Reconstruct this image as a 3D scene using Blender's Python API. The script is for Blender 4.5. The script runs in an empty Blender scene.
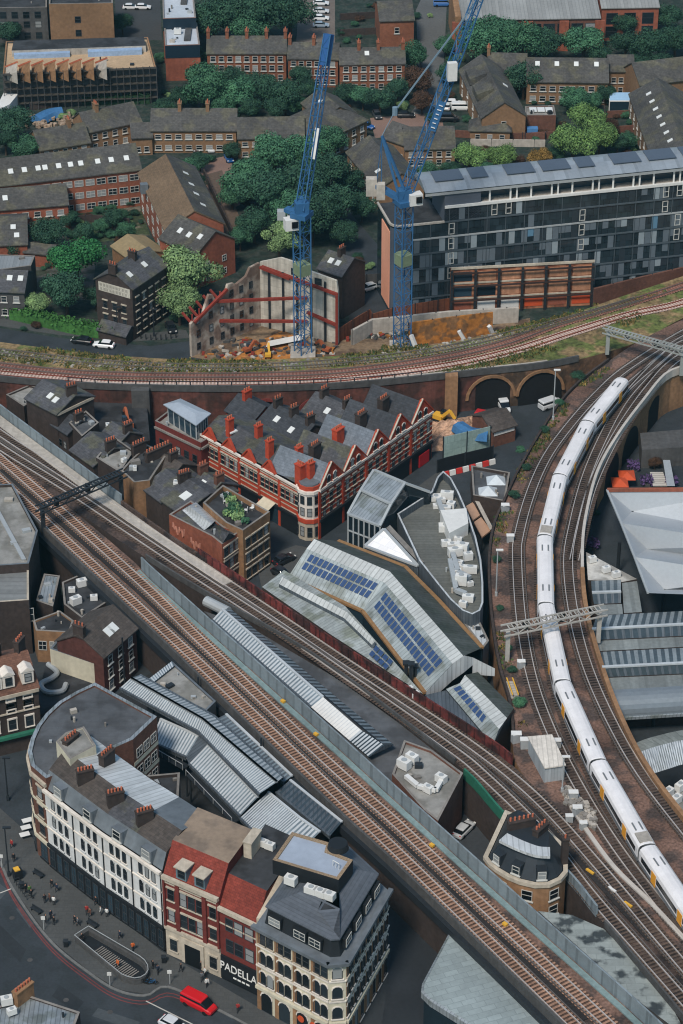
import bpy, math, random
from mathutils import Vector, Matrix
random.seed(7)
R = random.uniform
rad = math.radians
C = bpy.context.scene.collection
# ---------------------------------------------------------------- camera model
FPX, PITCH, CAMH = 2500.0, rad(32), 240.0
def at(px, py, z=0.0):
    """world point at height z seen at photo pixel (px,py)"""
    x = px - 341.5; y = 512 - py
    d = Vector((x, FPX*math.cos(PITCH)+y*math.sin(PITCH), -FPX*math.sin(PITCH)+y*math.cos(PITCH)))
    t = (z-CAMH)/d.z
    return Vector((d.x*t, d.y*t, z))
def atY(px, py, Y):
    x = px - 341.5; y = 512 - py
    d = Vector((x, FPX*math.cos(PITCH)+y*math.sin(PITCH), -FPX*math.sin(PITCH)+y*math.cos(PITCH)))
    t = Y/d.y
    return Vector((d.x*t, Y, CAMH+d.z*t))
def proj(p):
    Z = p[2]-CAMH
    d = p[1]*math.cos(PITCH)-Z*math.sin(PITCH); u = p[1]*math.sin(PITCH)+Z*math.cos(PITCH)
    return 341.5+FPX*p[0]/d, 512-FPX*u/d
def PP(pts, z): return [at(x, y, z) for x, y in pts]
# ---------------------------------------------------------------- materials
def srgb(h):
    h = h.lstrip('#'); o = []
    for i in (0, 2, 4):
        c = int(h[i:i+2], 16)/255
        o.append(c/12.92 if c <= .04045 else ((c+.055)/1.055)**2.4)
    return tuple(o)
class NT:
    def __init__(s, mat):
        s.t = mat.node_tree; s.t.nodes.clear()
    def n(s, typ, **kw):
        nd = s.t.nodes.new(typ)
        for k, v in kw.items():
            if k in nd.inputs.keys() and not hasattr(nd, k): nd.inputs[k].default_value = v
            else: setattr(nd, k, v)
        return nd
    def l(s, a, b): s.t.links.new(a, b)
    def math(s, op, a, b=None):
        nd = s.t.nodes.new('ShaderNodeMath'); nd.operation = op
        for i, q in enumerate((a, b)):
            if q is None: continue
            if isinstance(q, (int, float)): nd.inputs[i].default_value = q
            else: s.l(q, nd.inputs[i])
        return nd.outputs[0]
    def scale(s, col, fac):
        nd = s.t.nodes.new('ShaderNodeVectorMath'); nd.operation = 'SCALE'
        if isinstance(col, tuple): nd.inputs[0].default_value = col[:3]
        else: s.l(col, nd.inputs[0])
        if isinstance(fac, (int, float)): nd.inputs['Scale'].default_value = fac
        else: s.l(fac, nd.inputs['Scale'])
        return nd.outputs[0]
    def mix(s, f, a, b):
        nd = s.t.nodes.new('ShaderNodeMix'); nd.data_type = 'RGBA'
        s.l(f, nd.inputs[0])
        for i, q in ((6, a), (7, b)):
            if isinstance(q, tuple): nd.inputs[i].default_value = (*q[:3], 1)
            else: s.l(q, nd.inputs[i])
        return nd.outputs[2]
MATS = {}
def M(name, hexc, rough=.8, fine=.35, blot=.35, fs=1.6, bs=.12, pat=None, per=.6, per2=.3, pd=.45, metal=0.0,
      spec=.3, orand=.0, alt=None, altf=.5, bump=0.0, streak=0.0, trans=0.0):
    if name in MATS: return MATS[name]
    m = bpy.data.materials.new(name); m.use_nodes = True; MATS[name] = m
    k = NT(m); col = srgb(hexc)
    out = k.n('ShaderNodeOutputMaterial'); bs_ = k.n('ShaderNodeBsdfPrincipled')
    k.l(bs_.outputs[0], out.inputs[0])
    geo = k.n('ShaderNodeNewGeometry'); pos = geo.outputs['Position']
    n1 = k.n('ShaderNodeTexNoise'); n1.inputs['Scale'].default_value = fs; n1.inputs['Detail'].default_value = 4; k.l(pos, n1.inputs['Vector'])
    n2 = k.n('ShaderNodeTexNoise'); n2.inputs['Scale'].default_value = bs; n2.inputs['Detail'].default_value = 5; k.l(pos, n2.inputs['Vector'])
    f = k.math('MULTIPLY_ADD', k.math('SUBTRACT', n1.outputs[0], .5), fine*3); f.node.inputs[2].default_value = 1
    g = k.math('MULTIPLY_ADD', k.math('SUBTRACT', n2.outputs[0], .5), blot*3); g.node.inputs[2].default_value = 1
    fac = k.math('MULTIPLY', k.math('MAXIMUM', f, .15), k.math('MAXIMUM', g, .2))
    uv = k.n('ShaderNodeTexCoord').outputs['UV']
    base = col
    if alt:
        n3 = k.n('ShaderNodeTexNoise'); n3.inputs['Scale'].default_value = bs*2.3; n3.inputs['Detail'].default_value = 6; k.l(pos, n3.inputs['Vector'])
        mr = k.n('ShaderNodeMapRange'); k.l(n3.outputs[0], mr.inputs[0]); mr.inputs[1].default_value = .62-altf*.3; mr.inputs[2].default_value = .72-altf*.3
        base = k.mix(mr.outputs[0], col, srgb(alt))
    if streak:
        sx = k.n('ShaderNodeMapping'); sx.inputs['Scale'].default_value = (1.2, .06, 1); k.l(uv, sx.inputs[0])
        n4 = k.n('ShaderNodeTexNoise'); n4.inputs['Scale'].default_value = 1.0; n4.inputs['Detail'].default_value = 3; k.l(sx.outputs[0], n4.inputs['Vector'])
        s_ = k.math('MULTIPLY_ADD', k.math('SUBTRACT', n4.outputs[0], .5), streak*3); s_.node.inputs[2].default_value = 1
        fac = k.math('MULTIPLY', fac, k.math('MAXIMUM', s_, .2))
    if pat in ('seam', 'course'):
        sp = k.n('ShaderNodeSeparateXYZ'); k.l(uv, sp.inputs[0])
        c = sp.outputs[0] if pat == 'seam' else sp.outputs[1]
        fr = k.math('FRACT', k.math('DIVIDE', c, per))
        st = k.math('LESS_THAN', fr, .22)
        cell = k.n('ShaderNodeTexWhiteNoise', noise_dimensions='1D'); k.l(k.math('FLOOR', k.math('DIVIDE', c, per)), cell.inputs['W'])
        v = k.math('MULTIPLY_ADD', cell.outputs[0], .22); v.node.inputs[2].default_value = .89
        fac = k.math('MULTIPLY', fac, v)
        fac = k.math('MULTIPLY', fac, k.math('SUBTRACT', 1, k.math('MULTIPLY', st, pd)))
    if pat in ('tile', 'panel'):
        br = k.n('ShaderNodeTexBrick'); br.inputs['Scale'].default_value = 1; br.inputs['Brick Width'].default_value = per
        br.inputs['Row Height'].default_value = per2; br.inputs['Mortar Size'].default_value = .03 if pat == 'tile' else .05
        br.inputs['Color1'].default_value = (1-pd*.5,)*3+(1,); br.inputs['Color2'].default_value = (1+pd*.5,)*3+(1,)
        br.inputs['Mortar'].default_value = (1-pd,)*3+(1,); br.inputs['Bias'].default_value = 0
        k.l(uv, br.inputs['Vector'])
        fac = k.math('MULTIPLY', fac, br.outputs['Color'])
    if orand:
        oi = k.n('ShaderNodeObjectInfo')
        r_ = k.math('MULTIPLY_ADD', k.math('SUBTRACT', oi.outputs['Random'], .5), orand*2); r_.node.inputs[2].default_value = 1
        fac = k.math('MULTIPLY', fac, r_)
    k.l(k.scale(base, fac), bs_.inputs['Base Color'])
    bs_.inputs['Roughness'].default_value = rough; bs_.inputs['Metallic'].default_value = metal
    bs_.inputs['Specular IOR Level'].default_value = spec
    if bump:
        bm = k.n('ShaderNodeBump'); bm.inputs['Strength'].default_value = bump; bm.inputs['Distance'].default_value = .3
        k.l(n1.outputs[0], bm.inputs['Height']); k.l(bm.outputs[0], bs_.inputs['Normal'])
    return m
def G(name, hexc, rough=.12, orand=.6, spec=.6, metal=0.0, curtain=0.0):
    """window glass: dark, glossy, each pane object a little different"""
    if name in MATS: return MATS[name]
    m = bpy.data.materials.new(name); m.use_nodes = True; MATS[name] = m
    k = NT(m); out = k.n('ShaderNodeOutputMaterial'); b = k.n('ShaderNodeBsdfPrincipled'); k.l(b.outputs[0], out.inputs[0])
    oi = k.n('ShaderNodeObjectInfo')
    fac = k.math('MULTIPLY_ADD', k.math('SUBTRACT', oi.outputs['Random'], .5), orand*2); fac.node.inputs[2].default_value = 1
    base = k.scale(srgb(hexc), fac)
    if curtain:
        base = k.mix(k.math('GREATER_THAN', k.math('FRACT', k.math('MULTIPLY', oi.outputs['Random'], 37.3)), 1-curtain), base, srgb('#8d9192'))
    k.l(base, b.inputs['Base Color'])
    b.inputs['Roughness'].default_value = rough; b.inputs['Specular IOR Level'].default_value = spec; b.inputs['Metallic'].default_value = metal
    return m
# ---------------------------------------------------------------- mesh builder
ROOTLOC = {}
class MB:
    def __init__(s): s.v = []; s.f = []; s.m = []
    def poly(s, pts, mi=0):
        b = len(s.v); s.v += [tuple(p) for p in pts]; s.f.append(tuple(range(b, b+len(pts)))); s.m.append(mi)
    def hexa(s, p, mi=0, mtop=None):
        """p: 4 bottom (ccw from above) + 4 top"""
        b = len(s.v); s.v += [tuple(q) for q in p]
        for k, q in enumerate(((3, 2, 1, 0), (4, 5, 6, 7), (0, 1, 5, 4), (1, 2, 6, 5), (2, 3, 7, 6), (3, 0, 4, 7))):
            s.f.append(tuple(b+i for i in q)); s.m.append(mtop if (k == 1 and mtop is not None) else mi)
    def box(s, c, sx, sy, sz, rz=0.0, mi=0, mtop=None):
        """c = centre of the underside"""
        cs, sn = math.cos(rz), math.sin(rz); c = Vector(c); p = []
        for z in (0, sz):
            for x, y in ((-1, -1), (1, -1), (1, 1), (-1, 1)):
                x2, y2 = x*sx/2, y*sy/2
                p.append((c.x+x2*cs-y2*sn, c.y+x2*sn+y2*cs, c.z+z))
        s.hexa(p, mi, mtop)
    def prism(s, poly, z0, z1, mi=0, mtop=None, bottom=False):
        """poly ccw list of xy(z); z1/z0 numbers"""
        n = len(poly); b = len(s.v)
        for z in (z0, z1): s.v += [(p[0], p[1], z) for p in poly]
        for i in range(n):
            j = (i+1) % n; s.f.append((b+i, b+j, b+n+j, b+n+i)); s.m.append(mi)
        if mtop is not None: s.f.append(tuple(b+n+i for i in range(n))); s.m.append(mtop)
        if bottom: s.f.append(tuple(b+n-1-i for i in range(n))); s.m.append(mi)
    def beam(s, a, b, w, h=None, mi=0):
        a = Vector(a); b = Vector(b); h = h or w; d = (b-a)
        if d.length < 1e-6: return
        d.normalize(); up = Vector((0, 0, 1)) if abs(d.z) < .95 else Vector((0, 1, 0))
        x = d.cross(up).normalized()*(w/2); y = x.cross(d).normalized()*(h/2)
        s.hexa([a-x-y, a+x-y, b+x-y, b-x-y, a-x+y, a+x+y, b+x+y, b-x+y], mi)
    def tube(s, a, b, r, n=8, mi=0, r2=None, cap=True):
        a = Vector(a); b = Vector(b); d = (b-a).normalized(); r2 = r if r2 is None else r2
        up = Vector((0, 0, 1)) if abs(d.z) < .95 else Vector((0, 1, 0))
        x = d.cross(up).normalized(); y = x.cross(d); k = len(s.v)
        for c, q in ((a, r), (b, r2)):
            for i in range(n):
                t = 2*math.pi*i/n; s.v.append(tuple(c+x*(q*math.cos(t))+y*(q*math.sin(t))))
        for i in range(n):
            j = (i+1) % n; s.f.append((k+i, k+j, k+n+j, k+n+i)); s.m.append(mi)
        if cap:
            s.f.append(tuple(k+n+i for i in range(n))); s.m.append(mi); s.f.append(tuple(k+n-1-i for i in range(n))); s.m.append(mi)
    def build(s, name, mats, parent=None, smooth=False, uvdir=None):
        me = bpy.data.meshes.new(name); off = Vector((0, 0, 0))
        if parent is not None: off = ROOTLOC.get(parent.name, Vector((0, 0, 0)))
        me.from_pydata([(a-off.x, b-off.y, c-off.z) for a, b, c in s.v], [], s.f)
        if not isinstance(mats, (list, tuple)): mats = [mats]
        for q in mats: me.materials.append(q)
        me.polygons.foreach_set('material_index', s.m)
        if smooth: me.polygons.foreach_set('use_smooth', [True]*len(s.f))
        uvl = me.uv_layers.new(name='UVMap'); dat = []
        ud = Vector(uvdir).normalized() if uvdir is not None else None
        for p in me.polygons:
            n = p.normal
            if abs(n.z) > .995:
                u = Vector((1, 0, 0)) if ud is None else Vector((ud.x, ud.y, 0)).normalized()
                w = Vector((-u.y, u.x, 0))
            else:
                u = Vector((-n.y, n.x, 0)).normalized(); w = n.cross(u)
            for li in p.loop_indices:
                q = Vector(s.v[me.loops[li].vertex_index]); dat += [q.dot(u), q.dot(w)]
        uvl.data.foreach_set('uv', dat)
        me.update()
        o = bpy.data.objects.new(name, me); C.objects.link(o)
        if parent is not None:
            o.parent = parent; ROOTLOC[o.name] = off
        return o
def tag(o, label=None, cat=None, group=None, kind=None):
    if label: o['label'] = label
    if cat: o['category'] = cat
    if group: o['group'] = group
    if kind: o['kind'] = kind
    return o
def thing(name, label, cat, loc=(0, 0, 0), group=None):
    o = bpy.data.objects.new(name, None); C.objects.link(o); o.empty_display_size = .5
    o.location = loc; ROOTLOC[o.name] = Vector(loc)
    return tag(o, label, cat, group)
def copy_tree(o, parent=None):
    c = o.copy(); C.objects.link(c)
    if parent is not None: c.parent = parent
    for ch in list(o.children): copy_tree(ch, c)
    return c
def place(proto, loc, rz=0.0, label=None, group=None, scale=None):
    """first call uses the prototype itself, later ones copies"""
    if not proto.get('used'): o = proto; o['used'] = 1
    else: o = copy_tree(proto)
    o.location = loc; o.rotation_euler = (0, 0, rz)
    if scale: o.scale = scale if isinstance(scale, (tuple, list)) else (scale,)*3
    if label: o['label'] = label
    if group: o['group'] = group
    return o
def struct(mb, name, mats, **kw): return tag(mb.build(name, mats, **kw), kind='structure')
# ---------------------------------------------------------------- paths
def spline(pts, n=8):
    """Catmull-Rom through world points"""
    if len(pts) < 3: n = max(n, 8)
    P = [pts[0]*2-pts[1]] + list(pts) + [pts[-1]*2-pts[-2]]; out = []
    for i in range(1, len(P)-2):
        a, b, c, d = P[i-1], P[i], P[i+1], P[i+2]
        for j in range(n):
            t = j/n
            out.append(.5*((2*b)+(c-a)*t+(2*a-5*b+4*c-d)*t*t+(3*b-a-3*c+d)*t**3))
    out.append(P[-2].copy()); return out
def resample(path, step=None, n=None):
    L = [0]
    for a, b in zip(path, path[1:]): L.append(L[-1]+(b-a).length)
    if n is None: n = max(2, int(L[-1]/step)+1)
    out = []; j = 0
    for i in range(n):
        t = L[-1]*i/(n-1)
        while j < len(L)-2 and L[j+1] < t: j += 1
        u = (t-L[j])/max(1e-9, L[j+1]-L[j]); out.append(path[j].lerp(path[j+1], u))
    return out
def normals(path):
    out = []
    for i in range(len(path)):
        d = path[min(i+1, len(path)-1)]-path[max(i-1, 0)]; d.z = 0; d.normalize(); out.append(Vector((-d.y, d.x, 0)))
    return out
def sweep(mb, path, prof, mi=0, closed=True, nrm=None):
    """prof: list of (side, up)"""
    nr = nrm or normals(path); k = len(prof); b = len(mb.v)
    for p, n in zip(path, nr):
        for s_, u in prof: mb.v.append((p.x+n.x*s_, p.y+n.y*s_, p.z+u))
    for i in range(len(path)-1):
        for j in range(k if closed else k-1):
            q = (j+1) % k
            mb.f.append((b+i*k+j, b+i*k+q, b+(i+1)*k+q, b+(i+1)*k+j)); mb.m.append(mi)
    if closed:
        mb.f.append(tuple(b+j for j in range(k))[::-1]); mb.m.append(mi)
        e = b+(len(path)-1)*k; mb.f.append(tuple(e+j for j in range(k))); mb.m.append(mi)
def rectprof(x0, x1, z0, z1): return [(x0, z0), (x0, z1), (x1, z1), (x1, z0)][::-1]
# ---------------------------------------------------------------- camera, world, sun
cam = bpy.data.cameras.new('camera'); co = bpy.data.objects.new('camera', cam); C.objects.link(co)
co.location = (0, 0, CAMH); co.rotation_euler = (math.pi/2-PITCH, 0, 0)
cam.sensor_fit = 'VERTICAL'; cam.sensor_height = 24; cam.lens = FPX*24/1024; cam.clip_end = 5000; cam.clip_start = 1
sc = bpy.context.scene; sc.camera = co
w = bpy.data.worlds.new('World'); sc.world = w; w.use_nodes = True
wn = w.node_tree; bg = wn.nodes['Background']; sky = wn.nodes.new('ShaderNodeTexSky'); sky.sky_type = 'NISHITA'
SUN_EL, SUN_ROT = rad(53), rad(203)
sky.sun_disc = False; sky.sun_elevation = SUN_EL; sky.sun_rotation = SUN_ROT; sky.air_density = 1.6; sky.dust_density = 2.0; sky.ozone_density = 3.0
tint = wn.nodes.new('ShaderNodeVectorMath'); tint.operation = 'MULTIPLY'; tint.inputs[1].default_value = (.84, 1.0, 1.04); wn.links.new(sky.outputs[0], tint.inputs[0]); wn.links.new(tint.outputs[0], bg.inputs[0]); bg.inputs[1].default_value = .078
sl = bpy.data.lights.new('sun', 'SUN'); so = bpy.data.objects.new('sun', sl); C.objects.link(so)
sl.energy = 2.6; sl.angle = rad(11); sl.color = (1, .9, .8)
sd = Vector((math.sin(SUN_ROT)*math.cos(SUN_EL), math.cos(SUN_ROT)*math.cos(SUN_EL), math.sin(SUN_EL)))
so.rotation_euler = sd.to_track_quat('Z', 'Y').to_euler(); so.location = (0, 300, 300)
sc.view_settings.view_transform = 'Standard'; sc.view_settings.look = 'None'; sc.view_settings.exposure = .28; sc.view_settings.gamma = 1
sc.view_settings.use_curve_mapping = False
sc.cycles.max_bounces = 5; sc.cycles.pixel_filter_type = 'BLACKMAN_HARRIS'; sc.cycles.filter_width = 1.15; sc.cycles.use_denoising = True
# ---------------------------------------------------------------- palette
ASPH = M('asphalt', '#343a3f', .8, .2, .3, fs=2.5, bs=.12, alt='#2f3539')
PAVE = M('paving', '#4a4c4c', .85, .15, .2, fs=3, bs=.1, pat='panel', per=1.2, per2=.8, pd=.12)
PINKPAVE = M('brick_paving', '#80695f', .9, .2, .2, fs=3)
EARTH = M('earth', '#343b36', .95, .6, .45, fs=1.4, bs=.22, alt='#25332d', altf=.6)
GRASS = M('grass', '#33482a', .95, .6, .4, fs=1.5, bs=.15, alt='#4a5a30')
BALLAST = M('ballast', '#6f574c', .95, .7, .65, fs=2.6, bs=.12, alt='#4a403c')
BALLASTD = M('ballast_dark', '#4e413b', .95, .65, .45, fs=2.6, bs=.12, alt='#2f2a29')
SLEEP = M('sleeper_wood', '#a08272', .9, .5, .35, fs=1.7, bs=.15)
SLEEPD = M('sleeper_dark', '#4f453f', .9, .5, .35, fs=1.7, bs=.15)
STEEL = M('rail_steel', '#cfc8c2', .4, .15, .2, metal=.4, spec=.5)
STEELW = M('rail_worn', '#7d756f', .5, .2, .2, metal=.5)
RUST = M('rust', '#7a3f30', .9, .5, .4, fs=1.5)
CONC = M('concrete', '#7e7a75', .9, .25, .3, fs=1.2, bs=.1, streak=.15)
CONCL = M('concrete_light', '#a8a299', .9, .25, .3, fs=1.2, bs=.1, streak=.2)
CONCD = M('concrete_dark', '#4c4c4c', .9, .3, .3, fs=1.2, bs=.1, streak=.2)
BRICK = M('brick_brown', '#6b4a3e', .9, .3, .3, fs=1.4, bs=.15, pat='tile', per=.45, per2=.15, pd=.2, streak=.12)
BRICKD = M('brick_dark', '#3e3633', .9, .35, .35, fs=1.4, bs=.15, streak=.15)
BRICKY = M('brick_stock', '#8a6a4e', .9, .3, .35, fs=1.4, bs=.15, streak=.2)
BRICKO = M('brick_orange', '#8d5340', .9, .3, .3, fs=1.4, bs=.15, streak=.1)
BRICKR = M('brick_red', '#a8432d', .85, .25, .25, fs=1.4, bs=.15, streak=.12)
BRICKW = M('brick_maroon', '#6a302b', .85, .25, .25, fs=1.4, bs=.15, streak=.1)
STONE = M('stone_pale', '#b3a999', .85, .2, .25, fs=1.5, bs=.2, streak=.2)
STONEW = M('stone_white', '#d8d0c6', .8, .15, .2, fs=1.5, bs=.2, streak=.12)
RENDER = M('render_white', '#cbcccb', .8, .1, .18, fs=1.5, bs=.15, streak=.2)
CREAM = M('cream_paint', '#c3bda9', .8, .12, .2, fs=1.5, bs=.2, streak=.12)
SLATE = M('slate', '#4b4c50', .8, .4, .4, fs=1.6, bs=.14, alt='#54544a', altf=.4, pat='tile', per=.9, per2=.45, pd=.28, streak=.12)
SLATEB = M('slate_brown', '#4c4642', .85, .35, .35, fs=1.6, bs=.14, pat='tile', per=.9, per2=.45, pd=.28, streak=.12)
SLATEL = M('slate_blue', '#687079', .7, .3, .25, fs=1.6, bs=.14, pat='tile', per=.9, per2=.45, pd=.22, streak=.12)
TILER = M('tile_red', '#7c382e', .85, .35, .3, fs=1.6, bs=.14, pat='tile', per=.6, per2=.35, pd=.3)
FELT = M('roof_felt', '#55585c', .85, .2, .3, fs=1, bs=.1, pat='panel', per=6, per2=1.2, pd=.08, alt='#484a4d')
FELTD = M('roof_felt_dark', '#3a3c3f', .85, .3, .35, fs=1, bs=.12, alt='#2d2e30')
FELTL = M('roof_felt_light', '#8b8a86', .85, .25, .3, fs=1, bs=.12, alt='#767570')
ZINC = M('zinc', '#9aa2a7', .45, .2, .3, fs=.8, bs=.15, alt='#7f8684', altf=.4, pat='seam', per=.6, pd=.35, metal=.35, spec=.4, streak=.15)
ZINCD = M('zinc_dark', '#5d656c', .5, .2, .25, fs=.8, bs=.15, pat='seam', per=.6, pd=.35, metal=.3, streak=.15)
ZINCL = M('zinc_light', '#c2c6c8', .5, .12, .2, fs=.8, bs=.15, pat='seam', per=.8, pd=.25, metal=.2, streak=.15)
LEAD = M('lead_sheet', '#6c7379', .6, .2, .25, fs=.8, bs=.2, metal=.2, streak=.1)
METALL = M('painted_metal_pale', '#a9aeb0', .5, .1, .15, metal=.2)
METALD = M('painted_metal_dark', '#2e3338', .5, .15, .15, metal=.2)
METALW = M('painted_metal_white', '#d5d5d2', .5, .08, .12)
GREENM = M('painted_metal_green', '#2e6a56', .6, .2, .25)
BLACK = M('black_paint', '#1d2125', .6, .1, .15)
FRAMEW = M('window_frame_white', '#bdbdb8', .6, .05, .1)
FRAMED = M('window_frame_dark', '#3a3e42', .6, .05, .1)
GLASS = G('window_glass', '#20282d', curtain=.2)
GLASSB = G('glass_blue', '#263640', rough=.08)
GLASSR = M('roof_glass', '#46545c', .25, .2, .25, spec=.6, pat='seam', per=.7, pd=.3)
SOLAR = M('solar_cell', '#34496f', .3, .25, .1, spec=.6)
WOODY = M('plywood_orange', '#a97037', .85, .5, .4, fs=1.2, bs=.25, alt='#7a5a3c', altf=.5)
ORANGE = M('orange_paint', '#c4532f', .6, .1, .1)
REDP = M('red_paint', '#b81f27', .35, .03, .03, spec=.5)
CRANEB = M('crane_blue', '#33608a', .5, .12, .15)
YEL = M('yellow_paint', '#d6a53c', .6, .1, .1)
TERRA = M('terracotta', '#b4674d', .85, .2, .15)
WEEDS = M('weeds', '#5b6336', .95, .9, .5, fs=1.3, bs=.12, alt='#7d6a4c', altf=.6)
# ---------------------------------------------------------------- ground
g = MB(); g.poly([(-900, -100, -.02), (900, -100, -.02), (900, 1500, -.02), (-900, 1500, -.02)]); struct(g, 'ground', EARTH)
def sheet(name, pts, z, mat, zt=None):
    m = MB(); m.poly(PP(pts, z)); return struct(m, name, mat)
VZ = 8.0
def edge(px, z, n): return resample(spline(PP(px, z), 10), n=n)
def viaduct(name, label, px_lo, px_hi, z, n, top, wallm, walls=(True, True), base=0.0):
    lo, hi = edge(px_lo, z, n), edge(px_hi, z, n)
    mid = lo[n//2].lerp(hi[n//2], .5)
    root = thing(name, label, 'railway viaduct', (mid.x, mid.y, 0))
    d = MB()
    for i in range(n-1): d.poly([lo[i], lo[i+1], hi[i+1], hi[i]])
    d.build('deck', top, root)
    for e, on, fl in ((lo, walls[0], 1), (hi, walls[1], -1)):
        if not on: continue
        wl = MB(); a, b = (on if isinstance(on, tuple) else (0, n-1))
        for i in range(a, b):
            p, q = e[i], e[i+1]
            pts = [(p.x, p.y, base), (q.x, q.y, base), (q.x, q.y, z), (p.x, p.y, z)]
            wl.poly(pts if fl > 0 else pts[::-1])
        wl.build('side_wall', wallm, root)
    return root, lo, hi
def parapet(root, path, mat, h, th=.35, name='parapet', dz=0.0, a=0, b=None, out=0):
    m = MB(); p = path[a:b]
    sweep(m, [Vector((q.x, q.y, q.z+dz)) for q in p], rectprof(-th/2+out, th/2+out, -.3, h)); return m.build(name, mat, root)
S_LO = [(-40, 447), (44, 533), (158, 641), (320, 799), (400, 873), (556, 1024), (640, 1108)]
S_HI = [(-40, 425), (0, 454), (70, 508), (132, 560), (148, 576), (200, 623), (341, 750), (400, 804), (521, 913), (600, 983), (640, 1019), (730, 1104)]
N_LO = [(-40, 429), (0, 456), (70, 507), (140, 554), (200, 591), (283, 638), (341, 676), (400, 720), (466, 772), (502, 812), (570, 882), (599, 918), (679, 1014), (720, 1066)]
N_HI = [(-40, 381), (0, 414), (60, 459), (126, 508), (183, 548), (204, 561), (283, 614), (341, 653), (400, 691), (482, 743), (511, 764), (545, 796), (600, 850), (660, 915), (760, 1030)]
T_L = [(760, 282), (690, 316), (645, 338), (609, 361), (565, 398), (524, 462), (503, 505), (493, 530), (489, 562), (490, 600), (494, 636), (500, 670), (509, 700), (513, 730), (516, 763), (545, 800), (600, 865), (640, 915), (720, 1010)]
T_R = [(790, 335), (720, 358), (683, 371), (664, 380), (644, 404), (618, 439), (597, 477), (585, 524), (582, 560), (584, 600), (592, 639), (612, 700), (640, 760), (683, 820), (760, 910)]
B_LO = [(-60, 372), (0, 380), (70, 386), (140, 389), (240, 390), (340, 387), (420, 380), (483, 373), (540, 367), (585, 358), (640, 341), (683, 318), (760, 284)]
B_HI = [(-60, 334), (0, 342), (100, 354), (200, 360), (300, 358), (400, 350), (470, 338), (560, 317), (620, 297), (683, 276), (760, 250)]
vs, s_lo, s_hi = viaduct('railway_viaduct', 'straight brown two track viaduct with grey panelled parapet crossing to the bottom corner', S_LO, S_HI, VZ, 90, BALLAST, BRICKD)
vn, n_lo, n_hi = viaduct('railway_viaduct', 'viaduct with dark tracks running beside the solar panelled market roofs', N_LO, N_HI, VZ+.03, 90, BALLASTD, BRICKD)
vt, t_l, t_r = viaduct('railway_viaduct', 'curving reddish viaduct carrying the long white train', T_L, T_R, VZ+.06, 90, BALLAST, BRICKY, walls=((0, 70), (0, 89)))
vb, b_lo, b_hi = viaduct('railway_viaduct', 'old weedy brick viaduct crossing behind the red and white striped building', B_LO, B_HI, VZ+.01, 90, WEEDS, M('brick_sooty_red', '#5a3932', .9, .4, .45, fs=1.3, bs=.12, alt='#43302b', altf=.55, streak=.3), walls=((0, 53), (0, 89)))
for e_ in (b_lo,):
    wl = MB()
    for a_, b_ in zip(e_[53:], e_[54:]): wl.poly([(a_.x, a_.y, 0), (b_.x, b_.y, 0), b_, a_])
    wl.build('side_wall', M('brick_sooty_tan', '#6b5341', .9, .4, .45, fs=1.3, bs=.12, alt='#43372d', altf=.55, streak=.3), vb)
# parapets
def near(path, px):
    """index of the path point that shows nearest to photo column/row"""
    return min(range(len(path)), key=lambda i: (proj(path[i])[0]-px[0])**2+(proj(path[i])[1]-px[1])**2)
i0 = near(s_hi, (144, 573))
PANEL = M('parapet_panel', '#7b868c', .6, .15, .2, pat='seam', per=2.4, pd=.25)
PALEB = M('walkway_teal', '#75898a', .8, .25, .3, fs=2)
parapet(vs, s_hi, PANEL, 2.6, .25, 'panel_parapet', 0, i0, None)
wk = MB(); sweep(wk, s_hi[i0:], rectprof(-1.3, -.4, .0, .22)); wk.build('walkway', PALEB, vs)
parapet(vs, s_lo, CONCD, 1.3, .4)
k = MB(); sweep(k, s_lo, rectprof(-.9, .35, -1.6, -.3)); k.build('girder', METALD, vs)
i1 = near(n_hi, (126, 503))
parapet(vn, n_hi, PANEL, 2.2, .3, 'panel_parapet', 0, 0, i1+1)
pk = MB(); sweep(pk, n_hi[:i1+14], rectprof(-2.6, -.4, 0, .25)); pk.build('walkway', CONCL, vn)
parapet(vn, n_hi, BALLASTD, .9, .35, 'parapet', 0, i1, near(n_hi, (204, 560))+1)
ia, ib = near(n_hi, (200, 558)), near(n_hi, (515, 766))
REDFENCE = M('red_girder', '#67302c', .8, .6, .5, fs=1.2, pat='seam', per=1.6, pd=.55, alt='#3b2422', altf=.55, streak=.3)
parapet(vn, n_hi, REDFENCE, 1.9, .25, 'red_girder', 0, ia, ib+1)
parapet(vn, n_lo, CONCD, .8, .3, 'parapet', 0, near(n_lo, (142, 556)), near(n_lo, (462, 768)))
ia, ib = near(n_lo, (462, 768)), near(n_lo, (506, 816))
parapet(vn, n_lo, GREENM, 1.6, .3, 'green_girder', -1.2, ia, ib+1)
parapet(vn, n_lo, PANEL, 1.7, .3, 'panel_parapet', 0, near(n_lo, (562, 874)), near(n_lo, (605, 924)))
parapet(vn, n_lo, CONCD, .9, .3, 'parapet', 0, near(n_lo, (605, 924)), None)
WHITEP = M('parapet_white', '#b3aea7', .8, .15, .2, fs=1)
ia = near(t_r, (582, 575))
parapet(vt, t_r, WHITEP, 1.3, .5, 'parapet', 0, 0, ia+1)
parapet(vt, t_r, BRICKY, 1.1, .7, 'parapet', 0, ia, None)
parapet(vt, t_l, BRICKD, .7, .4, 'parapet', 0, near(t_l, (609, 361)), near(t_l, (514, 745)))
parapet(vb, b_lo, CONCD, 1.0, .4, 'parapet', 0, 0, near(b_lo, (590, 357)))
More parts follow.
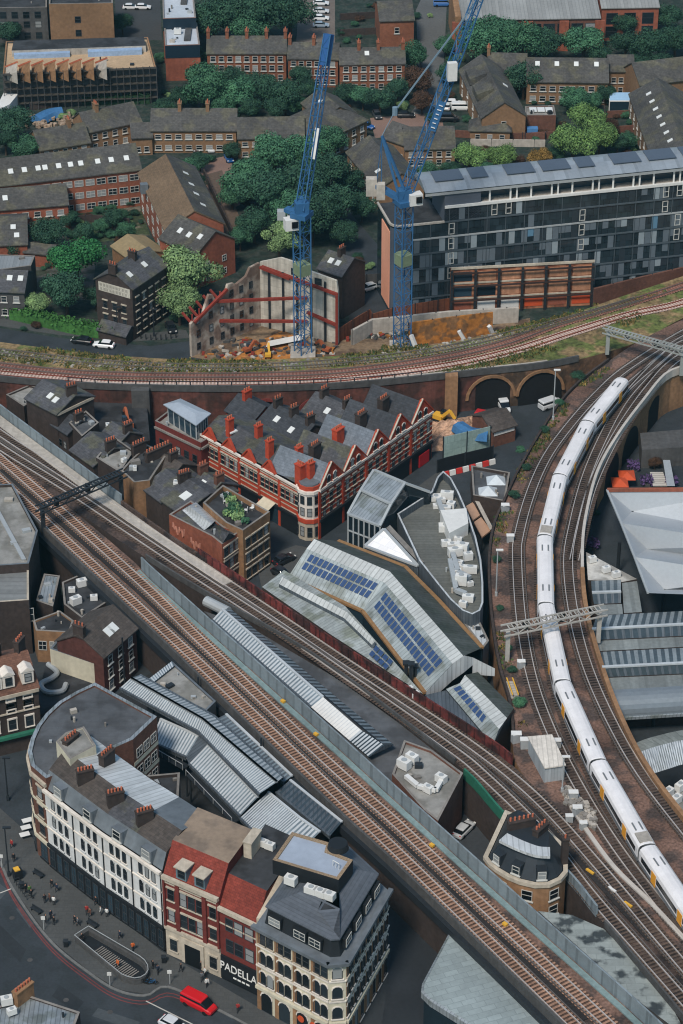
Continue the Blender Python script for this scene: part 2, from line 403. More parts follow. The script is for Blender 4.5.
# fence posts in front of the old viaduct parapet
pale = MB(); sweep(pale, b_lo[:near(b_lo, (560, 363))], rectprof(.6, 2.0, 0, .2)); pale.build('cable_trough', CONCL, vb)
rp = resample(b_lo[near(b_lo, (70, 386)):near(b_lo, (430, 379))], step=2.6)
for p in rp:
    m = MB(); m.box((p.x, p.y+.1, VZ-.4), .22, .22, 2.2); m.build('railing_post', METALD, vb)
rr = MB(); sweep(rr, [Vector((p.x, p.y+.1, VZ+1.7)) for p in rp], rectprof(-.07, .07, 0, .12)); rr.build('handrail', METALD, vb)
# brick arches in the old viaduct wall
def arch(root, path, px, wdt, hgt, mat, face=1):
    i = near(path, px); p = path[i]; d = (path[min(i+1, len(path)-1)]-path[max(0, i-1)]); d.z = 0; d.normalize()
    if d.x < 0: d = -d
    nrm = Vector((d.y, -d.x, 0)); o = p+nrm*.04; m = MB(); k = 12; pts = []
    for j in range(k+1):
        t = math.pi*j/k; pts.append((math.cos(t)*wdt/2, hgt-wdt/2+math.sin(t)*wdt/2))
    f = lambda x, z, e: (o.x+d.x*x+nrm.x*e, o.y+d.y*x+nrm.y*e, z)
    m.poly([f(wdt/2, .0, 0)]+[f(x, z, 0) for x, z in pts]+[f(-wdt/2, .0, 0)])
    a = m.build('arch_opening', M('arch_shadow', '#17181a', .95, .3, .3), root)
    r = MB()
    for j in range(k):
        (x0, z0), (x1, z1) = pts[j], pts[j+1]
        s0 = (1+.55/(wdt/2)); q0 = (x0*s0, (z0-hgt+wdt/2)*s0+hgt-wdt/2); q1 = (x1*s0, (z1-hgt+wdt/2)*s0+hgt-wdt/2)
        r.hexa([f(x0, z0, .0), f(q0[0], q0[1], .0), f(q1[0], q1[1], 0), f(x1, z1, 0), f(x0, z0, .35), f(q0[0], q0[1], .35), f(q1[0], q1[1], .35), f(x1, z1, .35)])
    r.build('arch_ring', mat, root)
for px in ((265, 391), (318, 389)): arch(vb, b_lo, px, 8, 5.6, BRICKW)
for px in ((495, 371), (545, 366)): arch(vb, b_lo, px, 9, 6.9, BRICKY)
for px, in (((455, 377),),):
    i = near(b_lo, px); m = MB(); m.box((b_lo[i].x, b_lo[i].y-.8, 0), 2.4, 1.8, VZ+1); m.build('pier', BRICKY, vb)
i = near(b_lo, (146, 389)); m = MB(); m.box((b_lo[i].x, b_lo[i].y-.8, 0), 3.4, 1.8, VZ+.6); m.build('pier', CONCD, vb)
def arch_r(px, wdt=9, hgt=6.2):
    i = near(t_r, px); p = t_r[i]; d = t_r[i+1]-t_r[i-1]; d.z = 0; d.normalize(); nrm = Vector((-d.y, d.x, 0))
    if nrm.x < 0: nrm = -nrm
    m = MB(); k = 10; o = p+nrm*.06
    f = lambda x, z, e=0: (o.x+d.x*x+nrm.x*e, o.y+d.y*x+nrm.y*e, z)
    m.poly([f(wdt/2, 0)]+[f(math.cos(math.pi*j/k)*wdt/2, hgt-wdt/2+math.sin(math.pi*j/k)*wdt/2) for j in range(k+1)]+[f(-wdt/2, 0)])
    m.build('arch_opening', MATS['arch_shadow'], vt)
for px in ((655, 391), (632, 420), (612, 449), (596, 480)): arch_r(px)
# ---------------------------------------------------------------- tracks
def track(px, label, bed=SLEEP, base=BALLASTD, rail=STEEL, z=VZ, third=1, gaug=.76):
    path = resample(spline(PP(px, z+.06), 10), step=.34); nr = normals(path)
    root = thing('railway_track', label, 'railway track', path[len(path)//2], 'railway tracks on the viaducts')
    m = MB(); n = len(path); prof = (-1.45, 1.45)
    for i, (p, q) in enumerate(zip(path, nr)):
        hts = (.05, .17) if i % 2 else (.17, .05)
        for h in hts:
            for s_ in prof: m.v.append((p.x+q.x*s_, p.y+q.y*s_, p.z+h))
    # square wave: sleeper top between even->odd rows, gap between odd->even
    for i in range(n):
        a = i*4
        m.f.append((a, a+1, a+3, a+2)); m.m.append(1)
        if i < n-1: m.f.append((a+2, a+3, a+5, a+4)); m.m.append(0 if i % 2 == 1 else 1)
    # rows: i even ends low->... sleeper rows are those whose exit height is high
    m.m = []
    for i in range(n):
        m.m.append(1)
        if i < n-1: m.m.append(0 if i % 2 == 1 else 1)
    m.build('sleeper_bed', [bed, base], root)
    half = [path[i] for i in range(0, n, 4)]
    for s_ in (-gaug, gaug):
        r = MB(); sweep(r, half, rectprof(s_-.065, s_+.065, .17, .37)); r.build('rail', rail, root)
    if third:
        r = MB(); sweep(r, half, rectprof(third*1.25-.06, third*1.25+.06, .2, .42)); r.build('conductor_rail', STEELW, root)
    return path
BALA = M('ballast_peach', '#54433a', .95, .6, .4, fs=2.4, bs=.15); BEDA = M('sleeper_pale', '#957460', .9, .55, .4, fs=1.7, bs=.15)
BEDC = M('sleeper_charcoal', '#57493f', .9, .4, .3, fs=1.7, bs=.15)
track([(-30, 452), (0, 481), (60, 536), (117, 588), (200, 665), (320, 780), (400, 856), (483, 937), (580, 1032), (660, 1110)], 'track nearest the dark lower edge of the straight brown viaduct', BEDA, BALA)
track([(-30, 435), (0, 459), (70, 520), (146, 588), (200, 641), (320, 756), (400, 828), (483, 907), (600, 1018), (700, 1113)], 'track beside the pale teal walkway on the straight brown viaduct', BEDA, BALA, third=-1)
track([(-30, 424), (0, 448), (70, 492), (140, 539), (200, 579), (283, 633), (341, 673), (447, 747), (483, 776), (540, 832), (590, 895), (640, 952), (700, 1020)], 'dark track on the inner side of the viaduct below the red girder', BEDC, BALLASTD)
track([(-30, 410), (0, 434), (70, 480), (140, 526), (200, 566), (283, 621), (341, 660), (400, 699), (476, 750), (538, 801), (600, 869), (660, 940), (720, 1010)], 'track running right along the foot of the red girder', BEDC, BALLASTD, third=-1)
track([(720, 318), (683, 334), (626, 370), (597, 396), (571, 425), (547, 458), (530, 496), (519, 536), (517, 560), (521, 620), (532, 680), (552, 735), (580, 790), (615, 846), (660, 905), (720, 975)], 'outer curved track left of the white train', SLEEPD, BALLASTD)
train_px = [(676, 330), (650, 352), (623.5, 376), (587.8, 420.6), (560, 474), (545, 534.8), (546.2, 602.5), (562.9, 680), (598.5, 759.5), (647.8, 844.8), (706, 931)]
roofc = PP(train_px, VZ+4.0)
tpath = [Vector((p.x, p.y, VZ)) for p in roofc]
def track_world(pts, *a, **kw):
    return track([proj((p.x, p.y, VZ+.06)) for p in pts], *a, **kw)
track_world(tpath, 'curved track under the white train', SLEEPD, BALLASTD)
track([(740, 322), (683, 344), (664, 358), (640, 382), (620, 407), (600, 445), (585, 482), (574, 524), (568, 562), (573, 612), (586, 664), (609, 718), (641, 774), (690, 838), (730, 885)], 'inner curved track between the train and the white parapet', SLEEPD, BALLASTD, third=-1)
track([(760, 326), (700, 348), (672, 364), (650, 388), (628, 418), (608, 452), (592, 488), (582, 524), (574, 562)], 'short track joining the inner curve beside the white parapet', SLEEPD, BALLASTD, third=0)
BEDP = M('sleeper_rose', '#c0aa9f', .9, .3, .25, fs=1.7)
track([(-50, 360), (0, 366), (70, 373), (150, 376), (250, 376), (341, 372), (431, 360), (500, 345), (556, 325), (620, 306), (683, 286), (760, 258)], 'rusty far track on the old weedy viaduct', M('sleeper_rust', '#744a3f', .9, .4, .3), M('ballast_rose', '#8b6c60', .95, .4, .3, fs=2), rail=STEELW, third=0)
track([(-50, 368), (0, 374), (70, 380), (125, 384), (250, 384), (341, 380), (441, 367), (510, 352), (571, 333), (630, 315), (683, 303), (760, 276)], 'pale near track on the old weedy viaduct', BEDP, M('ballast_pale', '#a08a7e', .95, .4, .4, fs=2), rail=RUST, third=0)
track([(-50, 347), (0, 352), (100, 363), (200, 367), (300, 365), (400, 356), (470, 344), (560, 322), (640, 299)], 'overgrown disused track at the back of the old viaduct', WEEDS, M('ballast_grey', '#77756b', .95, .4, .4, fs=1.6), rail=STEELW, third=0)
# ---------------------------------------------------------------- train
tr = thing('train', 'long white commuter train with yellow doors on the curved viaduct', 'train', tpath[5])
TW = M('train_white', '#dcdadb', .4, .07, .12, fs=1.2, bs=.25, streak=.06); TG = M('train_grey', '#6e7276', .5, .1, .15); TB = G('train_glass', '#14191d', orand=.1)
TY = M('train_door_yellow', '#e09a2c', .5, .05, .05); JOINT = M('gangway_rubber', '#26282a', .8, .1, .1)
def carriage(a, b, first=False, pant=False):
    d = (b-a); d.z = 0; L = d.length-.35; d.normalize(); s_ = Vector((-d.y, d.x, 0)); c0 = a+d*.17
    prof = [(-1.36, .95), (-1.4, 1.6), (-1.4, 2.9), (-1.28, 3.45), (-.95, 3.75), (-.4, 3.9), (.4, 3.9), (.95, 3.75), (1.28, 3.45), (1.4, 2.9), (1.4, 1.6), (1.36, .95)]
    def P_(t, x, z): q = c0+d*t+s_*x; return (q.x, q.y, q.z+z+.2)
    body = MB(); k = len(prof); st = [(0, .97), (.12, 1), (L-.12, 1), (L, .97)]
    if first: st = [(0, .8), (.5, .93), (1.4, 1), (L-.12, 1), (L, .97)]
    for t, f in st:
        for x, z in prof: body.v.append(P_(t, x*f, 2+(z-2)*f))
    for i in range(len(st)-1):
        for j in range(k):
            q = (j+1) % k; body.f.append((i*k+j, (i+1)*k+j, (i+1)*k+q, i*k+q)); body.m.append(1 if j in (0, 10, 11) else 0)
    body.f.append(tuple(range(k))); body.m.append(1); body.f.append(tuple((len(st)-1)*k+j for j in range(k))[::-1]); body.m.append(1)
    car = body.build('carriage', [TW, TG], tr, smooth=False)
    for t in (.27, .73):
        for x in (-1, 1):
            m = MB(); m.hexa([P_(L*t-.75, x*1.38, 1.1), P_(L*t+.75, x*1.38, 1.1), P_(L*t+.75, x*1.43, 1.1), P_(L*t-.75, x*1.43, 1.1),
                              P_(L*t-.75, x*1.38, 3.1), P_(L*t+.75, x*1.38, 3.1), P_(L*t+.75, x*1.43, 3.1), P_(L*t-.75, x*1.43, 3.1)]); m.build('door', TY, car)
    for t0, t1 in ((.05, .22), (.32, .68), (.78, .95)):
        for x in (-1, 1):
            m = MB(); m.hexa([P_(L*t0, x*1.38, 1.95), P_(L*t1, x*1.38, 1.95), P_(L*t1, x*1.425, 1.95), P_(L*t0, x*1.425, 1.95),
                              P_(L*t0, x*1.38, 2.85), P_(L*t1, x*1.38, 2.85), P_(L*t1, x*1.425, 2.85), P_(L*t0, x*1.425, 2.85)]); m.build('window', TB, car)
    for t in (.2, .8):
        m = MB()
        for j in (-.5, .5): m.hexa([P_(L*t-.9, j-.12, 3.9), P_(L*t+.9, j-.12, 3.9), P_(L*t+.9, j+.12, 3.9), P_(L*t-.9, j+.12, 3.9), P_(L*t-.9, j-.12, 3.95), P_(L*t+.9, j-.12, 3.95), P_(L*t+.9, j+.12, 3.95), P_(L*t-.9, j+.12, 3.95)])
        m.build('roof_vent', TG, car)
    if pant:
        m = MB(); t = L-2.6
        m.hexa([P_(t, -.95, 3.74), P_(t+2.2, -.95, 3.74), P_(t+2.2, .95, 3.74), P_(t, .95, 3.74), P_(t, -.95, 3.97), P_(t+2.2, -.95, 3.97), P_(t+2.2, .95, 3.97), P_(t, .95, 3.97)])
        m.build('roof_well', M('roof_well', '#9a948c', .7, .3, .3), car)
    g_ = MB(); g_.hexa([P_(L-.1, -1.1, 1.2), P_(L+.5, -1.1, 1.2), P_(L+.5, 1.1, 1.2), P_(L-.1, 1.1, 1.2), P_(L-.1, -1.1, 3.6), P_(L+.5, -1.1, 3.6), P_(L+.5, 1.1, 3.6), P_(L-.1, 1.1, 3.6)])
    g_.build('gangway', JOINT, car)
    if first:
        w_ = MB(); w_.hexa([P_(-.06, -.95, 2.3), P_(.3, -1.05, 2.3), P_(.3, 1.05, 2.3), P_(-.06, .95, 2.3), P_(.05, -.85, 3.2), P_(.4, -.95, 3.35), P_(.4, .95, 3.35), P_(.05, .85, 3.2)])
        w_.build('windscreen', TB, car)
pts = tpath[2:]
for i in range(len(pts)-1): carriage(pts[i], pts[i+1], first=(i == 0), pant=(i in (2, 6)))
# ---------------------------------------------------------------- line-side things
def gantry(pa, pb, h, label, wdt, mat, light=False):
    a, b = at(*pa, VZ), at(*pb, VZ); mid = a.lerp(b, .5); root = thing('signal_gantry', label, 'signal gantry', (mid.x, mid.y, VZ), 'gantries over the tracks')
    for q in (a, b):
        m = MB(); m.box(q, .7, .7, h); m.build('post', mat, root)
    m = MB(); up = Vector((0, 0, 1)); d = (b-a).normalized(); s_ = Vector((-d.y, d.x, 0))*wdt/2
    for sx in (-1, 1):
        for z in (h-.1, h+1.0): m.beam(a+s_*sx+up*z-d, b+s_*sx+up*z+d, .22, .22)
        n = int((b-a).length/1.4)
        for j in range(n):
            p, q = a.lerp(b, j/n), a.lerp(b, (j+1)/n); z0, z1 = (h, h+1) if j % 2 else (h+1, h)
            m.beam(p+s_*sx+up*z0, q+s_*sx+up*z1, .14, .14)
    n = int((b-a).length/.7)
    for j in range(n+1):
        p = a.lerp(b, j/n); m.beam(p-s_+up*(h+1), p+s_+up*(h+1), .3 if not light else .16, .1)
    m.build('lattice_beam', mat, root)
    for t in (.22, .62):
        m = MB(); p = a.lerp(b, t)+up*(h-1.0)+s_*1.6; m.box(p, .9, .5, 1.7); m.build('signal_head', BLACK, root)
    return root
gantry((44, 533), (122, 499), 4.6, 'heavy dark gantry spanning all tracks before the grey panel parapet', 1.3, METALD)
gantry((607, 354), (681, 375), 4.7, 'grey gantry across the tracks ahead of the train front', 1.2, M('gantry_grey', '#8f9390', .6, .15, .2))
gantry((507, 661), (598, 642), 5.6, 'pale lattice gantry bridging over the middle of the white train', 1.6, M('gantry_pale', '#a5a29c', .6, .15, .2), True)
def lamp(px, z, h, label, mt=None):
    p = at(*px, z); r = thing('lamp_post', label, 'lamp post', p, 'lamp posts along the tracks and streets'); m = MB(); m.tube(p, p+Vector((0, 0, h)), .13, 8, r2=.09); m.build('pole', mt or METALL, r)
    m = MB(); m.box(p+Vector((.3, 0, h)), 1.2, .4, .22); m.build('lamp_head', mt or METALW, r)
    m = MB(); m.box(p, .4, .4, .8); m.build('base', mt or METALL, r)
lamp((553, 420), VZ, 10.5, 'tall pale lamp post beside the curve opposite the train front')
lamp((496, 596), VZ, 9, 'tall lamp post by the fence behind the rooftop ventilation plant')
lamp((562, 792), VZ, 6.5, 'lamp post with white floodlights by the white metal hut')
# relay hut and its stairs
hp = [at(544, 783, VZ), at(564, 780, VZ), at(551, 751, VZ), at(528, 753, VZ)]
r = thing('relay_hut', 'white ribbed metal hut standing beside the curved tracks', 'metal hut', hp[0].lerp(hp[2], .5)); m = MB(); m.prism(hp, VZ, VZ+2.8); m.build('wall', M('hut_wall', '#9da4a8', .6, .1, .15, pat='seam', per=.5, pd=.2), r)
m = MB(); c = sum(hp, Vector())/4; m.prism([c+(q-c)*1.06 for q in hp], VZ+2.8, VZ+3.0, 0, 0); m.build('roof', M('hut_roof', '#cfc8be', .7, .2, .25, pat='seam', per=.7, pd=.2), r)
tag(struct(MB(), 'x', ASPH) if False else r, None)
st = thing('access_stair', 'yellow railed access stair on the embankment below the lattice gantry', 'stair', at(511, 690, VZ)); m = MB()
for j in range(7): m.box(at(509+j*.9, 684+j*2.4, VZ)+Vector((0, 0, .1)), 1.6, .5, .25)
m.build('tread', CONCL, st)
for dx in (-2.6, 3.2):
    m = MB(); m.beam(at(509+dx, 683, VZ)+Vector((0, 0, 1)), at(515+dx, 700, VZ)+Vector((0, 0, 1)), .18); m.build('handrail', YEL, st)
ct = MB(); sweep(ct, resample(spline(PP([(571, 807), (590, 836), (615, 869), (650, 903), (690, 946)], VZ+.1), 6), step=2), rectprof(-.32, .32, 0, .3)); tag(ct.build('cable_trough', WHITEP), 'white concrete cable trough running between the converging tracks', 'cable trough')
# small line-side cabinets and heaps
CAB = [((556, 748), 1), ((573, 800), 1), ((577, 815), 1), ((569, 822), .8), ((583, 829), .8), ((516, 742), 1.1), ((525, 748), 1.1), ((505, 512), 1), ((510, 542), .9), ((521, 668), .9)]
CW = ['beside the white hut door', 'by the cable drums below the hut', 'in the heap of drums left of the trough', 'at the left of the drum heap', 'at the tail of the drum heap', 'beside the red girder end', 'between girder end and white hut', 'by the fence behind the skylit kiosk', 'at the bend by the fence', 'under the pale lattice gantry']
for (px, s_), wd in zip(CAB, CW):
    p = at(*px, VZ); r = thing('equipment_cabinet', 'small grey trackside cabinet '+wd, 'cabinet', p, 'trackside cabinets')
    m = MB(); m.box(p, 1.3*s_, .8*s_, 1.5*s_, R(0, 1)); m.build('cabinet_body', METALL, r); m = MB(); m.box(p+Vector((0, 0, 1.5*s_)), 1.45*s_, .95*s_, .12, 0); m.build('lid', METALW, r)
# ================================================================ building helpers
def ccw(poly):
    a = sum(p[0]*q[1]-q[0]*p[1] for p, q in zip(poly, poly[1:]+poly[:1]))
    return list(poly) if a > 0 else list(poly)[::-1]
def inset(poly, d):
    """move every side of a ccw polygon inwards by d (number or one per side)"""
    n = len(poly); out = []; ds = d if isinstance(d, (list, tuple)) else [d]*n
    for i in range(n):
        a, b, c = Vector(poly[i-1][:2]), Vector(poly[i][:2]), Vector(poly[(i+1) % n][:2])
        e, f = (b-a).normalized(), (c-b).normalized(); n1, n2 = Vector((-e.y, e.x)), Vector((-f.y, f.x))
        cr = e.x*f.y-e.y*f.x
        if abs(cr) < .05: q = b+n2*ds[i]
        else:
            p1 = a+n1*ds[i-1]; p2 = b+n2*ds[i]; t = ((p2-p1).x*f.y-(p2-p1).y*f.x)/cr; q = p1+e*t
        out.append(Vector((q.x, q.y, poly[i][2] if len(poly[i]) > 2 else 0)))
    return out
def ring(mb, p0, z0, p1, z1, mi=0):
    n = len(p0)
    for i in range(n):
        j = (i+1) % n; mb.poly([(p0[i][0], p0[i][1], z0), (p0[j][0], p0[j][1], z0), (p1[j][0], p1[j][1], z1), (p1[i][0], p1[i][1], z1)], mi)
def cap(mb, p, z, mi=0): mb.poly([(q[0], q[1], z) for q in p], mi)
WINMESH = {}
def window_mesh(style, w, h):
    key = (style, round(w, 2), round(h, 2))
    if key in WINMESH: return WINMESH[key]
    fr, gl, trim, bars, sill, hood, arch_ = {
        'sash': (FRAMEW, GLASS, STONE, 1, 1, 1, 0), 'white': (FRAMEW, GLASS, FRAMEW, 1, 1, 0, 0), 'plain': (FRAMED, GLASS, STONE, 1, 0, 0, 0),
        'stone': (FRAMED, GLASS, STONE, 1, 1, 1, 0), 'arch': (FRAMED, GLASS, STONEW, 0, 1, 0, 1), 'whitearch': (FRAMED, GLASS, RENDER, 1, 1, 0, 1),
        'casement': (FRAMEW, GLASS, BRICKD, 2, 0, 0, 0), 'shop': (FRAMED, GLASSB, BLACK, 2, 1, 0, 0), 'surround': (FRAMED, GLASS, STONEW, 1, 1, 2, 0)}[style]
    m = MB(); t = .085
    if arch_:
        k = 5; top = [(math.cos(math.pi*j/k)*w/2, h-w/2+math.sin(math.pi*j/k)*w/2) for j in range(k+1)]
        m.poly([(-w/2, -.03, 0), (w/2, -.03, 0)]+[(x, -.03, z) for x, z in top], 1)
        for (x0, z0), (x1, z1) in zip(top, top[1:]):
            s_ = 1+.22/w; m.hexa([(x0, -.1, z0), (x0*s_, -.1, z0+.18), (x0*s_, 0, z0+.18), (x0, 0, z0), (x1, -.1, z1), (x1*s_, -.1, z1+.18), (x1*s_, 0, z1+.18), (x1, 0, z1)], 2)
    else:
        m.poly([(-w/2, -.03, 0), (w/2, -.03, 0), (w/2, -.03, h), (-w/2, -.03, h)], 1)
        m.box((0, -.04, h-t), w, .08, t, 0, 0)
    for x in (-1, 1): m.box((x*(w/2-t/2), -.041, 0), t, .082, h-(w/2 if arch_ else t), 0, 0)
    m.box((0, -.04, 0), w-2*t, .08, t, 0, 0)
    if bars >= 1: m.box((0, -.035, h*.5), w-2*t, .06, .08, 0, 0)
    if bars >= 2:
        for j in range(1, max(2, round(w/.8))): m.box((-w/2+w*j/max(2, round(w/.8)), -.036, t), .07, .064, h-2*t, 0, 0)
    if sill: m.box((0, -.1, -.16), w+.36, .24, .16, 0, 2)
    if hood: m.box((0, -.08, h+.005), w+.4, .2, .26, 0, 2)
    if hood == 2:
        for x in (-1, 1): m.box((x*(w/2+.09), -.06, 0), .17, .14, h, 0, 2)
    o = m.build('window', [fr, gl, trim]); me = o.data; bpy.data.objects.remove(o); WINMESH[key] = me
    return me
def addwin(parent, p, ang, style, w, h):
    o = bpy.data.objects.new('window', window_mesh(style, w, h)); C.objects.link(o); o.parent = parent
    o.location = Vector(p)-ROOTLOC[parent.name]; o.rotation_euler = (0, 0, ang); return o
def wins(parent, A, B, zs, n, w, h, style='sash', m0=.0, m1=.0, skip=()):
    """n windows a row between wall ends A (left) and B (right, seen from outside), sills at zs"""
    d = Vector((B[0]-A[0], B[1]-A[1], 0)); L = d.length; d.normalize(); nr = Vector((d.y, -d.x, 0)); ang = math.atan2(d.y, d.x)
    for r_, z in enumerate(zs):
        for i in range(n):
            if (r_, i) in skip: continue
            t = m0+(L-m0-m1)*(i+.5)/n; p = Vector((A[0], A[1], 0))+d*t+nr*.02
            addwin(parent, (p.x, p.y, z), ang, style, w, h)
def wallbox(mb, A, B, z0, z1, out, mi=0, inn=0.0, e=0.0):
    d = Vector((B[0]-A[0], B[1]-A[1], 0)).normalized(); n = Vector((d.y, -d.x, 0)); A = Vector((A[0], A[1], 0))-d*e; B = Vector((B[0], B[1], 0))+d*e
    q = [A+n*out, B+n*out, B-n*inn, A-n*inn]; mb.hexa([(p.x, p.y, z0) for p in q]+[(p.x, p.y, z1) for p in q], mi)
def band(parent, A, B, z, h, out, mat, name='cornice', e=0.0):
    m = MB(); wallbox(m, A, B, z, z+h, out, 0, 0, e); return m.build(name, mat, parent)
def centre(poly): return sum((Vector((p[0], p[1], 0)) for p in poly), Vector())/len(poly)
def flat(name, label, cat, poly, zt, wm, rm, par=.5, base=0.0, group=None, coping=None, th=.35, **kw):
    poly = ccw([Vector((p[0], p[1], 0)) for p in poly]); c = centre(poly); root = thing(name, label, cat, (c.x, c.y, base), group)
    m = MB(); inn = inset(poly, th); ring(m, poly, base, poly, zt+par); ring(m, poly, zt+par, inn, zt+par, 1); ring(m, inn, zt+par, inn, zt, 0)
    m.build('wall', [wm, coping or CONC], root); r = MB(); cap(r, inn, zt); r.build('roof', rm, root)
    c2 = centre(inn); rs = random.Random(int(abs(c.x*7+c.y*3))); ext = min((Vector((q.x, q.y, 0))-c2).length for q in inn)
    if kw.get('clutter', ext > 2.2):
        for j in range(int(3+min(6, ext*.6))):
            q = inn[rs.randrange(len(inn))]; q = c2.lerp(Vector((q.x, q.y, 0)), rs.uniform(.2, .82)); s_ = rs.uniform(.3, .8); v = MB()
            if rs.random() < .5: v.box((q.x, q.y, zt), s_*rs.uniform(1, 2.2), s_*1.2, s_*rs.uniform(.5, 1.3), rs.choice((0, .75, .4)))
            else: v.tube((q.x, q.y, zt), (q.x, q.y, zt+s_*1.3), s_*.3, 7)
            v.build('roof_vent', rs.choice((METALL, CONC, METALD, CONCL)), root)
    return root, poly
def gable(name, label, cat, A, B, D, ze, zr, wm, rm, base=0.0, oh=.4, group=None, shift=.5, hip=0.0, rmat2=None, th=.22):
    """A,B: eave corners left to right seen from the front; D depth to the back; ridge parallel to AB at fraction shift"""
    A = Vector((A[0], A[1], 0)); B = Vector((B[0], B[1], 0)); d = (B-A).normalized(); b = Vector((-d.y, d.x, 0)); L = (B-A).length
    c = A+d*L/2+b*D/2; root = thing(name, label, cat, (c.x, c.y, base), group)
    P_ = lambda t, s_, z: (A.x+d.x*t+b.x*s_, A.y+d.y*t+b.y*s_, z)
    s0 = D*shift; m = MB()
    m.poly([P_(0, 0, base), P_(L, 0, base), P_(L, 0, ze), P_(0, 0, ze)]); m.poly([P_(L, D, base), P_(0, D, base), P_(0, D, ze), P_(L, D, ze)])
    if hip:
        m.poly([P_(L, 0, base), P_(L, D, base), P_(L, D, ze), P_(L, 0, ze)]); m.poly([P_(0, D, base), P_(0, 0, base), P_(0, 0, ze), P_(0, D, ze)])
    else:
        m.poly([P_(L, 0, base), P_(L, D, base), P_(L, D, ze), P_(L, s0, zr), P_(L, 0, ze)]); m.poly([P_(0, D, base), P_(0, 0, base), P_(0, 0, ze), P_(0, s0, zr), P_(0, D, ze)])
    m.build('wall', wm, root)
    r = MB(); e = oh; k1 = (zr-ze)/s0; k2 = (zr-ze)/(D-s0)
    if hip:
        q = [(-e, -e, ze-k1*e), (L+e, -e, ze-k1*e), (L+e, D+e, ze-k2*e), (-e, D+e, ze-k2*e)]; rl, rr_ = P_(hip, s0, zr+th), P_(L-hip, s0, zr+th)
        v = [P_(x, y, z+th) for x, y, z in q]
        r.poly([v[0], v[1], rr_, rl]); r.poly([v[1], v[2], rr_]); r.poly([v[2], v[3], rl, rr_]); r.poly([v[3], v[0], rl])
        ring(r, v, ze-k1*e, v, ze-k1*e+th)
    else:
        for s1, z1, s2, z2 in ((-e, ze-k1*e, s0, zr), (D+e, ze-k2*e, s0, zr)):
            lo = [P_(-e*.6, s1, z1), P_(L+e*.6, s1, z1), P_(L+e*.6, s2, z2), P_(-e*.6, s2, z2)]
            if s1 > s2: lo = [lo[1], lo[0], lo[3], lo[2]]
            r.hexa(lo+[(x, y, z+th) for x, y, z in lo])
    r.build('roof', rm, root)
    def roofpt(t, v, back=False):
        s_ = (D-(D-s0)*v) if back else s0*v
        return Vector(P_(L*t, s_, ze+(zr-ze)*v+th))
    return root, dict(P=P_, L=L, D=D, ze=ze, zr=zr, A=A, B=B, d=d, b=b, rp=roofpt, C=Vector(P_(L, D, 0)), E=Vector(P_(0, D, 0)), roof=[ch for ch in root.children if ch.name.startswith('roof')][0])
SKYL = M('skylight_frame', '#d3d6d4', .4, .05, .1)
def skylights(info, spots, w=1.1, h=1.3, back=False, mat=None):
    for t, v in spots:
        p = info['rp'](t, v, back); q = info['rp'](t, v+.1, back); up = (q-p).normalized(); d = info['d']; n = d.cross(up)
        if n.z < 0: n = -n
        m = MB(); a = [p-d*w/2-up*h/2, p+d*w/2-up*h/2, p+d*w/2+up*h/2, p-d*w/2+up*h/2]
        m.hexa([x-n*.05 for x in a]+[x+n*.12 for x in a]); m.build('skylight', mat or SKYL, info['roof'])
def chimney(parent, p, rz, sx=1.6, sy=.8, h=2.0, mat=None, pots=4, sink=.8):
    m = MB(); p = Vector(p); m.box(p-Vector((0, 0, sink)), sx, sy, h+sink, rz); m.box(p+Vector((0, 0, h)), sx+.2, sy+.2, .18, rz)
    for j in range(pots):
        t = (j+.5)/pots*sx-sx/2; m.tube(p+Vector((math.cos(rz)*t, math.sin(rz)*t, h+.18)), p+Vector((math.cos(rz)*t, math.sin(rz)*t, h+.75)), .15, 6, 1)
    return m.build('chimney', [mat or BRICKD, TERRA], parent)
def strips(mb, a, b, c, d, n, mis=(0, 1), frac=.6, lift=.0):
    """quad a-b (low edge) d-c (high edge) cut along a->b into n pairs of strips"""
    a, b, c, d = map(Vector, (a, b, c, d))
    for i in range(n):
        for t0, t1, mi in ((i/n, (i+frac)/n, mis[0]), ((i+frac)/n, (i+1)/n, mis[1])):
            mb.poly([a.lerp(b, t0), a.lerp(b, t1), d.lerp(c, t1), d.lerp(c, t0)], mi)
def ac_unit(p, rz=0.0, s_=1.0, label=None, group=None):
    global _ac
    if '_ac' not in globals():
        _ac = thing('ventilation_unit', '', 'ventilation unit'); m = MB(); m.box((0, 0, .1), 1.5, .95, 1.1); m.build('casing', METALW, _ac)
        m = MB(); m.tube((0, 0, 1.2), (0, 0, 1.28), .34, 12); m.build('fan_cowl', METALL, _ac); m = MB(); m.box((0, 0, 0), 1.4, .9, .1); m.build('stand', METALD, _ac)
    return place(_ac, p, rz, label, group, s_)
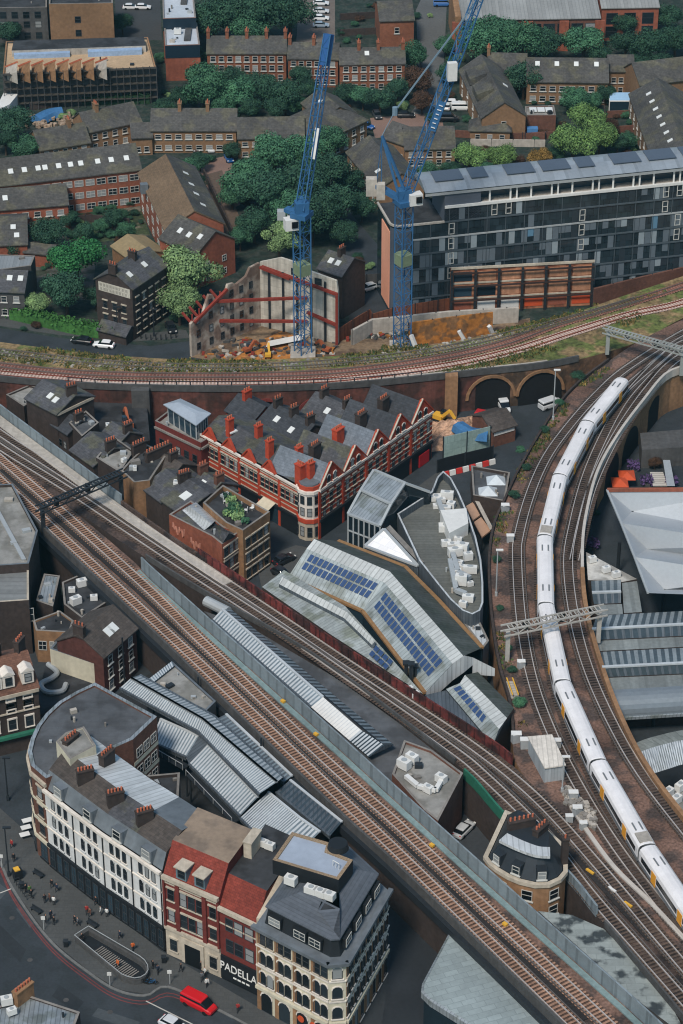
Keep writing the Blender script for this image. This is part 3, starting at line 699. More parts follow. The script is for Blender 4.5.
# ================================================================ near street corner
sheet('street', [(-60, 640), (150, 640), (430, 900), (430, 1130), (-80, 1130)], -.008, M('street_base', '#33383c', .85, .2, .3))
road = sheet('road', [(-60, 850), (0, 862), (15, 893), (50, 941), (90, 974), (118, 991), (146, 996), (167, 987), (210, 1006), (290, 1046), (430, 1120), (200, 1140), (-80, 1120)], .0, ASPH)
sheet('street', [(-60, 760), (60, 660), (150, 690), (190, 800), (100, 850), (0, 862), (-60, 850)], .0, ASPH)
sheet('lane', [(380, 1040), (392, 940), (400, 900), (470, 860), (560, 900), (690, 1030), (680, 1100), (390, 1100)], .004, M('wet_asphalt', '#2e3236', .6, .2, .3))
sheet('side_street', [(440, 860), (455, 800), (510, 760), (560, 880), (540, 930)], .008, M('lane_asphalt', '#3a3e42', .8, .2, .3))
pv = MB(); kp = PP([(-20, 790), (30, 835), (50, 860), (160, 950), (256, 1006), (380, 1075), (300, 1060), (210, 1004), (167, 985), (146, 994), (118, 989), (90, 972), (50, 939), (15, 891), (0, 860), (-30, 830)], .13)
pv.prism(ccw(kp), -.05, .13, 0, 0); struct(pv, 'pavement', PAVE)
REDL = M('road_paint_red', '#6d3a38', .8, .3, .3)
for dz, off in ((.006, 0), (.006, 3.2)):
    rl = MB(); pth = resample(spline(PP([(0, 867+off), (15, 899+off), (50, 946+off), (90, 979+off), (118, 996+off), (146, 1001+off), (170, 993+off), (210, 1010+off)], dz), 8), step=1); nr = normals(pth)
    for i in range(len(pth)-1): rl.poly([pth[i]-nr[i]*.09, pth[i+1]-nr[i+1]*.09, pth[i+1]+nr[i+1]*.09, pth[i]+nr[i]*.09])
    struct(rl, 'road_marking', REDL)
rl = MB()
for a, b in (((0, 893), (13, 888)), ((146, 1001), (330, 1093)),):
    p, q = at(*a, .007), at(*b, .007); n = Vector((-(q-p).y, (q-p).x, 0)).normalized()*.09; rl.poly([p-n, q-n, q+n, p+n])
struct(rl, 'road_marking', M('road_paint_white', '#b5b3ac', .8, .2, .2))
for j, (pts_, lb) in enumerate((([(0, 925), (26, 950), (20, 962), (-6, 938)], 0), ([(60, 985), (84, 1002), (76, 1012), (52, 996)], 0), ([(20, 905), (34, 924), (30, 928), (16, 909)], 1), ([(98, 1008), (140, 1022), (134, 1030), (92, 1016)], 1), ([(-5, 880), (8, 890), (0, 900), (-10, 890)], 1))): sheet('road', pts_, .005, M('asphalt_patch_dark', '#2b3034', .85, .2, .2) if lb == 0 else M('asphalt_patch_pale', '#444a4e', .85, .2, .2))
for x, y in ((30, 960), (66, 1000), (12, 918), (110, 1012)): mh = MB(); p_ = at(x, y, .008); mh.tube(p_, p_+Vector((0, 0, .02)), .4, 12); tag(mh.build('manhole_cover', CONCD), kind='structure')
kb = MB(); kpth = resample(spline(PP([(0, 862), (15, 893), (50, 941), (90, 974), (118, 991), (146, 996), (167, 987), (210, 1006), (256, 1030)], .0), 8), step=1); sweep(kb, kpth, rectprof(-.18, .18, 0, .15)); struct(kb, 'kerb', M('kerb_granite', '#6a6b6a', .85, .25, .2, fs=2))
# ---- white stucco terrace with mansard
zc = 14.4
F = PP([(44.5, 790), (73, 812), (103, 834.5), (132, 853.5), (161.5, 873.5)], zc); bd = Vector((.55, .835, 0))
def off(p, t, z): return Vector((p.x+bd.x*t, p.y+bd.y*t, z))
wt = thing('white_terrace', 'long white stucco terrace with grey mansard dormers above a dark shopfront', 'building', (centre(F).x, centre(F).y, 0))
m = MB(); sh = MB(); ct_ = MB()
for a, b in zip(F, F[1:]):
    m.poly([(a.x, a.y, 4.4), (b.x, b.y, 4.4), (b.x, b.y, zc), (a.x, a.y, zc)]); sh.poly([(a.x, a.y, 0), (b.x, b.y, 0), (b.x, b.y, 4.4), (a.x, a.y, 4.4)])
for a in (F[0], F[-1]):
    q = [(a.x, a.y, 0), off(a, 11, 0)[:], off(a, 11, 17)[:], off(a, 5, 18.6)[:], off(a, 1.3, 17.2)[:], (a.x, a.y, zc)]; m.poly(q if a is F[-1] else q[::-1], 0 if a is F[0] else 1)
a, b = off(F[-1], 11, 0), off(F[0], 11, 0); m.poly([a, b, (b.x, b.y, 17), (a.x, a.y, 17)], 1)
m.build('wall', [RENDER, BRICKD], wt); sh.build('shopfront', BLACK, wt)
SL = [SLATEB, SLATEB, SLATE, SLATEB]
for i, (a, b) in enumerate(zip(F, F[1:])):
    ma = MB(); ma.poly([off(a, .25, zc+.3), off(b, .25, zc+.3), off(b, 1.4, 17.2), off(a, 1.4, 17.2)]); ma.build('mansard', LEAD, wt)
    ro = MB(); ro.poly([off(a, 1.3, 17.25), off(b, 1.3, 17.25), off(b, 5, 18.6), off(a, 5, 18.6)], 0); ro.poly([off(a, 5, 18.6), off(b, 5, 18.6), off(b, 11.2, 17), off(a, 11.2, 17)], 1); ro.build('roof', [SL[i], ZINCL if i in (0, 1, 2) else LEAD], wt)
    band(wt, a, b, zc-.1, .45, .5, STONEW, 'cornice'); band(wt, a, b, 4.2, .5, .35, BLACK, 'shop_fascia'); band(wt, a, b, 10.9, .2, .15, STONEW, 'string_course'); band(wt, a, b, 7.6, .2, .15, STONEW, 'string_course')
    d = (b-a).normalized(); L = (b-a).length
    for gi in range(3):
        wins(wt, a, b, [5.3+gi*3.25], 3, .8, 2.2, 'whitearch' if gi < 2 else 'arch', L*.17, L*.17)
    # dormer
    c = off(a.lerp(b, .5), .1, zc+.5); ang = math.atan2(d.y, d.x); dm = MB(); dm.box(c+Vector((0, 0, 0)), 2.1, .3, 2.1, ang)
    n_ = Vector((-d.y, d.x, 0)); dm.hexa([c-d*1.0+n_*.15, c+d*1.0+n_*.15, c+d*1.0+n_*1.7, c-d*1.0+n_*1.7]+[q+Vector((0, 0, 2.0)) for q in (c-d*1.0+n_*.15, c+d*1.0+n_*.15, c+d*1.0+n_*1.7, c-d*1.0+n_*1.7)])
    dq = dm.build('dormer', [LEAD], wt); o = addwin(dq, c-n_*.17+Vector((0, 0, .25)), ang, 'white', 1.6, 1.6)
    if i < 3: chimney(wt, off(b, 3.2, 18.0), ang+.6+.6, 2.4, .9, 1.8, BRICKD, 5)
    pw = MB(); pw.hexa([off(a, .3, zc)-d*.2, off(a, .3, zc)+d*.2, off(a, 11, zc)+d*.2, off(a, 11, zc)-d*.2]+[off(a, .6, 15.2)-d*.2, off(a, .6, 15.2)+d*.2, off(a, 11, 18.3)+d*.2, off(a, 11, 18.3)-d*.2]) if False else None
    dp = MB(); q = b-d*.15; dp.tube((q.x+d.y*.1, q.y-d.x*.1, 4.5), (q.x+d.y*.1, q.y-d.x*.1, zc), .1, 6); dp.build('downpipe', BLACK, wt)
    for j in range(4):
        t = a.lerp(b, (j+.5)/4); addwin(wt, (t.x+d.y*.02, t.y-d.x*.02, .5), ang, 'shop', L/4-.5, 3.2)
chimney(wt, off(F[0], 6.5, 17.6), math.atan2(.835, .55), 2.8, 1.0, 2.2, BRICKD, 5)
chimney(wt, off(F[1], 8.2, 17.2), math.atan2(.835, .55), 2.6, 1.0, 2.6, BRICKD, 5)
# plant room and back extensions behind the terrace
r, p = flat('rooftop_plant_room', 'beige rendered box on the roof edge between curved block and white terrace', 'roof hut', PP([(56, 742), (70, 760), (96, 746), (84, 727), (66, 733)], 19.2), 19.2, CREAM, FELTL, .15, 16.5)
r, p = flat('rear_extension', 'dark flat roofed rear extension behind the white terrace beside the market glass', 'building', PP([(146, 778), (180, 775), (178, 812), (152, 816)], 11), 11, BRICKD, FELTD, .5)
r, p = flat('rear_extension', 'small zinc roofed extension wedged behind the mansard next to the red building', 'building', PP([(146, 824), (170, 815), (186, 822), (176, 840), (163, 845)], 14), 14, BRICKD, ZINC, .4)
# ---- curved flat-roofed corner block
cp = PP([(95, 684), (76, 693), (59, 703), (46, 715), (37, 727), (31, 740), (28, 753), (31, 767), (46, 780), (62, 773), (133, 741), (157, 718)], 16.5)
cb, cpoly = flat('curved_corner_block', 'curved brick corner block with a wide empty dark flat roof', 'building', cp, 16.5, BRICK, FELT, .3, coping=ZINC, th=.6)
cv = [Vector((p.x, p.y, 0)) for p in cp[2:9]]
for a, b in zip(cv, cv[1:]):
    wins(cb, a, b, [5.2, 8.6, 12], 1, 1.3, 2.1, 'stone'); band(cb, a, b, 3.9, .5, .3, CREAM, 'shop_fascia'); band(cb, a, b, 7.4, .5, .12, CREAM, 'string_course'); band(cb, a, b, 11, .4, .12, CREAM, 'string_course'); band(cb, a, b, 15.2, .6, .35, STONE, 'cornice'); wins(cb, a, b, [.5], 1, 1.8, 3, 'shop')
a, b = Vector(cp[10][:]), Vector(cp[11][:]); wins(cb, a, b, [6.2, 9.4, 12.8], 3, 1.5, 1.7, 'casement', .5, .3)
band(cb, a, b, 8.4, .7, .05, CREAM, 'spandrel'); band(cb, a, b, 11.7, .7, .05, CREAM, 'spandrel')
# ---- red brick building with stone doorway
RA, RM_, RB = at(163, 874.5, 14.5), at(219, 898.5, 14.5), at(257, 916.5, 14.5)
rd = thing('red_brick_building', 'maroon brick building with red tiled mansard and carved stone doorway', 'building', (RM_.x, RM_.y, 0))
rbk = Vector((.40, .917, 0)); o2 = lambda p, t, z: Vector((p.x+rbk.x*t, p.y+rbk.y*t, z))
m = MB(); zr2 = 13.0; RBp = RB
m.poly([(RA.x, RA.y, 5.2), (RM_.x, RM_.y, 5.2), (RM_.x, RM_.y, 14.5), (RA.x, RA.y, 14.5)]); m.poly([(RM_.x, RM_.y, 4.6), (RB.x, RB.y, 4.6), (RB.x, RB.y, zr2), (RM_.x, RM_.y, zr2)])
m.poly([(RA.x, RA.y, 0), (RA.x, RA.y, 14.5), o2(RA, 4, 18.2), o2(RA, 11, 18.2), o2(RA, 11, 0)]); m.poly([(RM_.x, RM_.y, 12), o2(RM_, 11, 12), o2(RM_, 11, 18.2), o2(RM_, 3.2, 18.2), (RM_.x, RM_.y, 14.5)]); m.poly([(RB.x, RB.y, 0), o2(RB, 15, 0), o2(RB, 15, 15), o2(RB, 3, 16.4), (RB.x, RB.y, zr2)])
m.poly([o2(RM_, 11, 0), o2(RA, 11, 0), o2(RA, 11, 18.2), o2(RM_, 11, 18.2)]); m.poly([o2(RB, 15, 0), o2(RM_, 15, 0), o2(RM_, 15, 16.3), o2(RB, 15, 15)]); m.build('wall', BRICKW, rd)
m = MB(); m.poly([o2(RA, .1, 14.6), o2(RM_, .1, 14.6), o2(RM_, 3.2, 18.25), o2(RA, 3.2, 18.25)]); m.poly([o2(RM_, .1, zr2+.1), o2(RB, .1, zr2+.1), o2(RB, 3.2, 16.5), o2(RM_, 3.2, 16.5)]); m.build('mansard', TILER, rd)
m = MB(); m.poly([o2(RA, 3.2, 18.25), o2(RM_, 3.2, 18.25), o2(RM_, 11, 18.25), o2(RA, 11, 18.25)]); m.build('roof', M('roof_screed', '#8a7a6a', .9, .15, .25, alt='#76695d'), rd)
m = MB(); m.poly([o2(RM_, 3.2, 16.45), o2(RB, 3.2, 16.45), o2(RB, 15, 16.3), o2(RM_, 15, 16.3)]); m.build('roof', FELTD, rd)
m = MB(); m.hexa([o2(RB, -.2, 12.6), o2(RB, -.2, 12.6)+Vector((.8, -.3, 0)), o2(RB, 13, 12.6)+Vector((.8, -.3, 0)), o2(RB, 13, 12.6), o2(RB, -.2, 14.4), o2(RB, -.2, 14.4)+Vector((.8, -.3, 0)), o2(RB, 13, 17.6)+Vector((.8, -.3, 0)), o2(RB, 13, 17.6)]); m.build('party_wall', STONE, rd)
m = MB(); m.poly([(RA.x, RA.y, 0), (RM_.x, RM_.y, 0), (RM_.x, RM_.y, 5.2), (RA.x, RA.y, 5.2)]); m.build('stone_ground_floor', STONE, rd)
m = MB(); m.poly([(RM_.x, RM_.y, 0), (RB.x, RB.y, 0), (RB.x, RB.y, 4.6), (RM_.x, RM_.y, 4.6)]); m.build('shopfront', BLACK, rd)
for z, h, o_ in ((14.1, .6, .55), (5.0, .5, .35), (13.3, .25, .15)): band(rd, RA, RM_, z, h, o_, STONE, 'cornice')
for z, h, o_ in ((zr2-.3, .6, .5), (10.2, .2, .1)): band(rd, RM_, RB, z, h, o_, STONE, 'cornice')
d = (RM_-RA).normalized(); L = (RM_-RA).length
for t in (0.0, .26, .74, 1.0):
    a = RA.lerp(RM_, max(0, t-.035)); b = RA.lerp(RM_, min(1, t+.035)); band(rd, a, b, 5.5, 8.5, .3, BRICKW, 'pilaster')
wins(rd, RA, RA.lerp(RM_, .26), [6.6, 10.4], 1, 1.1, 2.1, 'stone'); wins(rd, RA.lerp(RM_, .76), RM_, [6.6, 10.4], 1, 1.1, 2.1, 'stone')
wins(rd, RA.lerp(RM_, .28), RA.lerp(RM_, .72), [6.3, 10.2], 3, 1.15, 2.5, 'stone')
wins(rd, RM_, RB, [5.6, 9.4], 1, 1.3, 2.3, 'plain', 1, (RB-RM_).length*.64); wins(rd, RM_, RB, [5.6, 9.4], 2, 1.5, 2.3, 'plain', (RB-RM_).length*.36, .5)
ds = band(rd, RA.lerp(RM_, .3), RA.lerp(RM_, .7), .1, 4.4, .25, STONE, 'door_surround'); dd = band(rd, RA.lerp(RM_, .36), RA.lerp(RM_, .64), .1, 3.5, .3, M('door_dark', '#15191c', .5, .1, .1), 'door')
wins(rd, RA, RA.lerp(RM_, .28), [1.2], 1, 1.2, 2.2, 'stone'); wins(rd, RA.lerp(RM_, .72), RM_, [1.2], 1, 1.2, 2.2, 'stone')
for t in (.34, .67):
    c = o2(RA.lerp(RM_, t), .3, 14.9); ang = math.atan2(d.y, d.x); dm = MB(); dm.box(c+Vector((rbk.x*.6, rbk.y*.6, 0)), 1.7, 1.7, 2.0, ang); dm.box(c+Vector((rbk.x*.5, rbk.y*.5, 2.0)), 2.0, 2.2, .2, ang, 1); dq = dm.build('dormer', [M('dormer_teal', '#5f7680', .6, .1, .1), STONE], rd)
    addwin(dq, c-Vector((-d.y, d.x, 0))*.28+Vector((0, 0, .35)), ang, 'plain', 1.2, 1.4)
chimney(rd, o2(RM_.lerp(RB, .15), 9, 16.4), 1.16, 3.2, 1.2, 2.6, STONE, 0)
# shop fascia lettering
sb = MB(); wallbox(sb, RM_.lerp(RB, .02), RB, .5, 4.55, .28); sgn = sb.build('shop_sign', BLACK, rd)
def text(parent, body, p, ang, size, mat, name='lettering', ext=.03, al='CENTER'):
    cu = bpy.data.curves.new(name, 'FONT'); cu.body = body; cu.size = size; cu.extrude = ext; cu.align_x = al; cu.offset = 0
    tmp = bpy.data.objects.new('tmp', cu); C.objects.link(tmp); dg = bpy.context.evaluated_depsgraph_get(); me = bpy.data.meshes.new_from_object(tmp.evaluated_get(dg)); bpy.data.objects.remove(tmp)
    me.materials.clear(); me.materials.append(mat); o = bpy.data.objects.new(name, me); C.objects.link(o); o.parent = parent
    o.location = Vector(p)-ROOTLOC[parent.name]; o.rotation_euler = (math.pi/2, 0, ang); return o
dR = (RB-RM_).normalized(); nR = Vector((dR.y, -dR.x, 0)); aR = math.atan2(dR.y, dR.x); LET = M('sign_white', '#e6e6e2', .6, .03, .03)
c = RM_.lerp(RB, .5)+nR*.32; o = text(sgn, 'PADELLA', (c.x, c.y, 2.3), aR, 1.95, LET); o.scale = (.8, 1.0, 1)
for j in range(4):
    q = RM_.lerp(RB, .40+.115*j); m = MB(); wallbox(m, q-dR*.28, q+dR*.28, 1.35, 1.6, .33, 0, -.27); m.build('small_lettering', LET, sgn)
# ---- cream corner building with black mansard
zc = 15.0
K = PP([(255.5, 925), (328.5, 963), (346, 961.5), (388, 890), (350, 855), (292, 872)], zc); Kc = ccw(K); i0 = min(range(6), key=lambda i: (Kc[i]-K[0]).length)
Kc = Kc[i0:]+Kc[:i0]
cr_ = thing('cream_corner_building', 'cream and tan brick corner building with black slate mansard and rooftop plant room', 'building', (centre(K).x, centre(K).y, 0))
m = MB(); ring(m, Kc, 0, Kc, zc); m.build('wall', CREAM, cr_)
K1 = inset(Kc, 1.0); K2 = inset(Kc, 1.5); K3 = inset(Kc, 5.3)
m = MB(); ring(m, Kc, zc, K1, zc+.05); m.build('cornice_top', LEAD, cr_)
m = MB(); ring(m, K1, zc, K2, zc+3.0); m.build('mansard', M('mansard_black', '#24282c', .6, .15, .2), cr_)
SLN = M('slate_new', '#555b63', .6, .2, .15, pat='course', per=.5, pd=.2)
m = MB(); K2o = inset(Kc, 1.1); ring(m, K2o, zc+3.0, K3, zc+4.6); ring(m, K2o, zc+2.8, K2o, zc+3.0); m.build('roof', SLN, cr_); m = MB(); cap(m, K3, zc+4.5); m.build('roof', FELTD, cr_)
for i, n in ((0, 7), (1, 1), (2, 8)):
    a, b = Kc[i], Kc[i+1]; L = (b-a).length
    band(cr_, a, b, zc-.3, .5, .7, LEAD, 'cornice', .3); band(cr_, a, b, 4.0, .5, .4, CREAM, 'string_course'); band(cr_, a, b, 7.9, .25, .15, STONEW, 'string_course'); band(cr_, a, b, 11.5, .25, .15, STONEW, 'string_course')
    if i == 1: wins(cr_, a, b, [5.0, 8.6, 12.1], 1, 1.4, 2.1, 'arch'); continue
    d = (b-a).normalized(); g_ = 4 if i == 0 else 7
    for j in range(g_):
        s0 = a.lerp(b, j/g_); s1 = a.lerp(b, (j+1)/g_); e = (s1-s0).length
        wins(cr_, s0, s1, [5.0, 8.6], 2, 1.15, 2.3, 'arch', e*.16, e*.02); wins(cr_, s0, s1, [12.1], 2, 1.15, 2.0, 'stone', e*.16, e*.02)
        for z0, z1 in ((4.6, 7.8), (8.2, 11.4), (11.8, 14.6)):
            mb = MB(); wallbox(mb, s0+d*.15, s0+d*.75, z0, z1, .07); mb.build('brick_pier', BRICKY, cr_)
        addwin(cr_, (s0.lerp(s1, .55).x+d.y*.03, s0.lerp(s1, .55).y-d.x*.03, .1), math.atan2(d.y, d.x), 'arch', e*.62, 3.5)
        mb = MB(); wallbox(mb, s0+d*.1, s0+d*.8, 0, 3.9, .12); mb.build('brick_pier', BRICKY, cr_)
    for t in ((.17, .55, .78) if i == 0 else (.15, .4, .65, .88)):
        q = K1[i].lerp(K1[i+1], t); n_ = Vector((-d.y, d.x, 0)); mb = MB(); mb.box((q.x, q.y, zc+.5), 2.2, .5, 1.8, math.atan2(d.y, d.x)); dq = mb.build('dormer', BLACK, cr_); addwin(dq, (q.x+d.y*.27, q.y-d.x*.27, zc+.7), math.atan2(d.y, d.x), 'casement', 1.9, 1.3)
for p_, tt in ((.2, 'square'), (.62, 'round')):
    q = Kc[0].lerp(Kc[1], .55+p_*.4); d = (Kc[1]-Kc[0]).normalized(); mb = MB(); mb.tube((q.x+d.y*.2, q.y-d.x*.2, 2.6), (q.x+d.y*.3, q.y-d.x*.3, 2.6), .55, 14); mb.build('round_sign', ORANGE, cr_)
PB = PP([(292, 833), (330.5, 844), (328.5, 851.5), (353, 861), (338.5, 881), (272.5, 861)], 21.6)
pr = MB(); pbc = ccw(PB); inn = inset(pbc, .5); ring(pr, pbc, zc+4.4, pbc, 21.8); ring(pr, pbc, 21.8, inn, 21.8, 1); ring(pr, inn, 21.8, inn, 21.6, 1); pq = pr.build('plant_room', [BLACK, M('gravel_edge', '#8b7862', .9, .6, .2, fs=6)], cr_)
mb = MB(); cap(mb, inn, 21.62); mb.build('plant_room_roof', M('membrane_blue', '#9aa4b2', .35, .06, .2, bs=.25), cr_)
for j, (x, y) in enumerate(((291, 884), (311, 894), (320, 897), (329, 900))):
    ac_unit(at(x, y, zc+4.2), -.5, 1.1, 'white ventilation unit in the row against the black rooftop plant room', 'plant room ventilation units')
for j, (x, y) in enumerate(((263, 846), (270, 849))):
    ac_unit(at(x, y, 16.4), -.5, .9, 'small white ventilation unit on the dark roof behind the red tiles', 'small ventilation pair behind the red tiles')
mb = MB(); p0 = at(338, 848, 21.7); mb.tube(p0, p0+Vector((0, 0, .9)), 1.5, 18, r2=1.3); tag(mb.build('water_tank', BLACK), 'round black tank behind the grey rooftop membrane', 'tank')
rl_ = thing('rooftop_skylight_rail', 'short white safety rail on the grey blue plant room roof', 'rail', at(336, 866, 21.6))
for dx in (0, 3, 6): mb = MB(); p0 = at(333+dx, 866+dx*.6, 21.62); mb.tube(p0, p0+Vector((0, 0, 1)), .05, 6); mb.build('post', METALW, rl_)
mb = MB(); mb.beam(at(333, 866, 21.62)+Vector((0, 0, 1)), at(339, 869.6, 21.62)+Vector((0, 0, 1)), .08); mb.build('handrail', METALW, rl_)
# ---- roof corner at the bottom left edge
bl = PP([(-8, 1010), (28, 996), (80, 1013), (70, 1040), (-8, 1060)], 12)
r, p = flat('corner_roof_building', 'zinc roofed building cut by the bottom left corner', 'building', bl, 12, BRICKD, ZINC, .2)
chimney(r, at(24, 1000, 12), .9, 3.0, .9, 2.2, BRICKY, 6); ac_unit(at(7, 1004, 12.3), .3, 1.0, 'pale ventilation unit on the zinc roof in the bottom corner', None); ac_unit(at(12, 1014, 12.3), .5, .8, 'smaller pale unit beside the chimney in the bottom corner', None)
# ---- subway stair in the pavement
SB = PP([(75, 942), (89, 933), (140, 963), (145, 967), (148, 972), (148.5, 977), (146, 981), (141, 984), (135, 985), (128, 983.5), (122, 981)], .13)
su = thing('subway_entrance', 'railed stairway down to the subway in the wide pavement', 'stairway', centre(SB))
mb = MB(); S2 = ccw(SB); cap(mb, inset(S2, .35), .142); mb.build('stair_well', BLACK, su)
mb = MB(); i2 = inset(S2, .3); ring(mb, S2, .13, S2, 1.0); ring(mb, S2, 1.0, i2, 1.0); ring(mb, i2, 1.0, i2, .15); mb.build('stone_kerb', CONCD, su)
for i in range(len(S2)):
    a, b = S2[i], S2[(i+1) % len(S2)]
    if i == [j for j in range(len(S2)) if (S2[j]-SB[0]).length < .01][0]: pass
    mb = MB(); mb.beam((a.x, a.y, 1.45), (b.x, b.y, 1.45), .09); mb.build('handrail', METALL, su)
sa, sb2 = at(97, 950, .2), at(133, 975, .2); dS = (sb2-sa).normalized(); nS = Vector((-dS.y, dS.x, 0))
for j in range(20):
    q = sa.lerp(sb2, j/19); mb = MB(); mb.box((q.x, q.y, .16), .16, 2.2, .05, math.atan2(dS.y, dS.x)); mb.build('step', CONC, su)
# ================================================================ market roofs, left hall
GL1 = M('market_glazing', '#717e86', .3, .25, .5, fs=.8, bs=.25, spec=.5); GL2 = M('market_zinc_bar', '#b2b8bc', .5, .12, .2)
GLD = M('market_glazing_dark', '#39444b', .25, .2, .3, bs=.2, spec=.5)
def Z(x, y, z): return at(x, y, z)
def striped_roof(name, label, quads, base, wallm=ZINCD, group=None, mats=(GL2, GL1), cat='market roof', skirt=True, frac=.55, drop=.7):
    """quads: list of (low_a, low_b, high_b, high_a, n) each corner (px,py,z)"""
    allp = [Z(*c) for q in quads for c in q[:4]]; c = centre(allp); root = thing(name, label, cat, (c.x, c.y, base), group)
    for q in quads:
        a, b, c_, d = [Z(*v) for v in q[:4]]; m = MB(); strips(m, a, b, c_, d, q[4], (0, 1), frac); m.build('glazed_slope', list(mats), root)
        if skirt:
            m = MB(); m.poly([(a.x, a.y, a.z-drop), (b.x, b.y, b.z-drop), b, a]); m.build('gutter_board', wallm, root)
            k = MB(); k.beam(a, b, .35, .25); k.build('gutter', wallm, root); k = MB(); k.beam(d, c_, .4, .25); k.build('ridge_cap', GL2, root)
    return root
def posts(root, pts, z0, z1, mat=METALD, r=.15):
    for p in pts:
        m = MB(); m.tube((p[0], p[1], z0), (p[0], p[1], z1), r, 6); m.build('post', mat, root)
hall = striped_roof('market_roof', 'long bent ridge of striped zinc and glass market roofing behind the curved block',
    [((120, 688, 10), (198, 731, 10), (203, 719, 11.5), (131, 678, 11.5), 36), ((198, 731, 10), (259, 794, 10), (277, 782, 11.5), (203, 719, 11.5), 40),
     ((283, 777, 10), (214, 716, 10), (203, 719, 11.5), (277, 782, 11.5), 22), ((214, 716, 10), (140, 675, 10), (131, 678, 11.5), (203, 719, 11.5), 22)], 0)
m = MB(); m.poly([Z(277, 782, 11.4), Z(259, 794, 9.6), Z(283, 777, 9.6)]); m.build('gable_end', ZINCD, hall); posts(hall, [Z(125, 688, 0), Z(200, 728, 0), Z(262, 790, 0)], 0, 10)
h2 = striped_roof('market_roof', 'low striped glass slope stepping down in front of the bent market ridge',
    [((150, 741, 7), (186, 757, 7), (199, 736, 8.6), (160, 719, 8.6), 14), ((189, 764, 7), (240, 816, 7), (258, 797, 8.8), (208, 744, 8.8), 24)], 0); posts(h2, [Z(155, 741, 0), Z(189, 762, 0), Z(238, 812, 0)], 0, 7)
m = MB(); m.poly([Z(186, 757, 7), Z(189, 764, 7), Z(208, 744, 8.8), Z(199, 736, 8.6)]); m.build('valley_sheet', ZINCD, h2)
h3 = striped_roof('market_roof', 'broad glazed market bay with pale bars behind the red tiled mansard', [((240, 818, 7), (268, 846, 7), (300, 818, 8.8), (268, 792, 8.8), 18), ((268, 846, 7), (286, 866, 7), (320, 832, 8.6), (300, 818, 8.8), 6)], 0); posts(h3, [Z(243, 818, 0), Z(284, 862, 0)], 0, 7)
h4 = striped_roof('market_roof', 'dark smoky glass market slope close under the brown viaduct girder', [((276, 792, 8.8), (330, 836, 8), (342, 822, 8.4), (290, 780, 8.8), 14)], 0, mats=(ZINCD, GLD)); posts(h4, [Z(280, 790, 0), Z(328, 832, 0)], 0, 8)
h5 = striped_roof('market_roof', 'narrow zinc lean-to strip running along the foot of the brown viaduct', [((214, 720, 8), (284, 782, 8), (292, 776, 8.4), (226, 714, 8.4), 24)], 0, mats=(ZINCD, GL1)); posts(h5, [Z(230, 735, 0), Z(284, 780, 0)], 0, 8)
r, p = flat('flat_roof_shed', 'triangular grey flat roof between bent market ridge and brown viaduct', 'market building', PP([(173, 663), (216, 702), (206, 712), (146, 683)], 9.5), 9.5, CONCD, FELTL, .2, coping=LEAD)
m = MB(); strips(m, Z(146, 681, 9.9), Z(172, 661, 9.9), Z(174, 666, 9.95), Z(150, 685, 9.95), 12); m.build('zinc_fringe', [GL2, GL1], r)
for i, pts_ in enumerate((((152, 748), (186, 768)), ((190, 774), (236, 822)))):
    a, b = Z(*pts_[0], 5.5), Z(*pts_[1], 5.5); w_ = thing('steel_walkway', ('short' if i == 0 else 'long')+' dark steel walkway along the low edge of the striped market roof', 'walkway', a); d = (b-a).normalized(); n = Vector((-d.y, d.x, 0))
    m = MB(); m.hexa([a-n*.7, b-n*.7, b+n*.7, a+n*.7]+[q+Vector((0, 0, .15)) for q in (a-n*.7, b-n*.7, b+n*.7, a+n*.7)]); m.build('deck', METALD, w_)
    for s_ in (-.7, .7):
        m = MB(); m.beam(a+n*s_+Vector((0, 0, 1.1)), b+n*s_+Vector((0, 0, 1.1)), .08); m.build('handrail', METALL, w_)
        for j in range(6): m = MB(); q = a.lerp(b, j/5)+n*s_; m.tube(q, q+Vector((0, 0, 1.1)), .05, 5); m.build('post', METALL, w_)
    posts(w_, [a, b], 0, 5.5)
sheet('market_floor', [(110, 700), (200, 640), (420, 860), (260, 880), (150, 800)], .012, M('market_floor', '#2b2e31', .9, .2, .3))
# ================================================================ between the viaducts
bt = striped_roof('platform_canopy', 'long thin striped canopy between the two viaducts, its right part white', [((212, 620, 8.7), (311, 707, 8.7), (323, 697, 9.9), (222, 609, 9.9), 40)], 0, cat='canopy', drop=.4)
m = MB(); strips(m, Z(311, 707, 8.7), Z(349, 740, 8.7), Z(361, 730, 9.9), Z(323, 697, 9.9), 16, (0, 1), .85); m.build('white_slope', [METALW, GL2], bt)
m = MB(); strips(m, Z(349, 740, 8.7), Z(369, 757, 8.7), Z(384, 745, 9.9), Z(361, 730, 9.9), 8, (0, 1), .55); m.build('glazed_slope', [GL2, GLD], bt)
m = MB(); strips(m, Z(232, 610, 8.8), Z(394, 745, 8.8), Z(384, 745, 9.9), Z(222, 609, 9.9), 40, (0, 1), .5); m.build('glazed_slope', [GL1, GLD], bt)
m = MB(); m.poly([Z(369, 757, 8.7), Z(394, 745, 8.8), Z(384, 745, 9.9)]); m.build('gable_end', ZINCD, bt)
pl_ = MB(); q = ccw(PP([(204, 611), (250, 627), (341, 681), (400, 724), (462, 773), (440, 790), (392, 782), (341, 738), (250, 655)], 7.4)); pl_.prism(q, 0, 7.4, 1, 0); tag(pl_.build('low_flat_roof', [FELT, CONCD]), 'grey flat roof filling the wedge between the two viaducts', 'flat roof')
rb_, pp = flat('flat_roof_block', 'grey flat roofed brick block with white ductwork wedged between the viaducts', 'building', PP([(392, 776), (404, 742), (432, 752), (463, 775), (438, 823), (424, 812)], 8.6), 8.6, BRICK, FELTL, .4)
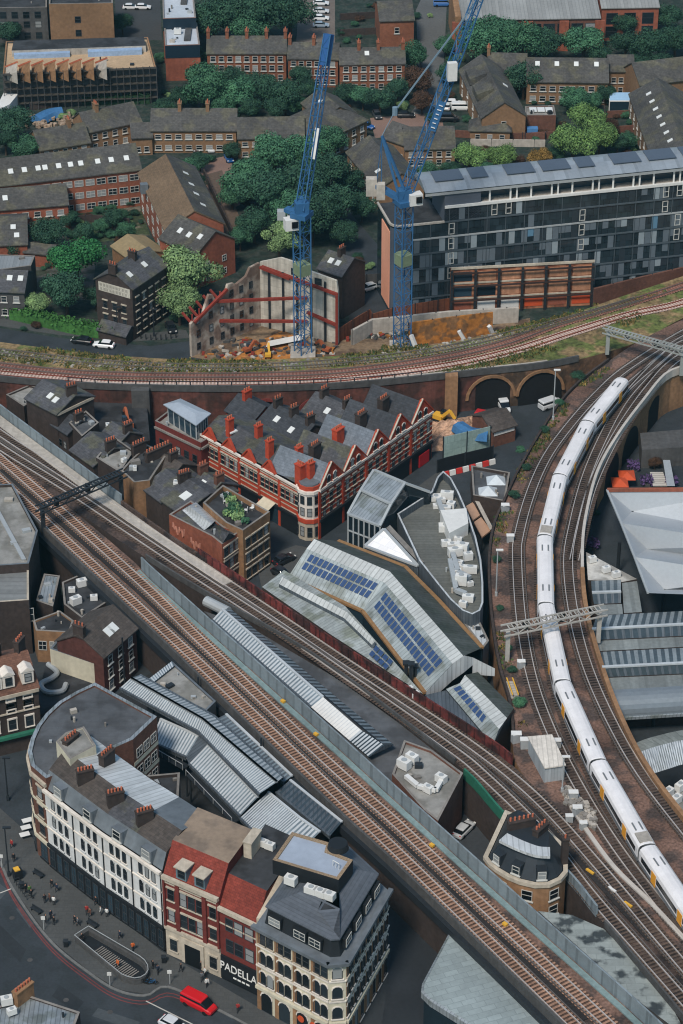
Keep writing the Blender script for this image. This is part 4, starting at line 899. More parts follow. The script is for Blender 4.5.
for x, y, s_, wd in ((404, 768, 1.3, 'tall pale unit at the left of the ducted roof'), (412, 762, 1.2, 'pale unit nearest the canopy end on the ducted roof'), (428, 792, 1.0, 'pale unit at the street edge of the ducted roof'), (441, 782, 1.1, 'pale unit at the right of the ducted roof')): ac_unit(at(x, y, 8.6), -.7, s_, wd)
du = MB(); pz = [at(x, y, 9.3) for x, y in ((406, 776), (418, 786), (436, 790), (444, 776))]
for a, b in zip(pz, pz[1:]): du.beam(a, b, .7, .6)
tag(du.build('duct', METALW), 'zigzag white duct on the flat roof between the viaducts', 'duct')
ro = thing('storage_tank', 'pale rounded tank on the dark siding at the point of the viaduct fork', 'tank', at(218, 607, 7.6)); m = MB(); m.tube(at(206, 601, 8.6), at(228, 612, 8.6), .9, 12); m.build('tank_body', METALL, ro); m = MB(); m.box(at(217, 606, 7.4), 5, 1.4, .5, -.7); m.build('cradle', METALD, ro)
# drum-fronted brick building
DZ = 10.5
dpx = [(485, 857), (490, 864), (498, 870), (508, 876), (520, 881), (535, 884.5), (549, 884), (560, 879), (566, 872), (566, 848), (541, 826), (506, 812)]
D_ = ccw(PP(dpx, DZ)); dr = thing('round_fronted_building', 'tan brick building with bowed front and black lead roof in the viaduct gap', 'building', (centre(D_).x, centre(D_).y, 0))
m = MB(); ring(m, D_, 0, D_, DZ); m.build('wall', BRICKY, dr); d1 = inset(D_, -.25); m = MB(); ring(m, d1, DZ-.5, d1, DZ+.1); ring(m, d1, DZ+.1, inset(D_, .4), DZ+.1); ring(m, D_, DZ-.5, d1, DZ-.5); m.build('cornice', STONE, dr)
d2, d3 = inset(D_, .5), inset(D_, 2.6); LB = M('lead_black', '#2f353b', .5, .15, .2, metal=.2); m = MB(); ring(m, d2, DZ+.1, d3, DZ+3.6); cap(m, d3, DZ+3.6); m.build('roof', LB, dr)
rdg = resample(spline([q.lerp(q, 0) for q in [Z(503, 838, DZ+3.8), Z(520, 846, DZ+3.8), Z(537, 852, DZ+3.8), Z(550, 853, DZ+3.8)]], 5), n=14); m = MB(); sweep(m, rdg, rectprof(-1.0, 1.0, -.2, .25)); m.build('ridge_cap', ZINCL, dr)
ff = PP(dpx[:9], DZ)
for i in (1, 3, 5): 
    a, b = ff[i], ff[i+1]; d = (b-a).normalized(); n = Vector((-d.y, d.x, 0)); ang = math.atan2(d.y, d.x); c = a.lerp(b, .5)+n*.8+Vector((0, 0, .3)); m = MB(); m.box(c+n*.6, 1.5, 1.9, 1.8, ang, 0); q = m.build('dormer', LB, dr); addwin(q, c-n*.4+Vector((0, 0, .2)), ang, 'white', 1.2, 1.4)
for i in (2, 4, 6): a, b = ff[i], ff[i+1]; wins(dr, a, b, [1.6, 4.4, 7.3], 1, 1.6, 1.8, 'white')
a = ff[0].lerp(ff[1], .5); chimney(dr, Z(521, 832, DZ+2.6), .3, 4, 1, 2.2, BRICKD, 6); chimney(dr, Z(540, 838, DZ+2.6), .9, 2.6, 1, 2.0, BRICKD, 4); chimney(dr, Z(564, 863, DZ), .2, .9, .9, 4.4, BRICKD, 1)
# tiled canopy roofs at the bottom
WETP = M('stone_tile_roof', '#8d9593', .6, .12, .2, pat='panel', per=2.4, per2=1.2, pd=.16, alt='#3c4244', altf=.42, bs=.16)
WETT = M('stone_tile_roof_plain', '#8c9798', .55, .1, .25, pat='panel', per=2.0, per2=1.0, pd=.22, bs=.1)
q = ccw(PP([(538, 911), (572, 915), (604, 929), (640, 966), (668, 1000), (690, 1040), (640, 1002)], 7.6)); c = centre(q); r = thing('tiled_canopy', 'pale tiled roof with dark wet blotches between the lower viaducts', 'canopy', (c.x, c.y, 0)); m = MB(); m.prism(q, 6.8, 7.6, 1, 0, True); m.build('roof', [WETP, CONCD], r); posts(r, inset(q, 1.2), 0, 6.9, METALD, .25)
tx = [(449, 933), (457, 931.5), (500, 971), (560, 1026), (600, 1062), (520, 1050), (470, 1026), (430, 1001), (421, 992), (422, 984)]
q = ccw(PP(tx, 6.6)); c = centre(q); r = thing('tiled_canopy', 'triangular pale tiled roof with rounded corners below the brown viaduct', 'canopy', (c.x, c.y, 0)); m = MB(); inn = inset(q, .3); m.prism(q, 5.6, 6.6, 1, None, True); ring(m, q, 6.6, inn, 6.75, 1); ring(m, inn, 6.75, inn, 6.62, 1); m.build('fascia', [CONCD, ZINC], r); m = MB(); cap(m, inn, 6.65); m.build('roof', WETT, r, uvdir=(.93, .36, 0)); m = MB(); ring(m, inset(q, .4), 0, inset(q, .4), 5.6); m.build('glass_front', GLASSB, r)
# ================================================================ left edge blocks
r, p = flat('grey_roof_block', 'large block with a worn grey flat roof at the left edge below the gantry', 'building', PP([(-30, 488), (13, 486), (38, 533), (29, 566), (-30, 570)], 11.5), 11.5, BRICKD, FELTL, .5, coping=LEAD)
m = MB(); m.beam(at(-2, 512, 11.6), at(24, 560, 11.6), .7, .4); m.build('roof_rail', METALL, r)
r, p = flat('grey_roof_block', 'lower grey roofed front block with a white bay window at the left edge', 'building', PP([(-30, 568), (29, 564), (29, 602), (-30, 606)], 10.3), 10.3, BRICKD, M('roof_lead_flat', '#787b7b', .8, .15, .2, pat='course', per=1.2, pd=.15), .4, coping=STONE)
a, b = at(-20, 604, 10.3), at(28, 600.5, 10.3); wins(r, a, b, [6.2], 1, 6.2, 2.6, 'casement', (b-a).length*.45, .3); band(r, a, b, 5.0, .8, .3, STONE, 'cornice'); wins(r, a, b, [1.5], 2, 1.6, 2.2, 'white')
# dark Victorian with white window surrounds
A, B = at(-36, 704, 11.5), at(38, 686.5, 11.5)
r, inf = gable('victorian_corner_house', 'dark brick Victorian house with white window surrounds and two white dormers', 'building', A, B, 11, 11.5, 14.6, BRICKD, M('tile_brown', '#6a4c3f', .85, .35, .3, pat='tile', per=.6, per2=.35, pd=.3), shift=.5)
a, b = inf['A'], inf['B']; L = inf['L']; wins(r, a, b, [1.2+3.3*k for k in (1, 2)]+[10.9-2.4], 4, 1.25, 2.0, 'surround', .4, .4); band(r, a, b, 10.9, .6, .5, STONE, 'cornice'); band(r, a, b, 7.6, .25, .2, STONE, 'string_course'); band(r, a, b, 3.2, .5, .7, GREENM, 'shop_fascia')
for t in (.45, .62, .88): 
    c = inf['rp'](t, .2)-inf['b']*.6; ang = math.atan2(inf['d'].y, inf['d'].x); m = MB(); m.box(c+inf['b']*.8, 1.9, 2.0, 2.2, ang); m.hexa([tuple(c+inf['d']*x+inf['b']*y+Vector((0, 0, 2.2))) for x, y in ((-1.1, -.3), (1.1, -.3), (1.1, 1.9), (-1.1, 1.9))]+[tuple(c+inf['d']*x+inf['b']*y+Vector((0, 0, 2.9))) for x, y in ((-.1, -.3), (.1, -.3), (.1, 1.9), (-.1, 1.9))]); q = m.build('dormer', STONEW, r); addwin(q, c-inf['b']*.24+Vector((0, 0, .4)), ang, 'plain', 1.1, 1.5)
for x, y, wd in ((-4, 660, 'over the street end'), (20, 652, 'by the grey block')): chimney(r, at(x, y, 14.2), 1.2, 2.2, .9, 2.4, BRICKD, 4)
wins(r, inf['B'], inf['C'], [5, 8.4], 2, 1.1, 1.9, 'surround', 1, 2)
# rendered side wall annex and red gabled house
r, p = flat('rendered_annex', 'low annex with blank beige side wall and dark roof', 'building', PP([(50, 650), (63, 634), (108, 646), (94, 665)], 6.4), 6.4, CREAM, FELTD, .25, coping=LEAD)
A, B = at(103, 657, 8.6), at(136, 628, 8.6); r, inf = gable('brick_gable_house', 'dark red brick house with white sash windows under the viaduct edge', 'building', A, B, 9, 8.6, 11.4, M('brick_sooty_brown', '#553530', .9, .35, .35, fs=1.4, streak=.2), SLATEB)
wins(r, inf['A'], inf['B'], [1.2, 3.6, 6.2], 3, 1.2, 1.7, 'white', .4, .4); skylights(inf, [(.5, .45), (.62, .45)], 1.6, 1.6); chimney(r, inf['rp'](.02, 1), math.atan2(inf['b'].y, inf['b'].x), 2, .8, 1.4, BRICKD, 3)
r, p = flat('zinc_roof_shed', 'shed with pale grey sheet roof beside the worn grey roofed block', 'shed', PP([(44, 574), (60, 576), (53, 607), (36, 601)], 7), 7, BRICKD, ZINC, .1)
r, p = flat('low_yard_building', 'low olive brick yard building with three blind windows', 'building', PP([(33, 622), (60, 612), (74, 622), (70, 634), (36, 632)], 6), 6, BRICKY, FELTD, .3); a, b = at(36, 632, 6), at(70, 634, 6); wins(r, a, b, [2.5], 3, 1.4, 1.8, 'casement')
r, p = flat('yard_roof', 'dark cluttered flat roof with pipes between zinc shed and viaduct', 'building', PP([(62, 584), (90, 572), (110, 602), (82, 620), (64, 606)], 6.5), 6.5, BRICKD, FELTD, .4)
for j, (x, y, wd) in enumerate(((72, 592, 'first clutter unit from the zinc shed'), (82, 586, 'clutter unit at the back of the dark roof'), (94, 600, 'clutter unit nearest the viaduct'), (76, 604, 'clutter unit at the front of the dark roof'))): ac_unit(at(x, y, 6.5), R(0, 1), R(.7, 1.2), 'grey '+wd)
pd_ = MB(); pz = resample(spline([at(x, y, 3.2) for x, y in ((48, 664), (57, 672), (52, 678), (41, 684), (47, 692), (62, 691), (66, 684))], 8), n=30); sweep(pd_, pz, [(math.cos(t)*.45, math.sin(t)*.45) for t in [k*math.pi/4 for k in range(8)]]); tag(pd_.build('extract_pipe', METALL), 'pale S shaped extract pipe in the yard behind the Victorian house', 'pipe')
yd = MB(); q = ccw(PP([(40, 690), (46, 662), (96, 668), (92, 684), (60, 702), (40, 715)], 2.6)); yd.prism(q, 0, 2.6, 1, 0); tag(yd.build('yard_deck', [FELTD, BRICKD]), 'dark low roof in the yard carrying the S shaped pipe', 'flat roof')
# ================================================================ dark terraces between the wide viaduct and the old viaduct
def dk(name, label, pts, z, wm, rm, par=.35, **k): return flat(name, label, 'building', PP(pts, z), z, wm, rm, par, **k)
r, inf = gable('dark_slate_house', 'tall dark house with skylit slate roof at the upper left viaduct edge', 'building', at(26, 398, 11), at(57, 414, 11), 9, 11, 13, BRICKD, SLATE); skylights(inf, [(.5, .5), (.7, .45)]); band(r, inf['B'], inf['C'], 10.6, .5, .2, STONE, 'cornice'); chimney(r, inf['rp'](.9, 1), .5, 2, .8, 1.6)
dk('flat_roof_house', 'dark flat roofed house behind the panel parapet, left of the orange digger', [(69, 424), (86, 412), (99, 424), (82, 438)], 9, BRICKD, FELT)
r, inf = gable('dark_terrace_house', 'dark sooty terrace house with twin slates just above the panel parapet', 'building', at(71, 450, 8.5), at(94, 466, 8.5), 9, 8.5, 10.5, BRICKD, SLATE); chimney(r, inf['rp'](.95, .9), .6, 2, .8, 1.6)
dk('light_flat_roof_house', 'house with pale grey flat roof beside the gantry end', [(96, 459), (114, 438), (134, 452), (120, 474)], 9.5, BRICKD, FELTL)
r, p = dk('chimney_wall_house', 'stock brick house with a row of pots on its party wall by the gantry', [(121, 472), (130, 462), (147, 446), (167, 456), (150, 482), (134, 484)], 9.5, BRICKY, FELTD)
chimney(r, at(158, 456, 9.8), .75, 5.5, .8, 1.6, BRICKD, 9); chimney(r, at(139, 452, 9.8), .75, 3.0, .8, 1.8, BRICKD, 5)
r, p = dk('pale_eaves_shed', 'small shed with white edged roof behind the skylit slate house', [(73, 407), (82, 394), (90, 401), (79, 417)], 8, BRICKD, ZINC)
dk('back_yard_block', 'low dark block against the old viaduct at the far left', [(6, 396), (30, 386), (46, 392), (24, 408)], 7, BRICKD, FELTL)
r, inf = gable('dark_back_house', 'dark roofed house with low slopes behind the graffiti building', 'building', at(143, 488, 8), at(162, 502, 8), 10, 8, 10, BRICKD, SLATE); chimney(r, inf['rp'](.9, 1), .6, 1.8, .8, 1.6)
r, inf = gable('skylit_back_house', 'dark roof with one bright skylight beside the rooftop garden', 'building', at(162, 500, 8.5), at(182, 514, 8.5), 12, 8.5, 10.3, BRICKD, SLATE); skylights(inf, [(.5, .5)], 1.8, 1.8)
r, p = dk('graffiti_building', 'red brick building with faded graffiti on its long viaduct wall', [(169, 516), (191, 502), (224, 528), (240, 533), (222, 546), (212, 538)], 9.5, BRICKO, SLATE)
m = MB(); m.hexa([Z(182, 510, 9.6), Z(196, 502, 9.6), Z(216, 520, 9.6), Z(204, 530, 9.6), Z(184, 509, 9.7), Z(189, 506, 11), Z(212, 524, 11), Z(206, 529, 9.7)]); m.build('lantern_roof', [ZINCL], r)
m = MB(); m.hexa([Z(210, 528, 9.6), Z(228, 531, 9.6), Z(236, 536, 9.6), Z(222, 545, 9.6), Z(211, 527, 9.7), Z(219, 525, 12), Z(229, 533, 12), Z(222, 544, 9.7)]); m.build('roof', SLATE, r)
a, b = at(222, 546, 9.5), at(240, 533, 9.5); wins(r, a, b, [1, 4.0, 6.8], 3, 1.1, 2.0, 'stone', .3, .3)
GRA = M('graffiti_paint', '#b07a68', .9, .3, .3); a, b = at(169, 516, 9.5), at(212, 538, 9.5); d = (b-a).normalized(); n = Vector((d.y, -d.x, 0))
def scrawl(t0, t1, z, h):
    pts_ = []; k = 14
    for j in range(k+1):
        t = t0+(t1-t0)*j/k; q = a.lerp(b, t)+n*.05; pts_.append(Vector((q.x, q.y, z+h*.5*math.sin(j*1.9)+h*.3*math.sin(j*.9))))
    m = MB()
    for p_, q_ in zip(pts_, pts_[1:]): m.beam(p_, q_, .28, .06)
    return m
for t0, t1, z in ((.08, .36, 7.6), (.5, .72, 6.4)): scrawl(t0, t1, z, 1.5).build('graffiti', GRA, r)
r, p = dk('roof_garden_building', 'brick corner building with a planted rooftop garden full of pots', [(203, 507), (223, 489), (270, 516), (243, 535), (226, 527)], 10, BRICKY, FELTD, .9)
a, b = at(243, 535, 10), at(270, 516, 10); wins(r, a, b, [.6, 3.8, 6.9], 4, 1.1, 1.9, 'stone', .4, .4); GARD = p
# red low building with glass penthouse
q = PP([(155, 424), (201, 446), (214, 438), (168, 414)], 9.4); r, p = flat('maroon_brick_block', 'maroon brick block with planted roof edge and glazed penthouse beside the striped building', 'building', q, 9.4, BRICKW, FELTL, .7)
a, b = at(155, 424, 9.4), at(201, 446, 9.4); wins(r, a, b, [1, 4.6], 5, 1.2, 2.3, 'plain', .6, .6); band(r, a, b, 8.6, .4, .3, CONC, 'cornice'); a2, b2 = at(201, 446, 9.4), at(214, 438, 9.4); band(r, a2, b2, 8.6, .4, .3, CONC, 'cornice')
pent = PP([(168, 405), (196, 423), (207, 414), (180, 401)], 13); pc = ccw(pent); m = MB(); ring(m, pc, 9.4, inset(pc, -.1), 13); m.build('penthouse_glass', GLASSB, r); m = MB(); po = inset(pc, -.6); pi = inset(pc, 1.2); ring(m, po, 12.9, po, 13.1); ring(m, po, 13.1, pi, 13.7); cap(m, pi, 13.7); m.build('penthouse_roof', M('penthouse_roof', '#99a3ae', .45, .1, .15), r)
for i in range(len(pc)):
    a, b = pc[i], pc[(i+1) % len(pc)]
    for j in range(5): m = MB(); t = a.lerp(b, j/5); m.box((t.x, t.y, 9.4), .25, .25, 3.5); m.build('mullion', METALL, r)
# ================================================================ ground in the middle
sheet('square', [(-40, 395), (60, 400), (260, 405), (640, 345), (760, 340), (760, 900), (690, 900), (560, 820), (520, 770), (200, 560), (100, 500), (-40, 400)], .004, ASPH)
sheet('pavement', [(296, 545), (330, 552), (346, 540), (440, 470), (446, 476), (350, 560), (290, 580), (262, 590), (256, 560)], .012, PAVE)
# ================================================================ red and white striped building
zs = 10.2
LA, LC = at(200, 433, zs), at(300, 488, zs); RC, RB_ = at(319, 490, zs), at(432.5, 411, zs)
di = (LC-LA).normalized(); nb = Vector((-di.y, di.x, 0)); dr_ = (RB_-RC).normalized(); nl = Vector((-dr_.y, dr_.x, 0))
sb_ = thing('striped_brick_building', 'bright red brick building with white stone stripes, gables and a corner turret', 'building', (LC.x, LC.y, 0))
LD, RD = 10.5, 11.5
fa = LA+nb*LD; fb = RB_+nl*RD
# inner corner where the two wings meet
def meet(p, u, q, v):
    c = u.x*v.y-u.y*v.x; t = ((q-p).x*v.y-(q-p).y*v.x)/c; return p+u*t
ic = meet(LA+nb*LD, di, RB_+nl*RD, dr_)
poly = [LA, LC, RC, RB_, fb, ic, fa]
m = MB(); ring(m, poly, 0, poly, zs); m.build('wall', BRICKR, sb_)
SLATED = M('slate_charcoal', '#3d4045', .8, .35, .35, fs=1.6, pat='tile', per=.9, per2=.45, pd=.28, streak=.15)
def wing(A, B, n, D, peak, faces, pk0=.0):
    """gabled bays along A->B with roofs running back D"""
    d = (B-A).normalized(); b = Vector((-d.y, d.x, 0)); L = (B-A).length/n; k = peak
    for i in range(n):
        a0 = A+d*L*i; a1 = A+d*L*(i+1); pm = a0.lerp(a1, .5); up = Vector((0, 0, 1)); w_ = L*.5
        gw = MB(); gw.hexa([a0+d*.1-b*.15, a1-d*.1-b*.15, a1-d*.1+b*.25, a0+d*.1+b*.25, pm-d*.3-b*.15+up*(k+.5), pm+d*.3-b*.15+up*(k+.5), pm+d*.3+b*.25+up*(k+.5), pm-d*.3+b*.25+up*(k+.5)]); gq = gw.build('gable', BRICKR, sb_)
        for s_ in (0, 1):
            e = a0 if s_ == 0 else a1; cp = MB(); cp.beam(e-b*.2+up*.3, pm-b*.2+up*(k+.65), .3, .2); cp.build('coping', STONE if s_ == 0 else BRICKR, sb_)
        r = MB(); r.poly([a0, pm+up*k, pm+up*k+b*D, a0+b*D]); r.poly([pm+up*k, a1, a1+b*D, pm+up*k+b*D]); r.poly([a0+b*D, pm+up*k+b*D, a1+b*D]); r.build('roof', (SLATEL, SLATE, SLATEL, SLATED, SLATED)[i], sb_)
        wins(gq, a0-b*.16, a1-b*.16, [zs+.4], 2, .95, 1.5, 'arch', L*.24, L*.24)
        if faces[i]: chimney(sb_, pm+b*D*.55+d*L*.5+up*1.0, math.atan2(d.y, d.x), 2.2, 1.2, 2.8, BRICKR if i == 1 else BRICKD, 4)
wing(RC, RB_, 5, RD-.2, 3.6, [1, 1, 1, 1, 0])
# left wing: low parallel slates behind small pediments
for i in range(5):
    a0 = LA+di*((LC-LA).length*i/5); a1 = LA+di*((LC-LA).length*(i+1)/5); up = Vector((0, 0, 1)); pm = a0.lerp(a1, .5)
    r = MB(); r.poly([a0+nb*.6, a1+nb*.6, a1+nb*4.6+up*1.9, a0+nb*4.6+up*1.9]); r.poly([a1+nb*LD, a0+nb*LD, a0+nb*4.6+up*1.9, a1+nb*4.6+up*1.9]); r.poly([a0+nb*.6, a0+nb*4.6+up*1.9, a0+nb*LD]); r.poly([a1+nb*.6, a1+nb*LD, a1+nb*4.6+up*1.9]); r.build('roof', SLATE if i < 4 else SLATE, sb_)
    if i < 4:
        g_ = MB(); e = a0; g_.hexa([a0+di*.9-nb*.15, a1-di*.9-nb*.15, a1-di*.9+nb*.3, a0+di*.9+nb*.3, pm-di*.2-nb*.15+up*2.2, pm+di*.2-nb*.15+up*2.2, pm+di*.2+nb*.3+up*2.2, pm-di*.2+nb*.3+up*2.2]); g_.build('gable', BRICKR, sb_)
        for e in (a0+di*.9, a1-di*.9): cpm = MB(); cpm.beam(e-nb*.2+up*.15, pm-nb*.2+up*2.3, .4, .22); cpm.build('coping', BRICKR, sb_)
    chimney(sb_, a1+nb*(2.6+i % 2*2.2)+up*.9, math.atan2(di.y, di.x)+1.57, 1.3, .9, 3.2, BRICKR, 3)
    if i in (1,): m = MB(); c = a0+nb*3+up*1.4; m.box(c, 1.6, 1.6, .25, .7); m.build('skylight', SKYL, sb_)
for A, B in ((LA, LC), (RC, RB_)):
    n = 5; d = (B-A).normalized(); L = (B-A).length/n
    for z in (4.1, 5.1, 6.1, 7.1, 8.1, 9.2): band(sb_, A, B, z, .2, .06, STONE, 'stone_stripe')
    band(sb_, A, B, zs-.3, .4, .35, STONEW, 'cornice'); band(sb_, A, B, 3.5, .5, .4, BLACK, 'shop_fascia')
    for i in range(n):
        a, b = A+d*L*i, A+d*L*(i+1); wins(sb_, a, b, [6.3], 4 if A is LA else 3, .95, 2.3, 'stone', .3, .3); wins(sb_, a, b, [4.25], 3, .8, 1.3, 'plain', .5, .5) if A is RC else None
        sh = MB(); wallbox(sh, a+d*.35, b-d*.35, .1, 3.3, .15); sh.build('shopfront', BLACK if i % 2 == 0 or A is RC else GLASSB, sb_)
        pm = MB(); wallbox(pm, a-d*.3, a+d*.3, 0, zs-.3, .18); pm.build('pilaster', BRICKR, sb_)
aw = MB(); q0, q1 = LA.lerp(LC, .64), LA.lerp(LC, .76); aw.poly([(q0.x, q0.y, 4.2), (q1.x, q1.y, 4.2), (q1.x-nb.x*3, q1.y-nb.y*3, 3.0), (q0.x-nb.x*3, q0.y-nb.y*3, 3.0)][::-1]); aw.build('awning', CREAM, sb_)
# corner turret
tc = LC.lerp(RC, .5)+Vector((0, 1.2, 0)); k8 = 10
for z0, z1, rr, mt in ((0, 3.6, 2.3, STONE), (3.6, 4.4, 2.45, BRICKR), (4.4, 9.6, 2.2, STONEW), (9.6, 10.2, 2.5, STONEW), (10.2, 11.0, 2.15, BRICKR)):
    m = MB(); m.tube((tc.x, tc.y, z0), (tc.x, tc.y, z1), rr, k8); m.build('turret', mt, sb_)
m = MB(); m.tube((tc.x, tc.y, 11.0), (tc.x, tc.y, 11.3), 1.9, k8); m.build('turret_roof', LEAD, sb_)
for j in range(-2, 3):
    a_ = -math.pi/2+j*2*math.pi/k8; 
    for z in (5.0, 7.4): addwin(sb_, (tc.x+math.cos(a_)*2.13, tc.y+math.sin(a_)*2.13, z), a_+math.pi/2, 'plain', .9, 1.7)
    addwin(sb_, (tc.x+math.cos(a_)*2.23, tc.y+math.sin(a_)*2.23, .8), a_+math.pi/2, 'plain', .9, 2.0)
m = MB(); wallbox(m, RB_-dr_*4.4, RB_-dr_*1.2, .1, 2.6, .3); m.build('red_door', REDP, sb_)
chimney(sb_, LC-di*1.2+nb*1.2, math.atan2(di.y, di.x), 1.5, 1.3, 3.8, BRICKR, 3)
# ================================================================ solar panelled market hall
def slope_panels(root, a, b, c, d, rows, n, v0, v1, u0, u1, gap=.24):
    """solar panels on the slope a-b (low) d-c (high)"""
    P_ = lambda u, v: (a.lerp(b, u)).lerp(d.lerp(c, u), v)
    nn = (b-a).cross(d-a).normalized()
    if nn.z < 0: nn = -nn
    for r_ in range(rows):
        for j in range(n):
            x0 = u0+(u1-u0)*(j+gap/2)/n; x1 = u0+(u1-u0)*(j+1-gap/2)/n; y0 = v0+(v1-v0)*(r_+.1)/rows; y1 = v0+(v1-v0)*(r_+.9)/rows
            q = [P_(x0, y0), P_(x1, y0), P_(x1, y1), P_(x0, y1)]; m = MB(); m.hexa([p+nn*.08 for p in q]+[p+nn*.16 for p in q], 1, 0)
            m.build('solar_panel', [SOLAR, METALL], root)
HZ0, HZ1 = 8.0, 12.5
ZH = M('hall_sheet', '#a3abab', .5, .22, .3, fs=.8, alt='#898f8a', altf=.45, pat='seam', per=.75, pd=.3, metal=.25, streak=.15); ZHC = M('hall_ridge_sheet', '#c2c5c3', .5, .12, .2, pat='seam', per=.9, pd=.3, metal=.2); HDK = M('hall_back_sheet', '#4d524f', .7, .3, .3, pat='seam', per=.8, pd=.25, alt='#434a44'); GUT = M('gutter_ochre', '#8a6a48', .8, .25, .2)
hl = thing('market_hall', 'zinc market hall with two long double rows of blue solar panels', 'market hall', at(380, 620, 0))
g0, g1, g2 = Z(288, 577, HZ0), Z(362.6, 611, HZ0), Z(425, 693, HZ0); m0, m1, m2 = Z(306.6, 548.6, HZ1-.9), Z(384.6, 582.6, HZ1-.9), Z(452.5, 663.7, HZ1-.9); t0, t1, t2 = Z(314.3, 539, HZ1), Z(390, 571.6, HZ1), Z(463.5, 656, HZ1); b0, b1, b1b, b2 = Z(338, 541, 10), Z(405, 567, 10), Z(438, 600, 10), Z(482, 648, 10)
m = MB(); m.poly([g0, g1, m1, m0]); m.poly([g1, g2, m2, m1]); m.build('sheet_slope', ZH, hl)
m = MB(); m.poly([m0, m1, t1, t0]); m.poly([m1, m2, t2, t1]); m.build('ridge_slope', ZHC, hl)
m = MB(); m.poly([t0, t1, b1, b0]); m.poly([t1, t2, b2, b1b, b1]); m.build('back_slope', HDK, hl)
for a, b in ((g0, g1), (g1, g2), (b0, b1), (b1, b1b), (b1b, b2)): m = MB(); m.beam(a, b, .7, .4); m.build('gutter', GUT, hl)
m = MB(); dn = Vector((0, 0, 1))
for a, b in ((g0, g1), (g1, g2)): m.poly([(a.x, a.y, 4), (b.x, b.y, 4), b, a])
for a, b in ((b1, b0), (b1b, b1), (b2, b1b)): m.poly([(a.x, a.y, 0), (b.x, b.y, 0), b, a])
m.poly([(b0.x, b0.y, 0), (g0.x, g0.y, 0), g0, m0, t0, b0]); m.build('wall', GLASSB, hl)
m = MB(); e = (g2-g1).normalized()*.3; lo = [g2, m2, t2, Z(472, 658, HZ1-1.2), Z(494, 669, 10)]; hi_ = [p+Vector((0, 0, .3)) for p in lo]
for i in range(4):
    z0 = Vector((0, 0, 3.0 if i else 2.2)); m.poly([lo[i]-z0+e, lo[i+1]-Vector((0, 0, 3.0 if i < 2 else 1.2))+e, hi_[i+1]+e, hi_[i]+e])
m.build('end_fascia', ZINCL, hl)
slope_panels(hl, g0, g1, m1, m0, 2, 14, .36, .92, .08, .96); slope_panels(hl, g1, g2, m2, m1, 2, 17, .3, .88, .07, .93)
# lower skirt roof beside the red girder
ls = thing('market_lean_to', 'grey sheet lean-to roof sloping from the solar hall down to the red girder', 'market roof', at(330, 620, 0)); LZ = 8.3; ZLS = M('lean_sheet', '#a0a7a6', .55, .22, .35, alt='#83897f', altf=.45, pat='seam', per=.6, pd=.25, metal=.15, streak=.2)
k0, k1, k2 = Z(262, 587, LZ), Z(330, 634, LZ), Z(404, 682, LZ); u0, u1, u2 = Z(284, 570, 9), Z(345, 606, 9), Z(423, 694, 9); m = MB(); m.poly([k0, k1, u1, u0]); m.poly([k1, k2, u2, u1]); m.build('roof', ZLS, ls); m = MB(); m.poly([(k0.x, k0.y, 0), (k1.x, k1.y, 0), k1, k0]); m.poly([(k1.x, k1.y, 0), (k2.x, k2.y, 0), k2, k1]); m.poly([(u0.x, u0.y, 0), (k0.x, k0.y, 0), k0, u0]); m.build('wall', BRICKD, ls)
c0, c1, c2 = Z(279, 584, 9.2), Z(344, 618, 9.4), Z(372, 645, 9.2); e0, e1, e2 = Z(282, 577, 10.0), Z(347, 612, 10.2), Z(375, 641, 10.0)
m = MB(); m.poly([c0, c1, e1, e0]); m.poly([c1, c2, e2, e1]); m.build('clerestory_roof', ZHC, ls); m = MB(); dz = Vector((0, 0, .9)); m.poly([c0-dz, c1-dz, c1, c0]); m.poly([c1-dz, c2-dz, c2, c1]); m.poly([c2-dz, e2-dz, e2, c2]); m.poly([e1-dz*1.6, e0-dz*1.6, e0, e1]); m.poly([e2-dz*1.6, e1-dz*1.6, e1, e2]); m.build('clerestory_side', ZINCD, ls)
slope_panels(ls, Z(368, 655, 8.75), Z(386, 671, 8.75), Z(394, 662, 8.95), Z(376, 645, 8.95), 2, 4, 0, 1, 0, 1)
# small end roof with one row of panels
er = thing('market_roof', 'short gabled market roof with a single row of solar panels at the red girder end', 'market roof', at(480, 710, 0)); q0, q1 = Z(446, 689, 8.6), Z(493, 745, 8.6); p0, p1 = Z(460, 683, 9.9), Z(499, 729, 9.9); s0, s1 = Z(465, 675, 10.6), Z(507, 718, 10.6); x0, x1 = Z(478, 672, 9.2), Z(514, 708, 9.2)
m = MB(); m.poly([q0, q1, p1, p0]); m.build('sheet_slope', ZH, er); m = MB(); m.poly([p0, p1, s1, s0]); m.build('ridge_slope', ZHC, er); m = MB(); m.poly([s0, s1, x1, x0]); m.build('back_slope', HDK, er); m = MB(); m.poly([(q1.x, q1.y, 0), (x1.x, x1.y, 0), x1, s1, p1, q1]); m.poly([(q0.x, q0.y, 0), (q1.x, q1.y, 0), q1, q0]); m.poly([(x1.x, x1.y, 0), (x0.x, x0.y, 0), x0, x1]); m.build('wall', METALD, er); slope_panels(er, q0, q1, p1, p0, 1, 8, .35, .95, .04, .72)
fl = MB(); fq = [Z(425, 695, 8.35), Z(446, 690, 8.4), Z(492, 745, 8.4), Z(480, 739, 8.35), Z(440, 710, 8.35)]; fl.prism(ccw(fq), 0, 8.35, 1, 0); tag(fl.build('sheet_roof', [ZINCD, BRICKD]), 'plain grey sheet roof triangle between solar hall end and red girder', 'market roof')
vu = thing('flue_cluster', 'cluster of dark flues and pale boxes where the solar hall meets the red girder', 'flues', at(411, 682, 8.3))
